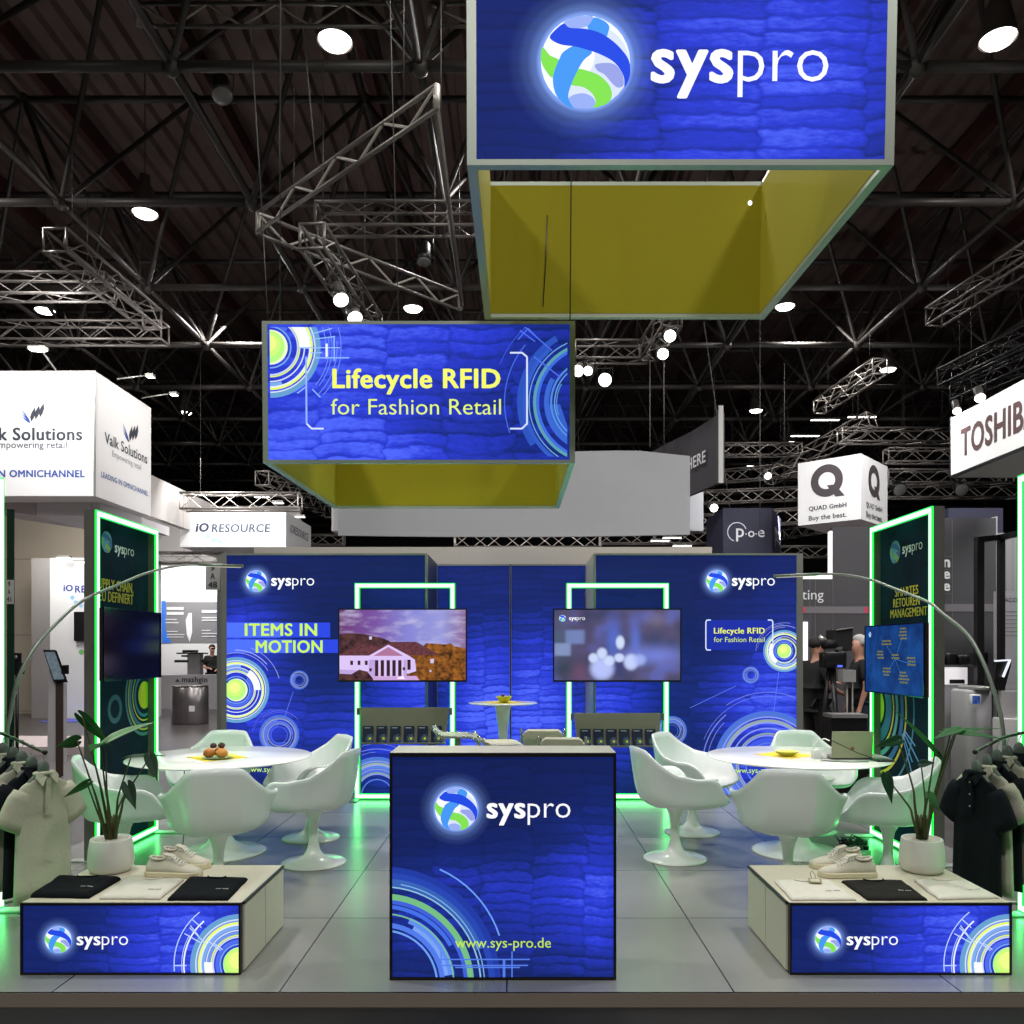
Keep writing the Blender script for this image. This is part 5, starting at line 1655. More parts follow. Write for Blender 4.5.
def shirt_mesh(seed, wid=.176, length=.66):
    """local: hangs from the rail at the origin, front towards -y"""
    m_ = MB(); rings = []
    n = 36
    zs = [(-.118, .05, .042), (-.128, .075, .046), (-.145, .125, .048), (-.165, .175, .046), (-.19, .208, .044), (-.24, .217, .046), (-.30, .216, .048), (-.40, .218, .05), (-.50, .222, .052), (-.60, .226, .054), (-.70, .23, .056), (-.78, .234, .058)]
    for z, w, dp in zs:
        ring = []
        for i in range(n):
            a = 2 * pi * i / n
            ca, sa = cos(a), sin(a)
            k = min(1, max(0, (-z - .2) / .4))
            f = .013 * k * noise.noise(Vector((ca * 3.2, sa * 2, seed * 3.1 + z * .8))) + .006 * k * sin(a * 7 + seed)
            ring.append(Vector((w * wid / .235 * math.copysign(abs(ca) ** .8, ca), (dp * .42 + f * 1.0) * math.copysign(abs(sa) ** .75, sa), z * length / .66 if z < -.2 else z)))
        rings.append(ring)
    m_.loft(rings, None, True, True)
    return m_


def make_polo(name, label, m1, seed, buttons):
    t = thing(name, label, 'shirt')
    shirt_mesh(seed).build('body', m1, t, local=True)
    for s in (-1, 1):
        q = MB(); rings = []
        for k, (x, z, r1, r2) in enumerate(((.128, -.195, .026, .05), (.15, -.235, .024, .066), (.172, -.285, .024, .074), (.192, -.335, .025, .078), (.21, -.38, .025, .08))):
            dirv = Vector((s * .48, 0, -.88)); nrm = Vector((s * .88, 0, .48))
            rings.append([Vector((s * x, 0, z)) + nrm * (r2 * cos(2 * pi * i / 16)) + Vector((0, r1 * sin(2 * pi * i / 16), 0)) for i in range(16)])
        q.loft(rings, None, True, True); q.build('sleeve', m1, t, local=True)
    # collar: two leaves and a stand
    q = MB()
    for s in (-1, 1):
        q.prism([(s * .010, -.034, -.125), (s * .05, -.02, -.098), (s * .07, -.024, -.125), (s * .045, -.044, -.172)], (0, -.006, .0))
    q.build('collar', m1, t, local=True)
    q = MB(); pts = [Vector((.05 * cos(a), .026 * sin(a), -.108)) for a in [2 * pi * i / 20 for i in range(22)]]
    q.tube(pts, .011, None, 8); q.build('collar_band', m1, t, local=True)
    q = MB(); q.box((-.013, -.0415, -.33), (.013, -.028, -.135)); q.build('placket', m1, t, local=True)
    for k in range(3):
        q = MB(); q.ball((0, -.0425, -.16 - .065 * k), .005, None, 10, 6, (1, .4, 1)); q.build('button', buttons, t, local=True)
    return t


def make_hanger(name, label):
    t = thing(name, label, 'hanger')
    q = MB(); pts = []
    for i in range(17):
        u = -1 + 2 * i / 16
        pts.append((u * .10, 0, -.098 - .06 * abs(u) ** 1.6))
    rings = []
    for (x, y, z) in pts:
        k = 1 - .35 * abs(x / .10)
        rings.append([Vector((x, .016 * k * cos(a), z + .014 * k * sin(a))) for a in [2 * pi * j / 10 for j in range(10)]])
    q.loft(rings, None, True, True)
    q.ball((0, 0, -.082), .034, None, 14, 8, (1.0, .6, 1.25))
    q.build('shoulder_bar', HANG, t, local=True)
    q = MB(); hp = [Vector((0, 0, -.06)), Vector((0, 0, -.03))] + [Vector((.02 * sin(a) * -1 + .0, 0, .0 + .02 * cos(a) * -1)) for a in [0 + .3 * i for i in range(1, 14)]]
    q.tube([(0, 0, -.06), (0, 0, -.022), (.010, 0, -.012), (.0155, 0, .0), (.012, 0, .012), (0, 0, .0165), (-.012, 0, .012), (-.0155, 0, .002)], .0022, None, 6); q.build('hook', STEEL, t, local=True)
    return t


polo_w = make_polo('polo_shirt', '', SH_W, 1, mat('pearl_button', C(210, 206, 190), .3))
polo_d = make_polo('polo_shirt', '', SH_D, 2, MATS['pearl_button'])
hang0 = make_hanger('clothes_hanger', '')
used = {'w': 0, 'd': 0, 'h': 0}
RAIL = mat('green_lit_rail', C(96, 104, 92), .35, .6)
for side, s in (('left', -1), ('right', 1)):
    if side == 'left':
        a, b = P(0, 733, 4.58), P(45, 752.5, 4.44)
        ctrl = [Vector((XL + .004, 4.63, a.z + .004)), a, P(14, 738.5, 4.53), P(28, 745, 4.48), b]
        seq, rz = ['w', 'd', 'w', 'd', 'w'], R(70)
        names = ['white polo hanging at the front of the left clothes rail', 'dark polo second from the front on the left clothes rail', 'white polo third from the front on the left clothes rail', 'dark polo fourth from the front on the left clothes rail', 'white polo last on the left clothes rail, cut by the picture edge']
        fr_ = [.965, .80, .64, .48, .31]
    else:
        a, b = P(1022, 733, 4.56), P(975, 752, 4.45)
        ctrl = [Vector((XR - .004, 4.6, a.z + .004)), a, P(1006, 737, 4.53), P(990, 744, 4.49), b]
        seq, rz = ['d', 'w', 'd', 'w', 'd'], R(-78)
        names = ['dark polo hanging at the front of the right clothes rail', 'white polo second from the front on the right clothes rail', 'dark polo third from the front on the right clothes rail', 'white polo fourth from the front on the right clothes rail', 'dark polo last on the right clothes rail, cut by the picture edge']
        fr_ = [.965, .80, .64, .48, .31]
    pts = smooth(ctrl, 8)
    tr_ = thing('clothes_rail', 'thin curved clothes rail holding polos at the %s picture edge' % side, 'clothes rail', (ctrl[0].x, ctrl[0].y, ctrl[0].z), 'clothes rails')
    q = MB(); q.tube(pts, .0085, None, 10); q.build('rail', RAIL, tr_)
    q = MB(); q.ball(b, .014, None, 12, 8); q.build('end_stop', BLACK, tr_)
    for k in range(5):
        u = fr_[k] * (len(pts) - 1)
        i = int(u); p0 = pts[i].lerp(pts[min(i + 1, len(pts) - 1)], u - i)
        src = polo_w if seq[k] == 'w' else polo_d
        loc = p0 + Vector((0, 0, -.006))
        hl = ['first', 'second', 'third', 'fourth', 'fifth'][k] + ' hanger from the front on the %s clothes rail' % side
        rzz = rz + R((0, 2, -1, 3, 1)[k])
        if used[seq[k]] == 0:
            src.location = loc; src.rotation_euler = (0, 0, rzz); src['label'] = names[k]; src['group'] = 'polos on the rails'
        else: dup(src, loc, rzz, names[k], 'polos on the rails')
        used[seq[k]] += 1
        if used['h'] == 0:
            hang0.location = loc; hang0.rotation_euler = (0, 0, rzz); hang0['label'] = 'grey ' + hl; hang0['group'] = 'hangers on the rails'
        else: dup(hang0, loc, rzz, 'grey ' + hl, 'hangers on the rails')
        used['h'] += 1
# ================================================================== hall roof: corrugated deck and space frame
DECK = mat('dark_roof_deck', C(98, 80, 74), .7, var=.25, scale=2)
TUBE = mat('grey_roof_tube', C(58, 53, 50), .5, .2, var=.1)
PURL = mat('red_brown_purlin', C(70, 34, 32), .7, var=.1)
m_ = MB()
zd = 12.9
xs = []
x = -26.0
prof = []
while x < 30:
    prof += [(x, zd), (x + .22, zd), (x + .27, zd + .13), (x + .40, zd + .13)]
    x += .45
m_.loft([[Vector((px_, yy, pz)) for px_, pz in prof] for yy in (-8, 20, 62)], None, False, False, closed=False)
struct(m_, 'ceiling', DECK)
m_ = MB().box((-26, -8, 13.05), (30, 62, 13.15)); struct(m_, 'ceiling_back', BLACKM)
PIT = 3.19
X0, D0, ZL, ZU = -7.64, 13.70, 9.0, 11.8
lo_n = {(i, k): Vector((X0 + PIT * i, D0 + PIT * k, ZL)) for i in range(-4, 11) for k in range(-3, 13)}
up_n = {(i, k): Vector((X0 + PIT * (i - .5), D0 + PIT * (k + .5), ZU)) for i in range(-4, 11) for k in range(-3, 13)}
m_ = MB()
for (i, k), p_ in lo_n.items():
    if (i + 1, k) in lo_n: m_.tube([p_, lo_n[(i + 1, k)]], .075, None, 6)
    if (i, k + 1) in lo_n: m_.tube([p_, lo_n[(i, k + 1)]], .055, None, 6)
    m_.ball(p_, .13, None, 8, 6)
struct(m_, 'ceiling_beam_lower', TUBE)
m_ = MB()
for (i, k), p_ in up_n.items():
    if (i + 1, k) in up_n: m_.tube([p_, up_n[(i + 1, k)]], .07, None, 6)
    if (i, k + 1) in up_n: m_.tube([p_, up_n[(i, k + 1)]], .055, None, 6)
    m_.ball(p_, .12, None, 8, 6)
struct(m_, 'ceiling_beam_upper', TUBE)
m_ = MB()
for (i, k), p_ in lo_n.items():
    for di, dk in ((0, 0), (1, 0), (0, -1), (1, -1)):
        q_ = up_n.get((i + di, k + dk))
        if q_: m_.tube([p_, q_], .045, None, 6, caps=False)
struct(m_, 'ceiling_brace', TUBE)
m_ = MB()
for i in range(-4, 11):
    xx = X0 + PIT * (i - .5)
    m_.box((xx - .08, -6, 12.45), (xx + .08, 55, 12.85))
struct(m_, 'ceiling_purlin', PURL)
m_ = MB()
for k in range(-3, 13):
    yy = D0 + PIT * k
    m_.box((-22, yy - .12, 12.1), (26, yy + .12, 12.44))
struct(m_, 'ceiling_girder', TUBE) if False else None
for nm, lo_, hi_ in (('wall_hall_back', (-26, 58, -.1), (30, 58.3, 13)), ('wall_hall_left', (-26.3, -8, -.1), (-26, 58, 13)), ('wall_hall_right', (30, -8, -.1), (30.3, 58, 13))):
    struct(MB().box(lo_, hi_), nm, mat('dark_hall_wall', C(52, 48, 47), .8, var=.1, scale=1))

# hall lamps
LENS = E(255, 250, 244, 7)
def bay_lamp(px, py, label, zz=10.0, r=.25, kk=1.0):
    d = (zz - H) * F / (CY - py)
    c = Vector(((px - CX) / F * d, d, zz))
    t = thing('high_bay_lamp', label, 'ceiling lamp', (c.x, c.y, c.z), 'high bay lamps')
    q = MB(); q.lathe([(.10, .75), (.11, .55), (.16, .45), (r * .9, .12), (r, .02), (r, 0), (r * .97, .0), (.1, .40)], None, 24); q.build('housing', mat('lamp_housing', C(120, 112, 106), .5, .4), t, local=True)
    q = MB(); q.lathe([(.01, .03), (r * .9, .03), (r * .9, .022), (r * .75, -.03), (.01, -.06)], None, 24); q.build('lens', LENS, t, local=True)
    q = MB(); q.tube([(0, 0, .75), (0, 0, 12.9 - zz)], .012, None, 6); q.build('hanger_rod', TUBE, t, local=True)
    return c


LAMPS = [(335, 42, 'glowing high bay lamp at the upper left, just below the ladder truss'), (998, 40, 'glowing high bay lamp in the upper right picture corner'), (145, 214, 'small bright ceiling lamp at upper left, on the tube row'),
         (413, 309, 'bright ceiling lamp above the smaller hanging cube, right of the twin spotlights'), (785, 307, 'bright ceiling lamp at the lower right corner of the large hanging cube'), (888, 370, 'bright ceiling lamp between the dark roof tubes at right'),
         (756, 411, 'small bright ceiling lamp above the dark HERE banner'), (45, 311, 'ceiling lamp seen between the two left trusses'), (185, 413, 'small ceiling lamp right of the white cube at left'), (38, 349, 'ceiling lamp just above the white cube at left'),
         (790, 443, 'small ceiling lamp above the letter Q cube'), (752, 466, 'tiny ceiling lamp left of the letter Q cube')]
for px, py, lab in LAMPS: bay_lamp(px, py, lab)

# ================================================================== lighting trusses
TRS = mat('truss_aluminium', C(112, 106, 102), .4, .5, var=.08)
TRS_LIT = mat('truss_aluminium_lit', C(186, 178, 170), .35, .4, var=.06)  # same aluminium with lamp light put into the colour
TRD = mat('truss_black', C(38, 38, 40), .4, .5, var=.1)


def truss(label, a, b, w=.29, kind=4, m1=None, rc=.025, name='hanging_truss', bay=.42, wires=True):
    a, b = Vector(a), Vector(b); m1 = m1 or TRS
    ax = (b - a); L_ = ax.length; ax.normalize()
    sd = ax.cross(Vector((0, 0, 1))).normalized(); up = sd.cross(ax)
    if kind == 4: cor = [sd * w / 2 + up * w / 2, -sd * w / 2 + up * w / 2, -sd * w / 2 - up * w / 2, sd * w / 2 - up * w / 2]
    elif kind == 3: cor = [up * w * .55, sd * w / 2 - up * w * .35, -sd * w / 2 - up * w * .35]
    else: cor = [up * w / 2, -up * w / 2]
    t = thing(name, label, 'truss', a, 'lighting trusses')
    for c in cor:
        q = MB(); q.tube([a + c, b + c], rc, None, 8); q.build('chord', m1, t)
    q = MB(); n = max(2, int(L_ / bay))
    rc = .04 if kind == 2 and w > .2 else rc
    if m1 is not TRD and (kind == 2 or a.y > 17): m1 = TRS_LIT  # lighter copy stands in for light on ladder and far trusses
    pairs = [(i, (i + 1) % len(cor)) for i in range(len(cor))] if kind > 2 else [(0, 1)]
    for i, j in pairs:
        for k in range(n):
            p0, p1 = a + ax * (L_ * k / n), a + ax * (L_ * (k + 1) / n)
            u, v = (cor[i], cor[j]) if k % 2 == 0 else (cor[j], cor[i])
            q.tube([p0 + u, p1 + v], rc * .42, None, 5, caps=False)
        for e_ in (a, b): q.tube([e_ + cor[i], e_ + cor[j]], rc * .8, None, 6)
    q.build('lacing', m1, t)
    for u in (.15, .85) if wires else ():
        p0 = a + ax * (L_ * u) + up * w * .5
        q = MB(); q.tube([p0, Vector((p0.x, p0.y, max(9.0, p0.z + .1)))], .006, None, 5); q.build('hanger_wire', TUBE, t)
    return t


def PZZ(px, py, z): return PZ(px, py, z)


T = [
    ('flat ladder truss along the top edge, left section', PZZ(139, 15, 9.6), PZZ(414, 15, 9.6), .29, 2, TRS),
    ('short ladder truss piece beside the large cube at the top edge', PZZ(430, 15, 9.6), PZZ(520, 15, 9.6), .29, 2, TRS),
    ('slanting ladder truss rising towards the large hanging cube', PZZ(258, 222, 7.0), PZZ(437, 97, 7.0), .24, 2, TRS),
    ('slender truss falling from the slanted truss top, beside the large cube', PZZ(435, 97, 7.0), PZZ(462, 306, 7.0), .12, 2, TRS),
    ('ladder truss from the slanted truss foot to beside the large cube', PZZ(258, 224, 7.0), PZZ(460, 302, 7.0), .26, 2, TRS),
    ('level box truss left of the large cube, crowded with cables', PZZ(318, 219, 7.8), PZZ(500, 219, 7.8), .34, 4, TRS),
    ('box truss carrying the twin spotlights above the smaller cube', PZZ(312, 236, 6.55), PZZ(372, 326, 6.55), .3, 4, TRS),
    ('level box truss right of the smaller cube', PZZ(575, 352, 7.3), PZZ(648, 352, 7.3), .34, 4, TRS),
    ('box truss end with two bright spots under the large cube', PZZ(648, 352, 7.3), PZZ(672, 316, 7.3), .34, 4, TRS),
    ('upper box truss at the left picture edge', PZZ(-40, 287, 7.5), PZZ(110, 287, 7.5), .34, 4, TRS),
    ('lower box truss at the left picture edge', PZZ(-40, 333, 7.5), PZZ(165, 333, 7.5), .34, 4, TRS),
    ('box truss slanting down to the right at the left side', PZZ(55, 240, 7.5), PZZ(152, 320, 7.5), .34, 4, TRS),
    ('box truss slanting up to the right picture edge', PZZ(934, 317, 8.0), PZZ(1045, 246, 8.0), .34, 4, TRS),
    ('dim box truss slanting below the lamp at right', PZZ(820, 407, 8.0), PZZ(880, 366, 8.0), .34, 4, TRS),
    ('black truss slanting above the white sign at right', PZZ(945, 378, 7.2), PZZ(1060, 322, 7.2), .34, 4, TRD),
    ('black truss slanting just over the white sign at right', PZZ(958, 392, 6.8), PZZ(1060, 345, 6.8), .34, 4, TRD),
    ('level truss behind the letter Q cube, upper', PZZ(840, 436, 7.0), PZZ(960, 436, 7.0), .34, 4, TRS),
    ('level truss behind the letter Q cube, middle', PZZ(886, 456, 6.6), PZZ(1000, 456, 6.6), .34, 4, TRS),
    ('level truss behind the letter Q cube, lower', PZZ(886, 477, 6.2), PZZ(1010, 477, 6.2), .34, 4, TRS),
    ('level truss along the gap right of the letter Q cube', PZZ(880, 492, 6.0), PZZ(1024, 492, 6.0), .34, 4, TRS),
    ('bright truss slanting up behind the letter Q cube', PZZ(768, 478, 6.6), PZZ(872, 420, 7.6), .4, 4, TRS),
    ('level truss left of the letter Q cube', PZZ(690, 498, 6.0), PZZ(800, 494, 6.0), .34, 4, TRS),
    ('high level truss between dark banner and letter Q cube', PZZ(720, 450, 7.4), PZZ(800, 450, 7.4), .34, 4, TRS),
    ('low level truss behind the grey doorway wall', PZZ(776, 552, 4.6), PZZ(840, 552, 4.6), .34, 4, TRS),
    ('slanting truss behind the grey doorway wall', PZZ(780, 535, 5.9), PZZ(845, 524, 5.7), .34, 4, TRS),
    ('level truss below the large grey banner', PZZ(455, 541, 4.4), PZZ(600, 541, 4.4), .34, 4, TRS),
    ('truss over the white wide sign with LED floodlights, at left', PZZ(183, 502, 4.75), PZZ(300, 502, 4.75), .34, 4, TRS),
    ('low truss over the white poster booth', PZZ(150, 558, 3.7), PZZ(226, 558, 3.7), .24, 4, TRS),
    ('truss receding behind the smaller cube lower left corner', PZZ(262, 478, 6.5), PZZ(330, 512, 6.5), .4, 4, TRS),
    ('cluttered truss behind the dark ring letter cube, upper', PZZ(706, 478, 6.9), PZZ(800, 470, 6.9), .36, 4, TRS),
    ('cluttered truss behind the dark ring letter cube, lower', PZZ(700, 522, 5.0), PZZ(800, 516, 5.0), .36, 4, TRS),
    ('level truss in the gap under the pale banner, right part', PZZ(600, 538, 4.9), PZZ(722, 538, 4.9), .34, 4, TRS),
    ('level truss glimpsed left of the grey banner', PZZ(262, 540, 5.4), PZZ(344, 540, 5.4), .34, 4, TRS),
]
for a in T: truss(*a, wires='poster booth' not in a[0])

# spotlights on the trusses
def spot(px, py, z, label, aim, r=.11, lit=True):
    c = PZZ(px, py, z)
    t = thing('stage_spotlight', label, 'spotlight', c, 'stage spotlights')
    ax = Vector(aim).normalized()
    q = MB(); q.tube([c - ax * .34, c - ax * .30, c - ax * .1, c], [r * .5, r * .8, r * .85, r], None, 16); q.build('body', mat('spot_grey', C(110, 106, 102), .4, .5) if lit else BLACK, t)
    q = MB(); q.tube([c + ax * .001, c + ax * .012], [r * .92, r * .85], None, 16); q.build('lens', E(255, 250, 240, 7) if lit else mat('unlit_lens', C(120, 118, 116), .2), t)
    q = MB(); sd = ax.cross(Vector((0, 0, 1))).normalized()
    q.tube([c - ax * .18 + sd * (r + .012), c - ax * .18 + sd * (r + .02) + Vector((0, 0, .22)), c - ax * .18 - sd * (r + .02) + Vector((0, 0, .22)), c - ax * .18 - sd * (r + .012)], .012, None, 6); q.build('yoke', BLACK, t)


spot(341, 300, 6.2, 'lit spotlight above the smaller cube, upper of the twin pair', (.3, -.5, -.8))
spot(355, 318, 6.15, 'lit spotlight above the smaller cube, lower of the twin pair', (.3, -.5, -.8))
spot(663, 354, 7.0, 'round lit spotlight below the large cube, right of the box truss', (-.1, -.8, -.5))
spot(670, 336, 7.0, 'round lit spotlight just under the large cube edge', (-.1, -.8, -.5))
spot(605, 380, 6.6, 'dazzling spotlight in the dark gap right of the smaller cube', (-.1, -.95, -.3), .13)
spot(578, 371, 6.6, 'lit spotlight touching the right side of the smaller cube', (-.2, -.8, -.5), .11)
spot(588, 371, 6.6, 'small lit spotlight between the smaller cube and the dazzling one', (-.2, -.8, -.5), .09)
spot(714, 508, 4.5, 'lit spotlight above the dark cube with the ring letters', (0, -.9, -.3), .09)
spot(768, 476, 5.8, 'lit spotlight close to the left edge of the letter Q cube', (0, -.8, -.5), .09)
spot(980, 398, 6.2, 'lit spotlight over the white sign at right', (-.2, -.6, -.7), .10)
spot(957, 411, 6.0, 'lit spotlight at the far end of the white sign at right', (-.2, -.6, -.7), .08)
spot(424, 262, 7.3, 'unlit grey spotlight left of the large cube', (0, -.3, -1), .11, False)
spot(222, 96, 9.2, 'dim round spotlight at upper left below the ladder truss', (.2, -.3, -1), .15, False)
spot(900, 490, 5.6, 'dim white spotlight right of the letter Q cube', (0, -.6, -.4), .18, False)
spot(962, 490, 5.6, 'dim white spotlight far right under the trusses', (0, -.6, -.4), .18, False)
# flood bars
def flood(c, w, label, arm=None, group='floodlights'):
    t = thing('sign_floodlight', label, 'floodlight', c, group)
    q = MB(); q.box((c.x - w / 2, c.y - .06, c.z), (c.x + w / 2, c.y + .06, c.z + .05)); q.build('housing', ALU_D, t)
    q = MB(); q.box((c.x - w / 2 + .01, c.y - .055, c.z - .006), (c.x + w / 2 - .01, c.y + .055, c.z - .0005)); q.build('lens', E(255, 252, 248, 8), t)
    if arm is not None:
        q = MB(); q.tube([c + Vector((0, .03, .05)), arm], .014, None, 6); q.build('arm', ALU, t)


flood(P(204, 495.5, 18.6), .34, 'left floodlight on the truss over the white wide sign')
flood(P(262, 497, 18.6), .34, 'right floodlight on the truss over the white wide sign')
flood(P(278, 503, 18.4), .25, 'small floodlight near the corner of the white wide sign')
flood(P(38, 350, 13.2), .27, 'arm floodlight over the front of the white cube at left', P(56, 370, 13.95))
flood(P(145, 377, 15.0) + Vector((.1, 0, 0)), .14, 'arm floodlight over the side of the white cube, nearer one', P(117, 379, 14.9))
flood(P(169, 395, 16.2) + Vector((.1, 0, 0)), .14, 'arm floodlight over the side of the white cube, further one', P(142, 398, 16.2))
flood(P(64, 558, 18.7), .3, 'lamp on the bright white company wall at left, left one')
flood(P(81, 562, 18.7), .3, 'lamp on the bright white company wall at left, right one')
flood(P(300, 517, 21.0), .25, 'small floodlight behind the white wide sign')
for i, (px, py) in enumerate(((682, 546), (660, 541), (672, 538))):
    flood(P(px, py, 22), .5, 'bright floodlight glimpsed over the right wall, %s' % ('right', 'left', 'middle')[i])
for i, (px, py) in enumerate(((825, 420), (862, 417), (805, 436), (845, 493))):
    flood(P(px, py, 26), .9, 'bright light strip among the trusses around the letter Q cube, %s' % ('upper left', 'upper right', 'far left', 'below')[i])

# ================================================================== cables of the hanging signs
def cable(a, b, label, r=.004):
    q = MB(); q.tube([a, b], r, None, 6)
    tag(q.build('hanging_cable', mat('steel_wire', C(72, 70, 68), .6, .2)), label, 'cable', 'suspension cables')


zt_ = 8.9
cable(Vector((xl0 + .1, DL + .025, zl + HL + .002)), Vector((xl0 + .06, DL + .2, zt_)), 'thin wire rising from the left front corner of the smaller cube')
cable(Vector((xl1 - .03, DL + .025, zl + HL + .002)), Vector((xl1 + .02, DL + .2, zt_)), 'thin wire rising from the right front corner of the smaller cube')
cable(Vector((xl0 + .6, DL + 1.9, zl + HL + .09)), Vector((xl0 + .45, DL + 2.0, zt_)), 'thin wire rising from the back of the smaller cube')
cable(Vector((xl1 - .5, DL + 1.9, zl + HL + .09)), Vector((xl1 - .45, DL + 1.9, zt_)), 'thin wire at the back of the smaller cube, near its right end')
cable(PZZ(704, 322, 8.0), P(735, 545, 20), 'long slanted wire in front of the dark banner', .012)
cable(PZZ(760, 255, 9.0), P(760, 535, 14.0), 'long upright wire above the dark ring letter cube', .008)
cable(P(664, 360, 15), P(664, 452, 15), 'upright wire holding the large grey banner, right one', .01)
cable(P(650, 360, 15.5), P(650, 447, 14), 'upright wire holding the large grey banner, left one', .01)
cable(P(262, 210, 9.5), P(268, 322, 9.5), 'upright wire behind the left top corner of the smaller cube', .005)
cable(P(250, 20, 9.5), P(262, 212, 9.5), 'wire from the ladder truss to the slanting truss foot', .007)
cable(P(303, 25, 9.5), P(316, 165, 9.5), 'wire below the ladder truss, left of the lamp', .007)
for i, (xx, yy) in enumerate(((.5, .02), (1.3, .02), (.8, 2.0), (1.6, 2.0))):
    cable(Vector((xu0 + xx, DU + yy, zu + .955 + yy * .047)), Vector((xu0 + xx, DU + yy, zt_)), 'wire holding the large cube, %s' % ('front left', 'front right', 'back left', 'back right')[i])
# cord and small lamp inside the large cube
q = MB(); q.tube([Vector((xu0 + .45, DU + 1.95, zu + .8)), Vector((xu0 + .44, DU + 1.97, zu + .5)), Vector((xu0 + .42, DU + 1.975, zu + .16))], .004, None, 6)
tag(q.build('hanging_wire', BLACK), 'thin cord hanging down the yellow inner back of the large cube', 'cord')
q = MB(); q.ball(P(750, 203, 5.72), .014, None, 10, 8); tag(q.build('indicator_lamp', E(230, 245, 255, 4)), 'tiny white lamp inside the large yellow cube', 'lamp')

# ================================================================== neighbouring stands
WH = mat('white_sign_cloth', C(236, 234, 234), .7, var=.02)
GRY = mat('pale_grey_banner', C(176, 176, 180), .8, var=.03)
DKG = mat('dark_grey_wall', C(66, 64, 67), .6, var=.05, scale=3)
NAVY = mat('navy_cloth', C(44, 44, 66), .7, var=.05)
BEI = mat('beige_wall_panel', C(176, 164, 150), .6, var=.03, scale=1)
INKD = ink(52, 54, 62)


def slab(name, label, cat, lo, hi, m1, group=None):
    t = thing(name, label, cat, ((lo[0] + hi[0]) / 2, (lo[1] + hi[1]) / 2, lo[2]), group)
    MB().box(lo, hi).build('panel', m1, t)
    return t


# wall behind the blue walls
slab('partition_wall', 'beige partition wall showing just above the blue back walls', 'wall', (X(254, 9.9), 9.9, -.065), (X(712, 9.9), 10.0, Z(547, 9.9)), mat('pale_partition', C(190, 182, 172), .6, var=.02))['kind'] = 'structure'

# --- white cube at left
dv = 14.0
x1 = X(95, dv); x0 = X(-70, dv); zt2, zb2 = Z(371, dv), Z(496, dv)
dv2 = dv * 423 / 367
t = thing('hanging_cube_sign', 'large white cube sign with grey feather emblem at the left picture edge', 'hanging sign', (x1, dv, zb2))
MB().box((x0, dv, zb2), (x1, dv2, zt2)).build('box', WH, t)
q = MB(); q.box((x1 - .02, dv - .012, zb2), (x1 + .014, dv - .0005, zt2)); q.build('corner_trim', ALU, t)
fv = front(dv); lo, te = MB(), MB()
def vx(p): return X(p, dv)
def vz(p): return Z(p, dv)
VG = ink(56, 60, 70); VB = ink(50, 84, 160)
fv.text(te, 'Valk Solutions', vx(-26), vx(82.5), vz(440), VG, bold=.03)
fv.text(te, 'empowering retail', vx(-6), vx(67), vz(448), ink(96, 100, 110), bold=.012)
fv.text(te, 'LEADING IN OMNICHANNEL', vx(-51), vx(85), vz(477), VB, bold=.035)
def valk(fc, mb, fx_, fz_):
    for k in range(3):
        a, y = 30 + 4.4 * k, 422 - 2.2 * k
        fc.poly(mb, [(fx_(p), fz_(q)) for p, q in ((a, y - 5), (a + 1.6, y - 9.5), (a + 5, y - 15), (a + 5.6, y - 9), (a + 4, y - 4), (a + 1.2, y))], VG)
        fc.poly(mb, [(fx_(p), fz_(q)) for p, q in ((20 + .5 * k, 408.5 + 3 * k), (25, 413 + 2.6 * k), (29.2, 419 + 1.3 * k), (30.6, 423), (28.4, 420.4 + 1.2 * k), (24.4, 414.3 + 2.6 * k))], VB)
valk(fv, lo, vx, vz)
fs_ = Face((x1, 0, 0), (0, 1, 0), (0, 0, 1), (1, 0, 0))
def side_uv(px): return x1 * F / (px - CX)
fs_.text(te, 'Valk Solutions', side_uv(104.5), side_uv(147), Z(452, 15), VG, bold=.018)
fs_.text(te, 'Empowering retail', side_uv(112), side_uv(141), Z(461.5, 15), ink(140, 142, 150), bold=0)
fs_.text(te, 'LEADING IN OMNICHANNEL', side_uv(101), side_uv(148), Z(486, 15), VB, bold=.015)
k_ = 1.05
valk(fs_, lo, lambda p: side_uv(122) + (p - 20) * .026, lambda p: Z(437, 15) + (421 - p) * .021)
te.build('lettering', None, t); lo.build('logo', None, t)
# lower soffit of that stand
sf = thing('hanging_soffit', 'white soffit under the large white cube at left', 'soffit', (vx(60), 14.6, 4.0))
MB().box((X(36.5, 14.6), 14.6, Z(516, 14.6)), (X(91, 14.6), 17.5, zb2 - .005)).build('panel', mat('soffit_white', C(206, 202, 204), .6), sf)
MB().box((X(91.6, 14.6), 14.6, Z(513, 14.6)), (X(100, 14.6), 17.5, zb2 - .005)).build('panel', MATS['soffit_white'], sf)
q = MB(); q.prism([(X(36, 14.6), 14.6, Z(516, 14.6)), (X(36, 14.6), 14.6, zb2 - .005), (X(-30, 14.6), 14.6, zb2 - .005), (X(-30, 14.6), 14.6, Z(506, 14.6))], (0, 1.5, 0)); q.build('panel', mat('soffit_grey', C(186, 178, 178), .6), sf)


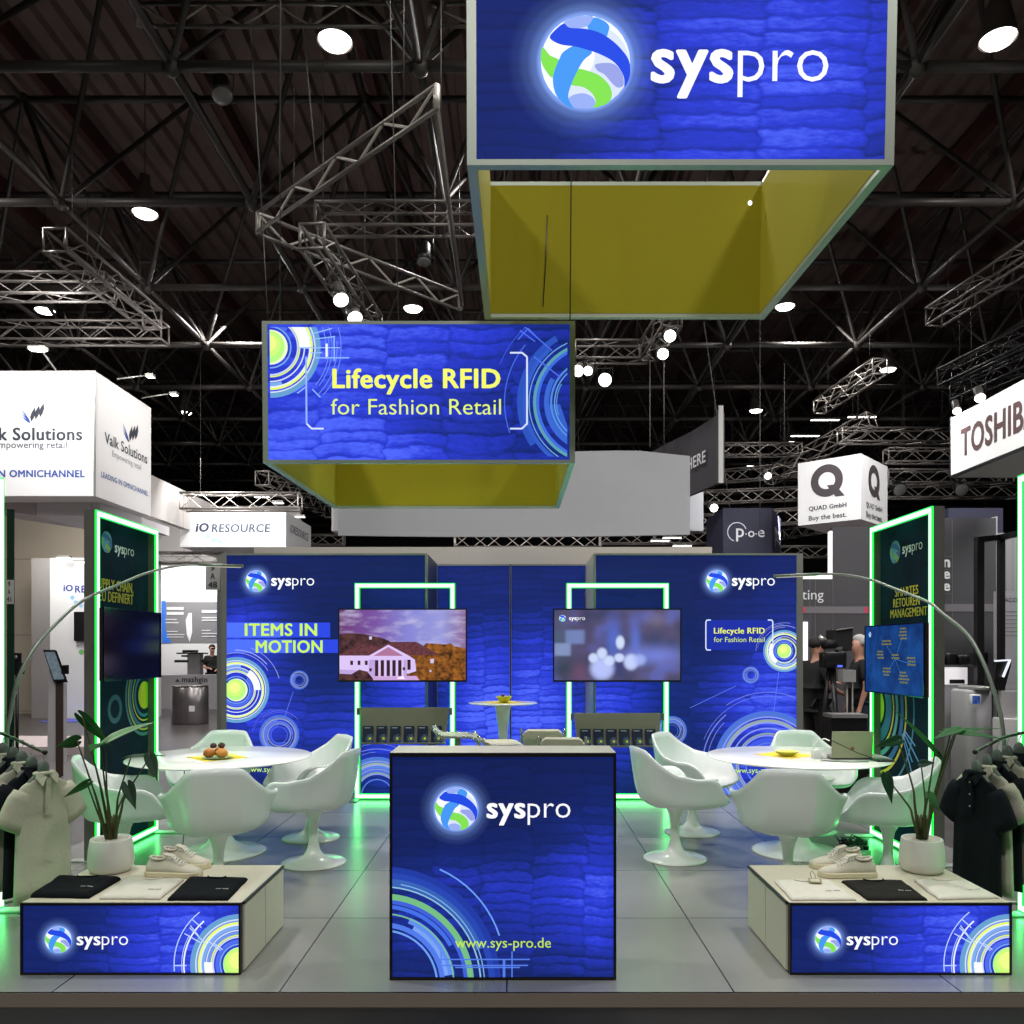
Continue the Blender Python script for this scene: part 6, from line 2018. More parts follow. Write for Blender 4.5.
def panel_wall(name, c1, c2, w, h):
    m, nt, b = base(name); L = nt.links.new
    tc = node(nt, 'ShaderNodeTexCoord'); sp = node(nt, 'ShaderNodeSeparateXYZ'); cb = node(nt, 'ShaderNodeCombineXYZ')
    ad = node(nt, 'ShaderNodeMath', operation='ADD')
    L(tc.outputs['Object'], sp.inputs[0]); L(sp.outputs['X'], ad.inputs[0]); L(sp.outputs['Y'], ad.inputs[1]); L(ad.outputs[0], cb.inputs[0]); L(sp.outputs['Z'], cb.inputs[1])
    br = node(nt, 'ShaderNodeTexBrick', offset=0.0)
    br.inputs['Scale'].default_value = 1; br.inputs['Brick Width'].default_value = w; br.inputs['Row Height'].default_value = h; br.inputs['Mortar Size'].default_value = .012
    br.inputs['Color1'].default_value = C(*c1); br.inputs['Color2'].default_value = C(*c1); br.inputs['Mortar'].default_value = C(*c2)
    L(cb.outputs[0], br.inputs['Vector']); L(br.outputs['Color'], b.inputs['Base Color']); b.inputs['Roughness'].default_value = .6
    return m


struct(MB().box((-15.5, 20.5, -.065), (X(110, 20.5), 20.7, 6.2)), 'wall_left_stand', panel_wall('beige_panels', (178, 166, 150), (140, 130, 118), 2.6, 1.9))
struct(MB().box((-7.75, 14.5, 4.3), (-7.6, 30, 5.15)), 'wall_left_upper', panel_wall('grey_panels_high', (186, 180, 176), (140, 134, 130), 2.2, 1.3))
struct(MB().box((-8.3, 26.3, -.065), (-8.2, 40, 5.8)), 'wall_left_far', panel_wall('grey_panels', (182, 176, 172), (140, 134, 130), 2.2, 1.5))
struct(MB().box((X(100, 26), 26, 1.0), (X(300, 26), 26.2, 6.1)), 'wall_left_back', panel_wall('grey_panels_b', (184, 178, 174), (140, 134, 130), 2.2, 1.5))
# company wall with lettering
dw = 19.0
t = thing('company_wall', 'bright white wall with blue lettering, left of the left LED wall', 'wall', (X(70, dw), dw, -.065))
MB().box((X(50, dw), dw, -.065), (X(150, dw), dw + .6, Z(558, dw))).build('panel', WH, t)
MB().box((X(31, dw), dw + .02, -.065), (X(49.9, dw), dw + .6, Z(558, dw))).build('end_panel', mat('company_wall_end', C(150, 144, 142), .6), t)
fw_ = front(dw); te = MB()
def wx(p): return X(p, dw)
def wz(p): return Z(p, dw)
fw_.text(te, 'iO', wx(63.5), wx(73), wz(591), ink(50, 70, 150), bold=.045)
fw_.text(te, 'RESOURCE', wx(75), wx(126), wz(592.5), ink(50, 70, 150), bold=.03)
for i, (a, b_, r_) in enumerate(((72.5, 597.5, 2.2), (76, 602.5, 2.2), (81, 605.5, 2))): fw_.disc(te, (wx(a), wz(b_)), r_ / F * dw, ink(150, 196, 232), .004)
fw_.disc(te, (wx(81.5), wz(652)), 2.6 / F * dw, ink(126, 196, 110), .004)
te.build('lettering', None, t)
slab('wall_screen', 'dark screen on the bright white wall with blue lettering', 'screen', (wx(76), dw - .09, wz(641)), (wx(112), dw - .01, wz(612)), BLACK)
slab('blue_floor_sign', 'blue floor strip at the foot of the bright white wall', 'floor strip', (wx(64), dw - 1.0, -.0655), (wx(110), dw - .15, -.055), mat('blue_strip', C(90, 96, 210), .5))
# stand platform, pale
slab('pale_platform', 'pale stand platform behind the left clothes rail', 'platform', (-13, 12.3, -.0655), (X(84, 12.3), 13.9, .06), mat('pale_platform_top', C(206, 190, 190), .5, var=.03))
slab('pale_platform', 'pale stand platform behind the right clothes rail', 'platform', (X(936, 11.5), 11.5, -.0655), (10, 14.2, .06), MATS['pale_platform_top'])
# sign post with stand number
def number_sign(px0, px1, py0, py1, d, lines, label, post=None):
    t = thing('stand_number_sign', label, 'sign', (X(px0, d), d, Z(py1, d)))
    MB().box((X(px0, d), d, Z(py1, d)), (X(px1, d), d + .012, Z(py0, d))).build('board', mat('pale_board', C(176, 174, 172), .6), t)
    fc = front(d); te = MB()
    w = px1 - px0; h = py1 - py0
    for i, s_ in enumerate(lines):
        c = (px0 + px1) / 2; hw = w * (.16 if len(s_) == 1 else .31)
        fc.text(te, s_, X(c - hw, d), X(c + hw, d), Z(py0 + h * (.27 + .32 * i), d), ink(60, 60, 62), hgt=h * .23 / F * d, bold=.03)
    te.build('lettering', None, t)
    if post:
        pm = mat('dark_green_post', C(12, 44, 30), .5) if px0 < 100 else ALU
        MB().box((X(post[0], d), d + .0125, -.065), (X(post[1], d), d + .024, Z(post[2], d))).build('post', pm, t)


number_sign(205.5, 220, 563, 590, 8.9, ('9', 'A', '48'), 'grey stand number sign 9 A 48 beside the left blue wall', (216.5, 221.5, 556))
number_sign(5.5, 13, 580, 604, 8.0, ('9', 'A', '41'), 'grey stand number sign 9 A 41 on a dark post at the left edge', (6, 13, 509))
# card terminal on pole
dk = 9.6
t = thing('card_terminal', 'black card terminal on a thin pole near the left picture edge', 'terminal', (X(16, dk), dk, -.065))
MB().box((X(13.5, dk), dk, Z(675, dk)), (X(19, dk), dk + .05, Z(653, dk))).build('terminal_body', BLACK, t)
MB().box((X(18.5, dk), dk - .03, Z(674, dk)), (X(23, dk), dk + .03, Z(663, dk))).build('reader', BLACKM, t)
q = MB(); q.ball((X(16.2, dk), dk - .004, Z(657, dk)), .018, None, 10, 8, (1, .5, 1.2)); q.build('lens_ring', ALU, t)
q = MB(); q.tube([(X(15.8, dk), dk + .025, -.06), (X(15.8, dk), dk + .025, Z(675, dk))], .018, None, 10); q.build('pole', BLACK, t)
q = MB(); q.lathe([(.15, 0), (.15, .01), (.02, .016)], None, 24, (X(15.8, dk), dk + .025, -.065)); q.build('base', BLACK, t)
# touch kiosk
dk = 10.2
t = thing('touch_kiosk', 'touch kiosk with tilted grey screen on a white stand, left', 'kiosk', (X(56, dk), dk, -.065))
q = MB(); q.prism([P(47, 762, dk), P(63, 762, dk), P(63, 684, dk), P(57, 672, dk), P(49, 670, dk)], (0, .09, 0)); q.build('stand', mat('kiosk_white', C(196, 192, 196), .4), t)
q = MB(); q.box((X(56, dk), dk - .01, -.06), (X(63.5, dk), dk - .001, Z(683, dk))); q.build('stand_front', mat('kiosk_brown', C(72, 58, 52), .5), t)
sc_ = [P(45, 651, dk), P(57, 651, dk), P(68, 682.5, dk), P(56, 683, dk)]
q = MB(); q.prism([sc_[3], sc_[2], sc_[1], sc_[0]], (.0, -.045, .015)); q.build('screen_case', BLACK, t)
cc_ = sum(sc_, Vector()) / 4
q = MB(); q.face([(cc_ + (p_ - cc_) * .86) + Vector((0, -.0475, .0158)) for p_ in (sc_[3], sc_[2], sc_[1], sc_[0])]); q.build('screen', mottled('kiosk_picture', (96, 112, 122), (128, 142, 150), 20, es=.7), t)
q = MB(); q.box((X(63.5, dk), dk - .05, Z(674, dk)), (X(68, dk), dk + .02, Z(665, dk))); q.build('card_reader', BLACK, t)

# --- wide white sign at left
dq = 19.0
x0, x1 = X(180, dq), X(286, dq); zb2, zt2 = Z(547, dq), Z(511.5, dq)
dq2 = dq * (286 - CX) / (311 - CX)
t = thing('hanging_sign_box', 'wide white hanging sign with an arc of pale dots, behind the left blue wall', 'hanging sign', (x0, dq, zb2))
MB().box((x0, dq, zb2), (x1, dq2, zt2)).build('box', WH, t)
fq = front(dq); te = MB()
fq.text(te, 'iO', X(195.5, dq), X(209, dq), Z(531.5, dq), ink(50, 60, 86), bold=.05, shear=.15)
fq.text(te, 'RESOURCE', X(211.5, dq), X(270.5, dq), Z(532, dq), ink(76, 86, 106), bold=.035, shear=.1)
for a, b_, r_ in ((208, 536, 2.6), (214, 540, 2.4), (220, 541.5, 2.2), (226, 540, 1.8), (230, 537, 1.2)): fq.disc(te, (X(a, dq), Z(b_, dq)), r_ / F * dq, ink(176, 204, 222), .004)
fq2 = Face((x1, 0, 0), (0, 1, 0), (0, 0, 1), (1, 0, 0))
def qd(px): return x1 * F / (px - CX)
fq2.text(te, 'iORESOURCE', qd(290), qd(308), Z(536, 20), ink(70, 78, 98), bold=.01)
te.build('lettering', None, t)

# --- white poster stand
dm = 24.0
t = thing('poster_wall', 'bright white display wall with grey and blue poster, left of the blue wall', 'wall', (X(190, dm), dm, -.065))
MB().box((X(158, dm), dm, -.065), (X(226, dm), dm + .15, Z(566, dm))).build('panel', WH, t)
fm = front(dm); g = MB()
def mx_(p): return X(p, dm)
def mz_(p): return Z(p, dm)
def rect(fc, mb, a, b_, c, d_, col, e=.01): fc.poly(mb, [(mx_(a), mz_(d_)), (mx_(c), mz_(d_)), (mx_(c), mz_(b_)), (mx_(a), mz_(b_))], col, e)
rect(fm, g, 162, 602, 220, 643, ink(128, 126, 128)); rect(fm, g, 162, 601, 166, 643, ink(56, 120, 226), .02); rect(fm, g, 217, 606, 220, 643, ink(70, 126, 220), .02)
fm.poly(g, [(mx_(162), mz_(643)), (mx_(172), mz_(643)), (mx_(166), mz_(630))], ink(56, 120, 226), .022)
fm.poly(g, [(mx_(186), mz_(620)), (mx_(189), mz_(613)), (mx_(192), mz_(613)), (mx_(192.5), mz_(632)), (mx_(190), mz_(642)), (mx_(187), mz_(634))], ink(236, 236, 236), .024)
for a, b_, c, h_ in ((167, 607, 184, 3), (167, 612, 184, 3), (166, 619, 177, 1.2), (166, 622, 179, 1.2), (167, 631, 178, 1), (167, 634, 185, 1), (167, 636.5, 184, 1), (202, 610, 220, 3), (202, 617, 219, 1.4), (202, 619.5, 219, 1.4), (202, 630, 211, 1), (202, 633, 219, 1), (202, 636, 216, 1)):
    rect(fm, g, a, b_, c, b_ + h_, ink(214, 214, 214), .026)
g.build('poster_print', None, t)
t = thing('white_counter', 'pale grey counter with small triangle mark behind the steel bin', 'counter', (X(190, 22), 22, -.065))
MB().box((X(156, 22), 22, -.065), (X(224, 22), 22.7, Z(675, 22))).build('body', mat('pale_counter', C(186, 182, 186), .5), t)
te = MB(); front(22).text(te, 'mashgin', X(182, 22), X(207.5, 22), Z(682, 22), ink(60, 58, 60), bold=.03)
fm2 = front(22)
fm2.poly(te, [(X(175, 22), Z(682, 22)), (X(177.5, 22), Z(678.5, 22)), (X(180, 22), Z(682, 22))], ink(84, 82, 84), .004)
te.build('lettering', None, t)
q = MB(); dd = 17.7
t = thing('steel_bin', 'stainless steel bin before the pale counter with triangle mark', 'bin', (X(190, dd), dd, -.066))
q = MB(); q.lathe([(.36, 0), (.38, .02), (.38, .78), (.36, .80)], None, 36); q.v = [(v[0] * 1.02, v[1] * .8, v[2]) for v in q.v]
q.build('drum', mat('stainless', C(156, 150, 150), .28, .85, var=.25, scale=5, stretch=(1, 1, .05)), t, local=True)
q = MB(); q.lathe([(.36, .8005), (.39, .81), (.385, .825), (.02, .83)], None, 36); q.v = [(v[0] * 1.02, v[1] * .8, v[2]) for v in q.v]; q.build('lid', MATS['stainless'], t, local=True)
q = MB(); q.box((.10, -.31, .28), (.22, -.295, .40)); q.build('label_plate', WH, t, local=True)
# weighing machine on the counter
t = thing('vending_scanner', 'grey scanner column with dark arms on the counter behind the steel bin', 'scanner', (X(194, 22.3), 22.35, Z(675, 22)))
zz0 = Z(675, 22) + .001
MB().box((X(188, 22.3), 22.25, zz0), (X(200.5, 22.3), 22.5, Z(654, 22.3))).build('column', mat('scanner_grey', C(132, 130, 132), .4, .3), t)
for a, b_, c, d_ in ((176, 652.6, 204, 654), (182, 650, 194, 652.5), (174, 660, 187.8, 662.5), (200.8, 660, 210, 662.3), (181, 655, 187, 657)):
    MB().box((X(a, 22.2), 22.22, Z(d_, 22.2)), (X(c, 22.2), 22.5, Z(b_, 22.2))).build('arm', BLACK, t)

# --- large pale banner and dark banner
def curved(name, label, pts, zfun, th, m1, back=(0, .06, 0)):
    t = thing(name, label, 'banner', (pts[0].x, pts[0].y, min(zfun(p)[0] for p in pts)))
    q = MB(); rings = []
    for p in pts:
        zb_, zt__ = zfun(p); b = Vector(back)
        rings.append([Vector((p.x, p.y, zb_)), Vector((p.x, p.y, zt__)), Vector((p.x, p.y, zt__)) + b, Vector((p.x, p.y, zb_)) + b])
    q.loft(rings, None, False, True)
    q.build('cloth', m1, t)
    return t


pts = []
for i in range(15):
    u = i / 14; d = 13.4 + .22 * (1 - (2 * u - 1) ** 2) - .1 * u
    pts.append(Vector((X(338 + 352 * u, d), d, u)))
zbt = Z(534.5, 13.3)
ztt = Z(456, 13.3)
curved('hanging_banner', 'large pale grey curved banner hanging behind the smaller cube', pts, lambda p: (zbt, ztt + .13 * min(1.0, (1 - p.z) / .16)), .05, GRY)
q = MB(); q.box((X(331.5, 13.6), 13.6, Z(531, 13.6)), (X(337.5, 13.4), 13.9, Z(470, 13.6)))
tag(q.build('hanging_banner_end', WH), 'white end strip left of the large pale banner', 'banner')
pts = smooth([P(722, 450, 15.2), P(708, 450, 15.8), P(690, 450, 16.6), P(665, 450, 17.6), P(640, 450, 18.8), P(600, 450, 20.6), P(540, 450, 22)], 3)
zt4, zb4 = Z(412, 15.2), Z(481, 15.2)
t = curved('hanging_banner', 'dark grey curved banner reading HERE behind the pale banner', pts, lambda p: (zb4, zt4), .05, mat('charcoal_cloth', C(70, 67, 72), .8), (.06, .05, 0))
MB().box((X(718.5, 15.15), 15.12, zb4 - .05), (X(723, 15.15), 15.18, zt4 + .1)).build('end_post', GREYW, t)
a, b_ = P(689, 462, 16.65), P(708, 462, 15.8)
dr = (b_ - a); dr.z = 0
fh = Face((a.x, a.y, 0), dr, (0, 0, 1), (dr.y, -dr.x, 0)); te = MB()
fh.text(te, 'HERE', .06, dr.length * 1.02, Z(466.5, 16.2), ink(226, 226, 230), hgt=.235, bold=.02, e=.06)
te.build('lettering', None, t)
slab('hanging_board', 'pale upright board below the dark HERE banner', 'board', (X(690, 18.5), 18.5, Z(531, 18.5)), (X(703.5, 18.5), 18.6, Z(492, 18.5)), GRY)

# --- dark cube with ring letters
dp = 16.0
x0, x1 = X(723, dp), X(772, dp); zb2, zt2 = Z(560, dp), Z(508, dp); dp2 = dp * (772 - CX) / (787 - CX) if False else 17.2
t = thing('hanging_cube_sign', 'dark navy cube sign with small white letters and a ring', 'hanging sign', (x0, dp, zb2))
xe = X(787, 17.0)
q = MB(); q.prism([(x0, dp, zb2), (x1, dp, zb2), (xe, 17.4, zb2), (x0, 17.4, zb2)], (0, 0, zt2 - zb2)); q.build('box', NAVY, t)
te = MB(); fp = front(dp)
def px2(p): return X(p, dp)
def pz2(p): return Z(p, dp)
for s_, a, b_ in (('p', 736, 744), ('o', 748, 754.5), ('e', 758, 764.5)): fp.text(te, s_, px2(a), px2(b_), pz2(537), ink(226, 226, 232), bold=.01)
for a in (746, 756): fp.disc(te, (px2(a), pz2(534)), .7 / F * dp, ink(226, 226, 232), .004)
fp.ring(te, (px2(737), pz2(532)), 9 / F * dp, 9.8 / F * dp, 20, 250, ink(226, 226, 232), .004)
sdv = Vector((xe - x1, 1.4, 0)); fp3 = Face((x1, dp, 0), sdv, (0, 0, 1), (sdv.y, -sdv.x, 0))
fp3.text(te, 'poe', sdv.length * .35, sdv.length * .88, pz2(537), ink(220, 220, 226), bold=.0)
fp3.ring(te, (sdv.length * .32, pz2(531)), .13, .15, 20, 250, ink(220, 220, 226), .004)
te.build('lettering', None, t)

# --- letter Q cube
dc, de = 14.0, 14.75
A, B_, Cc = P(798, 600, de), P(861, 600, dc), P(887.5, 600, 15.0)
zb2, zt2 = Z(519, dc), Z(453.5, dc)
t = thing('hanging_cube_sign', 'white cube sign with a large dark letter Q', 'hanging sign', (B_.x, B_.y, zb2))
q = MB(); q.prism([(A.x, A.y, zb2), (B_.x, B_.y, zb2), (Cc.x, Cc.y, zb2), (A.x + Cc.x - B_.x, A.y + Cc.y - B_.y, zb2)], (0, 0, zt2 - zb2)); q.build('box', WH, t)
te = MB()
QD = ink(74, 66, 70)
for o_, e_, sc in ((A, B_, 1.0), (B_, Cc, 1.0)):
    v = Vector((e_.x - o_.x, e_.y - o_.y, 0)); l = v.length
    fc = Face((o_.x, o_.y, 0), v, (0, 0, 1), (v.y, -v.x, 0))
    hh = zt2 - zb2
    cq = (l * .47, zb2 + hh * .66); ro = hh * .255; kx = min(1, l * .36 / ro)
    for i in range(40):
        p0, p1 = 2 * pi * i / 40, 2 * pi * (i + 1) / 40
        fc.poly(te, [(cq[0] + ro * kx * cos(p0), cq[1] + ro * sin(p0)), (cq[0] + ro * kx * cos(p1), cq[1] + ro * sin(p1)), (cq[0] + ro * .52 * kx * cos(p1), cq[1] + ro * .52 * sin(p1)), (cq[0] + ro * .52 * kx * cos(p0), cq[1] + ro * .52 * sin(p0))], QD, .004)
    fc.poly(te, [(cq[0] + ro * kx * .0, cq[1] - ro * .3), (cq[0] + ro * kx * .5, cq[1] - ro * .3), (cq[0] + ro * kx * 1.1, cq[1] - ro * 1.05), (cq[0] + ro * kx * .55, cq[1] - ro * 1.05)], QD, .005)
    fc.text(te, 'QUAD GmbH', l * .18, l * .78, zb2 + hh * .215, INKD, bold=.03)
    fc.text(te, 'Buy the best.', l * .18, l * .78, zb2 + hh * .06, INKD, bold=.02)
te.build('lettering', None, t)

# --- white sign at right
xs_ = 4.75
ds1, ds2 = xs_ * F / (950 - CX), 5.4
zt2, zb2 = Z(419, ds1), Z(476, ds1)
t = thing('hanging_sign_box', 'long white sign with big capital letters cut by the right picture edge', 'hanging sign', (xs_, ds1, zb2))
MB().box((xs_, ds2, zb2), (xs_ + 1.2, ds1 - .02, zt2)).build('box', WH, t)
MB().box((xs_ - .004, ds1 - .0199, zb2 - .02), (xs_ + 1.2, ds1 + .005, zt2 + .02)).build('edge_strip', BLACK, t)
MB().box((xs_ - .006, ds2, zb2 - .025), (xs_ + .03, ds1 - .02, zb2 - .0005)).build('bottom_edge', BLACK, t)
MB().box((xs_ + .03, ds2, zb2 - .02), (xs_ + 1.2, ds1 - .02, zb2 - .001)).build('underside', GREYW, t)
fx_ = Face((xs_, 0, 0), (0, -1, 0), (0, 0, 1), (-1, 0, 0)); te = MB()
def sd_(px): return -(xs_ * F / (px - CX))
k0, k1 = sd_(961), sd_(1029)
zm = H + (651 - 424.5) / F * 8.3
fx_.text(te, 'TOSHIBA', k0, k0 + (k1 - k0) * 1.12, zb2 + .16, ink(92, 68, 68), hgt=.30, bold=.03, space=1.05)
te.build('lettering', None, t)

# --- grey walls at right
de = 12.5
def ex(p): return X(p, de)
def ez(p): return Z(p, de)
t = thing('stand_wall', 'dark grey stand wall with the end of a word, right of the blue wall', 'wall', (ex(830), de, -.065))
MB().box((ex(790), de, -.065), (ex(832), de + .1, ez(579))).build('panel', DKG, t)
MB().box((ex(832.2), de, -.065), (ex(945), de + .1, ez(527))).build('panel', DKG, t)
MB().box((ex(790), de - .01, ez(579)), (ex(832), de + .1, ez(573.5))).build('light_line', mat('white_trim_lit', C(236, 236, 236), .5, emis=C(255, 255, 255), es=.9), t)
MB().box((ex(830.3), de - .01, ez(573.4)), (ex(832.1), de + .1, ez(531))).build('light_line', MATS['white_trim_lit'], t)
MB().box((ex(790), de - .012, ez(613.5)), (ex(868), de - .0005, ez(606.5))).build('band', mat('band_grey', C(112, 108, 112), .5), t)
for a in (801, 864): MB().box((ex(a), de - .014, ez(613)), (ex(a + 4), de - .0125, ez(607))).build('band_mark', mat('pink_mark', C(196, 60, 90), .5), t)
for a in (809.5, 815, 832.5): MB().box((ex(a), de - .004, ez(700)), (ex(a + .5), de - .0002, ez(579.5))).build('joint_line', mat('joint_grey', C(104, 102, 106), .5), t)
te = MB(); front(de).text(te, 'ting', ex(802), ex(823.5), ez(599.5), ink(224, 224, 226), bold=.0, e=.006); te.build('lettering', None, t)
slab('lit_window', 'bright white and pink lit panel beside the right end of the blue wall', 'panel', (ex(798), de - .08, ez(695)), (ex(806), de - .02, ez(622)), mat('lit_panel', C(236, 226, 232), .5, emis=C(250, 236, 244), es=.85))
dg = 9.8
def gx(p): return X(p, dg)
def gz(p): return Z(p, dg)
t = thing('stand_wall', 'dark grey wall with white letters n e e behind the right LED wall', 'wall', (gx(970), dg, -.065))
MB().box((gx(936), dg, -.065), (gx(996), dg + .1, gz(518))).build('panel', DKG, t)
MB().box((gx(996), dg - .01, -.065), (gx(997), dg + .11, gz(516.5))).build('edge_trim', GREYW, t)
for a, b_, c, d_ in ((952, 520, 952.5, 620), (942, 556.3, 952, 556.8), (942, 593.5, 952, 594)): MB().box((gx(a), dg - .003, gz(d_)), (gx(c), dg - .0002, gz(b_))).build('joint_line', MATS['joint_grey'], t)
MB().box((gx(936), dg - .006, gz(611.5)), (gx(996), dg - .0005, gz(604))).build('band', MATS['band_grey'], t)
te = MB(); fg = front(dg)
for s_, y_ in (('n', 567), ('e', 578.5), ('e', 590.5)): fg.text(te, s_, gx(943), gx(950), gz(y_), ink(226, 226, 226), bold=.035)
te.build('lettering', None, t)
slab('hanging_board', 'dim purple board showing above the wall with letters n e e', 'board', (X(948.5, 11), 11, Z(540, 11)), (X(1003, 11), 11.1, Z(508, 11)), NAVY)
slab('grey_screen_wall', 'striped grey wall behind the black gate at right', 'wall', (X(997, 10.6), 10.6, -.065), (X(1060, 10.6), 10.7, Z(533, 10.6)), mat('striped_grey', C(140, 138, 140), .6, var=.5, scale=3, stretch=(9, 1, .02)))
da = 9.2
t = thing('info_board', 'pale info board reading ACCE at the right picture edge', 'board', (X(1005, da), da, -.065))
MB().box((X(996, da), da, -.065), (X(1060, da), da + .05, Z(591, da))).build('panel', mat('brushed_pale', C(160, 156, 160), .5, var=.2, scale=3, stretch=(.2, 1, 9)), t)
te = MB(); fa = front(da); fa.text(te, 'ACCE', X(1004.5, da), X(1019, da), Z(602, da), ink(60, 58, 62), bold=0)
for k in range(7): fa.poly(te, [(X(1000, da), Z(611 + 4 * k, da)), (X(1017, da), Z(611 + 4 * k, da)), (X(1017, da), Z(612 + 4 * k, da)), (X(1000, da), Z(612 + 4 * k, da))], ink(130, 126, 130), .003)
te.build('lettering', None, t)
t = thing('security_gate', 'tall black tubular gate before the dark wall at right', 'gate', (X(980, 8.9), 8.9, -.065))
q = MB(); q.bar(P(979, 770, 8.9), P(979, 541, 8.9), .075, .075); q.build('post', BLACK, t)
q = MB(); q.bar(P(1001, 720, 8.95), P(1001, 537, 8.95), .06, .06); q.build('post', BLACK, t)
q = MB(); q.bar(P(976, 540, 8.9), P(1001, 537.5, 8.95), .07, .06); q.bar(P(1001, 537.5, 8.95), P(1030, 531, 8.4), .06, .06); q.build('top_rail', BLACK, t)
# checkout counters
dh = 9.0
def hx(p): return X(p, dh)
def hz(p): return Z(p, dh)
t = thing('checkout_counter', 'grey checkout counter with white lit panel and pink glow, right', 'counter', (hx(955), dh, -.065))
MB().box((hx(938), dh, -.065), (hx(975), dh + .5, hz(686))).build('body', mat('counter_grey', C(140, 138, 142), .5), t)
MB().box((hx(940), dh - .01, hz(684.5)), (hx(967), dh + .3, hz(667.5))).build('lit_panel', mat('white_lit', C(226, 222, 226), .5, emis=C(255, 250, 255), es=.35), t)
MB().box((hx(949), dh - .014, hz(683.5)), (hx(964), dh - .0105, hz(679.5))).build('slot', BLACK, t)
MB().box((hx(938), dh - .012, hz(684)), (hx(941.5), dh - .0102, hz(668))).build('pink_light', E(226, 120, 214, .8), t)
MB().box((hx(975.5), dh - .004, hz(684)), (hx(977.5), dh + .02, hz(672))).build('pink_light', E(190, 90, 180, .6), t)
MB().box((hx(938), dh, hz(667)), (hx(985), dh + .4, hz(665))).build('shelf', DKG, t)
for i, (a, b_, c) in enumerate(((941, 949, 656), (951, 962, 653), (963, 975, 655), (984, 994, 652))):
    q = MB(); q.rbox((hx(a), dh + .08, hz(665) + .001), (hx(b_), dh + .3, hz(c)), .03)
    tag(q.build('scanner_device', BLACK), 'black device on the checkout shelf at right, %s of four' % ('first from the left', 'second from the left', 'third from the left', 'rightmost')[i], 'device')
t = thing('checkout_counter', 'pale checkout counter with round corner below the black monitor, right', 'counter', (hx(985), 8.5, -.065))
def ix(p): return X(p, 8.5)
def iz(p): return Z(p, 8.5)
q = MB(); q.rbox((ix(968), 8.5, -.065), (ix(994), 9.0 - .12, iz(690)), .06); q.build('body', mat('counter_pale', C(160, 158, 160), .5), t)
MB().rbox((ix(974), 8.42, iz(690) + .0005), (ix(992), 8.86, iz(686.5)), .05).build('top', ALU, t)
q = MB(); q.rbox((ix(965.5), 8.40, iz(704.5)), (ix(976), 8.44, iz(694)), .012); q.build('display_case', LACQ, t)
q = MB(); q.face([(ix(967), 8.398, iz(703.3)), (ix(974.6), 8.398, iz(703.3)), (ix(974.6), 8.398, iz(695.3)), (ix(967), 8.398, iz(695.3))]); q.build('display', mottled('small_display', (24, 30, 70), (60, 90, 170), 40), t)
t = thing('checkout_monitor', 'black checkout monitor with white lit edge at right', 'monitor', (ix(1000), 8.3, iz(690)))
q = MB(); q.prism([P(993, 690, 8.3), P(1005, 689, 8.3), P(1012, 661, 8.3), P(997, 661, 8.3)], (0, .06, 0)); q.build('case', BLACK, t)
q = MB(); q.bar(P(995, 661, 8.28), P(1010, 660, 8.28), .03, .015); q.bar(P(1010, 660, 8.28), P(1003, 677, 8.28), .02, .015); q.build('lit_edge', E(236, 240, 250, 1), t)
q = MB(); q.rbox((ix(984), 8.2, -.065), (ix(1020), 8.37, iz(716)), .03); q.box((ix(990), 8.25, iz(716) + .0005), (ix(1012), 8.36, iz(690))); q.build('foot', mat('pale_foot', C(176, 172, 172), .5), t)

# ================================================================== people and camera
SKIN = mat('skin', C(190, 140, 118), .55, var=.05)
def skin_mesh(name, V, Ed, m1, parent, sub=2):
    me = bpy.data.meshes.new(name)
    keys = list(V); idx = {k: i for i, k in enumerate(keys)}
    off = parent.location
    me.from_pydata([Vector(V[k][:3]) - off for k in keys], [(idx[a], idx[b]) for a, b in Ed], [])
    o = bpy.data.objects.new(name, me); COL.objects.link(o)
    md = o.modifiers.new('Skin', 'SKIN'); md.use_smooth_shade = True
    for k in keys:
        r = V[k][3]
        sv = me.skin_vertices[0].data[idx[k]]
        sv.radius = (r, r) if not isinstance(r, tuple) else r
        sv.use_root = (k == keys[0])
    modify(o, ('SUBSURF', dict(levels=sub, render_levels=sub)))
    o.data.materials.clear(); o.data.materials.append(m1)
    o.parent = parent
    return o


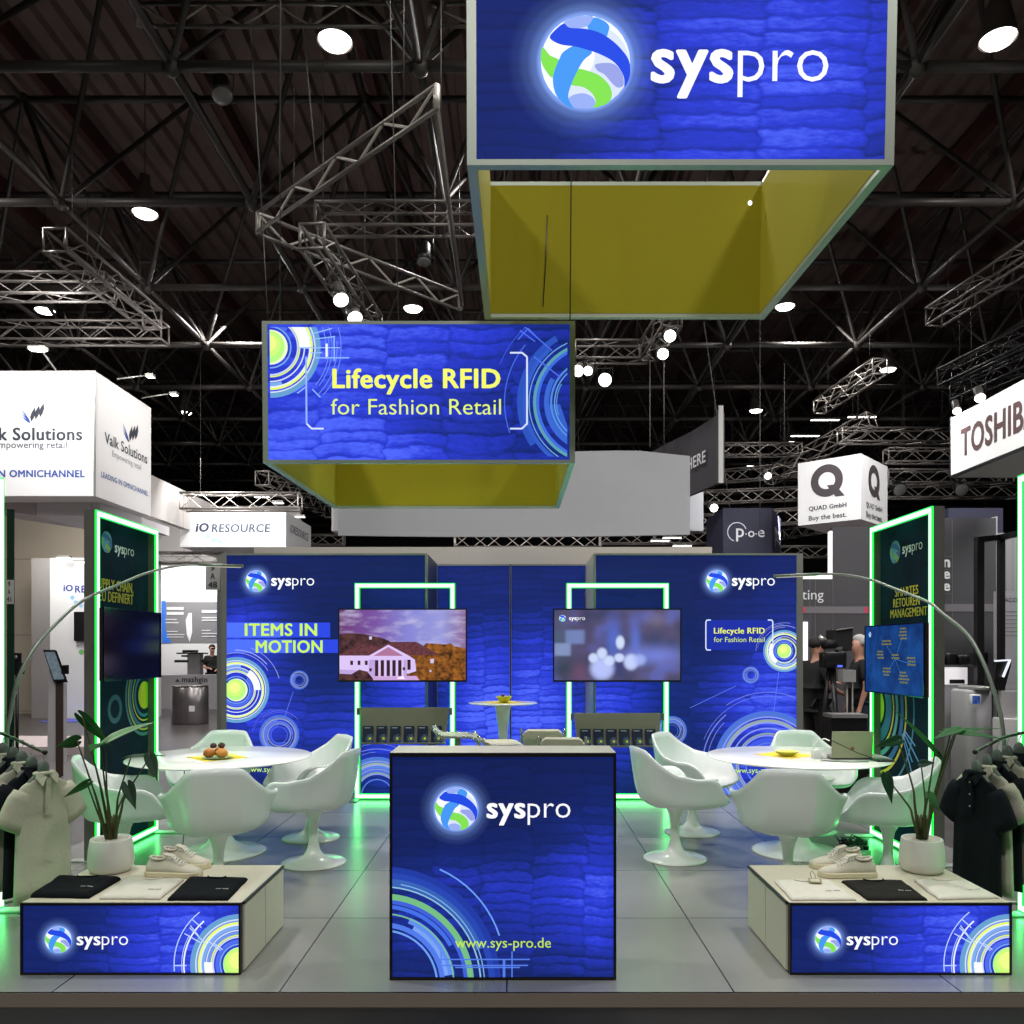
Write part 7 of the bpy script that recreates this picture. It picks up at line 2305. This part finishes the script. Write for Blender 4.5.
def person(label, base_, face_deg, height, shirt, trousers, hair, arms, lean=0.0):
    """base_: point between the feet; face_deg: heading; arms: per side, elbow and wrist as (forward, side, up)"""
    t = thing('person', label, 'person', base_)
    k = height / 1.75
    fw = Vector((cos(R(face_deg)), sin(R(face_deg)), 0)); sd = Vector((sin(R(face_deg)), -cos(R(face_deg)), 0))   # sd: the person's right
    def W(f, s, u, r): p = Vector(base_) + (fw * (f + lean * u / 1.4) + sd * s + Vector((0, 0, u))) * k; return (p.x, p.y, p.z, r * k if not isinstance(r, tuple) else (r[0] * k, r[1] * k))
    V = {'pelvis': W(0, 0, .95, .10), 'waist': W(.0, 0, 1.10, .09), 'chest': W(.0, 0, 1.30, .105), 'neckb': W(-.01, 0, 1.45, .055), 'neck': W(.01, 0, 1.52, .052), 'jaw': W(.03, 0, 1.585, .068), 'skull': W(.012, 0, 1.67, .085), 'crown': W(.0, 0, 1.72, .06),
         'nose': W(.115, 0, 1.625, .012)}
    Ed = [('pelvis', 'waist'), ('waist', 'chest'), ('chest', 'neckb'), ('neckb', 'neck'), ('neck', 'jaw'), ('jaw', 'skull'), ('skull', 'crown'), ('jaw', 'nose')]
    SV, SE = {q_: V[q_][:3] + (V[q_][3] + .055 * k,) for q_ in ('pelvis', 'waist', 'chest')}, [('pelvis', 'waist'), ('waist', 'chest'), ('chest', 'coll'), ('pelvis', 'hem')]
    SV['coll'] = W(-.01, 0, 1.485, .085); SV['hem'] = W(0, 0, .86, .15)
    TV, TE = {'pelvis': V['pelvis'][:3] + (V['pelvis'][3] + .035 * k,)}, []
    for s, nm in ((1, 'r'), (-1, 'l')):
        el, wr = arms[0 if s > 0 else 1]
        V['sh' + nm] = W(-.01, s * .165, 1.39, .05); V['el' + nm] = W(el[0], s * el[1], el[2], .042); V['wr' + nm] = W(wr[0], s * wr[1], wr[2], .028)
        Ed += [('chest', 'sh' + nm), ('sh' + nm, 'el' + nm), ('el' + nm, 'wr' + nm)]
        dv_ = (Vector(V['wr' + nm][:3]) - Vector(V['el' + nm][:3])).normalized()
        pal = Vector(V['wr' + nm][:3]) + dv_ * .075 * k
        V['pa' + nm] = tuple(pal) + (.03 * k,); Ed.append(('wr' + nm, 'pa' + nm))
        lat = dv_.cross(Vector((0, 0, 1))); lat = lat.normalized() if lat.length > .1 else sd
        for j in range(5):
            off = lat * (.012 * (j - 1.5)) * k if j < 4 else lat * -.04 * k - dv_ * .045 * k
            l1 = (.075, .085, .08, .06, .045)[j] * k
            V['f%d%s' % (j, nm)] = tuple(pal + off + dv_ * l1 * .55 - Vector((0, 0, .006))) + (.009 * k,)
            V['g%d%s' % (j, nm)] = tuple(pal + off * 1.05 + dv_ * l1 - Vector((0, 0, .022 * k))) + (.0075 * k,)
            Ed += [('pa' + nm, 'f%d%s' % (j, nm)), ('f%d%s' % (j, nm), 'g%d%s' % (j, nm))]
        V['hi' + nm] = W(0, s * .09, .88, .09); V['kn' + nm] = W(.03, s * .11, .48, .06); V['an' + nm] = W(-.02, s * .12, .09, .042); V['to' + nm] = W(.14, s * .13, .045, .034)
        Ed += [('pelvis', 'hi' + nm), ('hi' + nm, 'kn' + nm), ('kn' + nm, 'an' + nm), ('an' + nm, 'to' + nm)]
        SV['sh' + nm] = V['sh' + nm][:3] + (.082 * k,); mid = Vector(V['sh' + nm][:3]).lerp(Vector(V['el' + nm][:3]), .8); SV['sl' + nm] = tuple(mid) + (.066 * k,)
        SE += [('chest', 'sh' + nm), ('sh' + nm, 'sl' + nm)]
        for q_, r_ in (('hi', .105), ('kn', .08), ('an', .068)): TV[q_ + nm] = V[q_ + nm][:3] + (r_ * k,)
        TE += [('pelvis', 'hi' + nm), ('hi' + nm, 'kn' + nm), ('kn' + nm, 'an' + nm)]
        q = MB(); a, b = Vector(V['an' + nm][:3]), Vector(V['to' + nm][:3])
        q.tube([a - fw * .06 * k + Vector((0, 0, -.04 * k)), a + Vector((0, 0, -.03 * k)), a.lerp(b, .6) + Vector((0, 0, -.012 * k)), b + fw * .04 * k + Vector((0, 0, -.006 * k))], [.036 * k, .05 * k, .045 * k, .03 * k], None, 10)
        q.build('shoe', BLACK, t)
    skin_mesh('body', V, Ed, SKIN, t)
    skin_mesh('shirt', SV, SE, shirt, t)
    skin_mesh('trousers', TV, TE, trousers, t)
    q = MB(); hd = Vector(V['skull'][:3]); hd = hd - fw * .018 * k + Vector((0, 0, .018 * k))
    q.ball((0, 0, 0), .102 * k, None, 16, 10, (1.0, .92, 1.0))
    vs = []
    for v in q.v:
        v = Vector(v); f_ = v.x
        if v.x > .03 * k and v.z < .045 * k: v = v * .72
        if v.z < -.05 * k: v = v * .8
        vs.append(tuple(hd + fw * v.x + sd * v.y + Vector((0, 0, v.z))))
    q.v = vs; q.build('hair', hair, t)
    for s in (-1, 1):
        q = MB(); c = Vector(V['skull'][:3]) + fw * .078 * k + sd * s * .032 * k + Vector((0, 0, -.018 * k)); q.ball(c, .012 * k, None, 8, 6); q.build('eye', BLACK, t)
    return t


BT = mat('black_tee', C(20, 20, 22), .9, var=.1); JN = mat('dark_jeans', C(34, 44, 62), .9, var=.2); DKT = mat('dark_trousers', C(28, 24, 24), .9, var=.1)
HG = mat('grey_hair', C(176, 172, 168), .9, var=.2, scale=40); HB = mat('dark_hair', C(30, 24, 22), .8, var=.2, scale=40)
pb = P(814, 700, 10.6); pb.z = -.064
person('person in black tee working at the film camera, one arm reaching forward', pb, 20, 1.72, BT, DKT, HB, (((.02, .24, 1.13), (.24, .16, 1.06)), ((.12, .22, 1.14), (.34, .12, 1.16))), .03)
pb = P(862, 700, 10.4); pb.z = -.064
person('grey haired person in black top and jeans beside the film camera', pb, 175, 1.74, BT, JN, HG, (((-.02, .24, 1.12), (.08, .25, .88)), ((.0, .24, 1.12), (.08, .24, .88))), .03)
pb = P(212, 690, 23.2); pb.z = -.064
person('person in dark clothes standing behind the counter with the steel bin', pb, -60, 1.72, BT, DKT, HB, (((.05, .24, 1.13), (.28, .14, 1.1)), ((.05, .24, 1.12), (.24, .1, 1.06))), .02)
# film camera on tripod
dcm = 9.75
def kx(p): return X(p, dcm)
def kz(p): return Z(p, dcm)
t = thing('film_camera', 'black film camera rig on a tripod between two people', 'camera', (kx(832), dcm, -.064))
MB().rbox((kx(822), dcm - .1, kz(668)), (kx(844), dcm + .12, kz(652)), .03).build('camera_body', BLACK, t)
q = MB(); q.tube([(kx(822), dcm, kz(645)), (kx(829), dcm, kz(644)), (kx(836), dcm, kz(644))], [.05, .055, .05], None, 16); q.build('viewfinder', BLACKM, t)
q = MB(); q.tube([(kx(818), dcm - .03, kz(637)), (kx(824), dcm - .03, kz(641))], [.03, .035], None, 12); q.build('light_head', ALU, t)
q = MB(); q.bar((kx(824), dcm, kz(650)), (kx(842), dcm, kz(648)), .03, .03); q.build('top_handle', ALU_D, t)
q = MB(); q.prism([P(833, 630, dcm), P(853, 628, dcm), P(852, 651, dcm), P(832, 647, dcm)], (0, .22, 0)); q.build('monitor_hood', BLACKM, t)
q = MB(); q.bar(P(836, 630, dcm - .01), P(853, 627.5, dcm - .01), .02, .014); q.build('hood_edge', ALU, t)
q = MB(); q.tube([(kx(838), dcm + .05, kz(652)), (kx(840), dcm + .05, kz(646))], .02, None, 8); q.build('monitor_arm', BLACK, t)
MB().box((kx(834), dcm - .106, kz(667)), (kx(839), dcm - .1002, kz(665))).build('status_lamp', E(90, 110, 255, 1.2), t)
for a, b_ in ((829, 822), (834, 846), (831, 833)):
    q = MB(); dy = -.35 if a == 831 else .2
    q.tube([(kx(a), dcm + .01, kz(668)), (kx((a + b_) / 2), dcm + dy * .5, .55), (kx(b_), dcm + dy, -.05)], [.026, .022, .014], None, 8); q.build('tripod_leg', BLACK, t)
slab('equipment_case', 'pale grey case on a stand beside the film camera', 'case', (X(843, 9.4), 9.4, Z(682, 9.4)), (X(856, 9.4), 9.55, Z(670, 9.4)), mat('case_grey', C(150, 148, 148), .5))
q = MB(); q.tube([(X(847, 9.45), 9.44, -.06), (X(847, 9.45), 9.45, Z(682.2, 9.4))], .012, None, 8); q.tube([(X(855, 9.45), 9.5, -.06), (X(854, 9.45), 9.5, Z(682.2, 9.4))], .012, None, 8)
tag(q.build('case_stand', ALU_D), 'thin metal stand under the pale grey case by the film camera', 'stand')
tb = slab('low_bench', 'low bench with pale top edge behind the right table', 'bench', (X(832, 9.0), 9.02, -.065), (X(868, 9.0), 9.25, Z(718, 9.0) - .001), BLACK)
MB().box((X(832, 9.0), 9.0, Z(718, 9.0)), (X(868, 9.0), 9.27, Z(714.5, 9.0))).build('top', mat('bench_grey', C(128, 126, 126), .5), tb)

# ================================================================== light of the hall
def area(loc, size, power, col=(1, 1, 1), aim=None, shape='DISK'):
    ld = bpy.data.lights.new('hall_or_fill_light', 'AREA'); ld.shape = shape; ld.size = size; ld.energy = power; ld.color = col
    o = bpy.data.objects.new('hall_or_fill_light', ld); COL.objects.link(o); o.location = loc
    tgt = Vector(aim) if aim is not None else Vector((loc[0], loc[1], 0))
    o.rotation_euler = (tgt - Vector(loc)).to_track_quat('-Z', 'Y').to_euler()
    return o


WARM = (1.0, .98, .955)
for (x, y, pw) in ((-4.2, 5.0, 275), (4.2, 5.0, 275), (0.5, 7.6, 265), (-4.5, -1.5, 235), (4.5, -1.5, 235), (0, -3.5, 330), (-9, 11.5, 260), (9, 11.5, 260), (0, 14, 240), (-7, 20, 220), (7, 20, 200)):
    area((x, y, 9.6), .8, pw, WARM)
# floodlights over the neighbouring signs
area((-7.2, 12.6, 6.9), .8, 160, (1, 1, 1), (-7.6, 14, 5.3), 'SQUARE')
area((-4.9, 15.0, 6.9), .6, 60, (1, .95, .9), (-7.0, 15.2, 5.2), 'SQUARE')
area((-6.6, 17.6, 5.4), .8, 72, (1, 1, 1), (-6.6, 19, 4.2), 'SQUARE')
area((-10.3, 17.6, 4.2), .8, 70, (1, 1, .96), (-10.3, 19, 2.2), 'SQUARE')
area((-9.3, 22.2, 4.6), .8, 150, (1, 1, 1), (-9.6, 24, 2.6), 'SQUARE')
area((5.6, 12.6, 6.0), .8, 75, (1, 1, 1), (5.7, 14.2, 4.6), 'SQUARE')
area((3.6, 7.4, 5.0), .7, 42, (1, 1, 1), (4.75, 7.3, 3.8), 'SQUARE')
area((-10, 14.0, 4.0), .8, 55, (1, .97, .92), (-10, 13.5, 0), 'SQUARE')

area((5.2, 17.0, 4.2), .8, 170, (1, 1, 1), (6.2, 21, 6.8), 'SQUARE')  # added fill aimed upwards, brightens the trusses round the letter Q cube
area((0.5, 19.5, 3.2), .6, 60, (1, 1, 1), (0.6, 21.6, 4.4), 'SQUARE')  # added fill for the dark gap under the pale banner
area((-4.6, 15.5, 3.6), .6, 50, (1, 1, 1), (-5.2, 18.5, 5.4), 'SQUARE')  # added fill aimed upwards, brightens the trusses at left
area((6.8, 7.0, 4.6), .8, 110, (1, 1, 1), (7.0, 9.6, .8), 'SQUARE')  # added fill, brightens the checkouts and info board
area((4.6, 9.0, 4.4), .8, 45, (1, 1, 1), (4.6, 11.5, 1.2), 'SQUARE')
w = bpy.data.worlds.new('hall_air'); SC.world = w; w.use_nodes = True
w.node_tree.nodes['Background'].inputs[0].default_value = (.9, .92, 1, 1)
w.node_tree.nodes['Background'].inputs[1].default_value = .03

# ================================================================== camera
cam = bpy.data.cameras.new('camera'); co = bpy.data.objects.new('camera', cam); COL.objects.link(co)
co.location = (0, 0, H); co.rotation_euler = (R(90), 0, 0)
cam.sensor_width = 36; cam.sensor_fit = 'HORIZONTAL'; cam.lens = 36 * F / 1024
cam.shift_x = -(CX - 512) / 1024; cam.shift_y = (CY - 512) / 1024
cam.clip_end = 200
SC.camera = co
SC.view_settings.view_transform = 'Standard'; SC.view_settings.look = 'None'
SC.view_settings.exposure = 0.0; SC.view_settings.gamma = 1.0
try: SC.view_settings.use_curve_mapping = False
except Exception: pass
SC.cycles.use_denoising = True
SC.cycles.max_bounces = 6; SC.cycles.diffuse_bounces = 3; SC.cycles.glossy_bounces = 3; SC.cycles.transparent_max_bounces = 8
SC.cycles.sample_clamp_indirect = 4.0
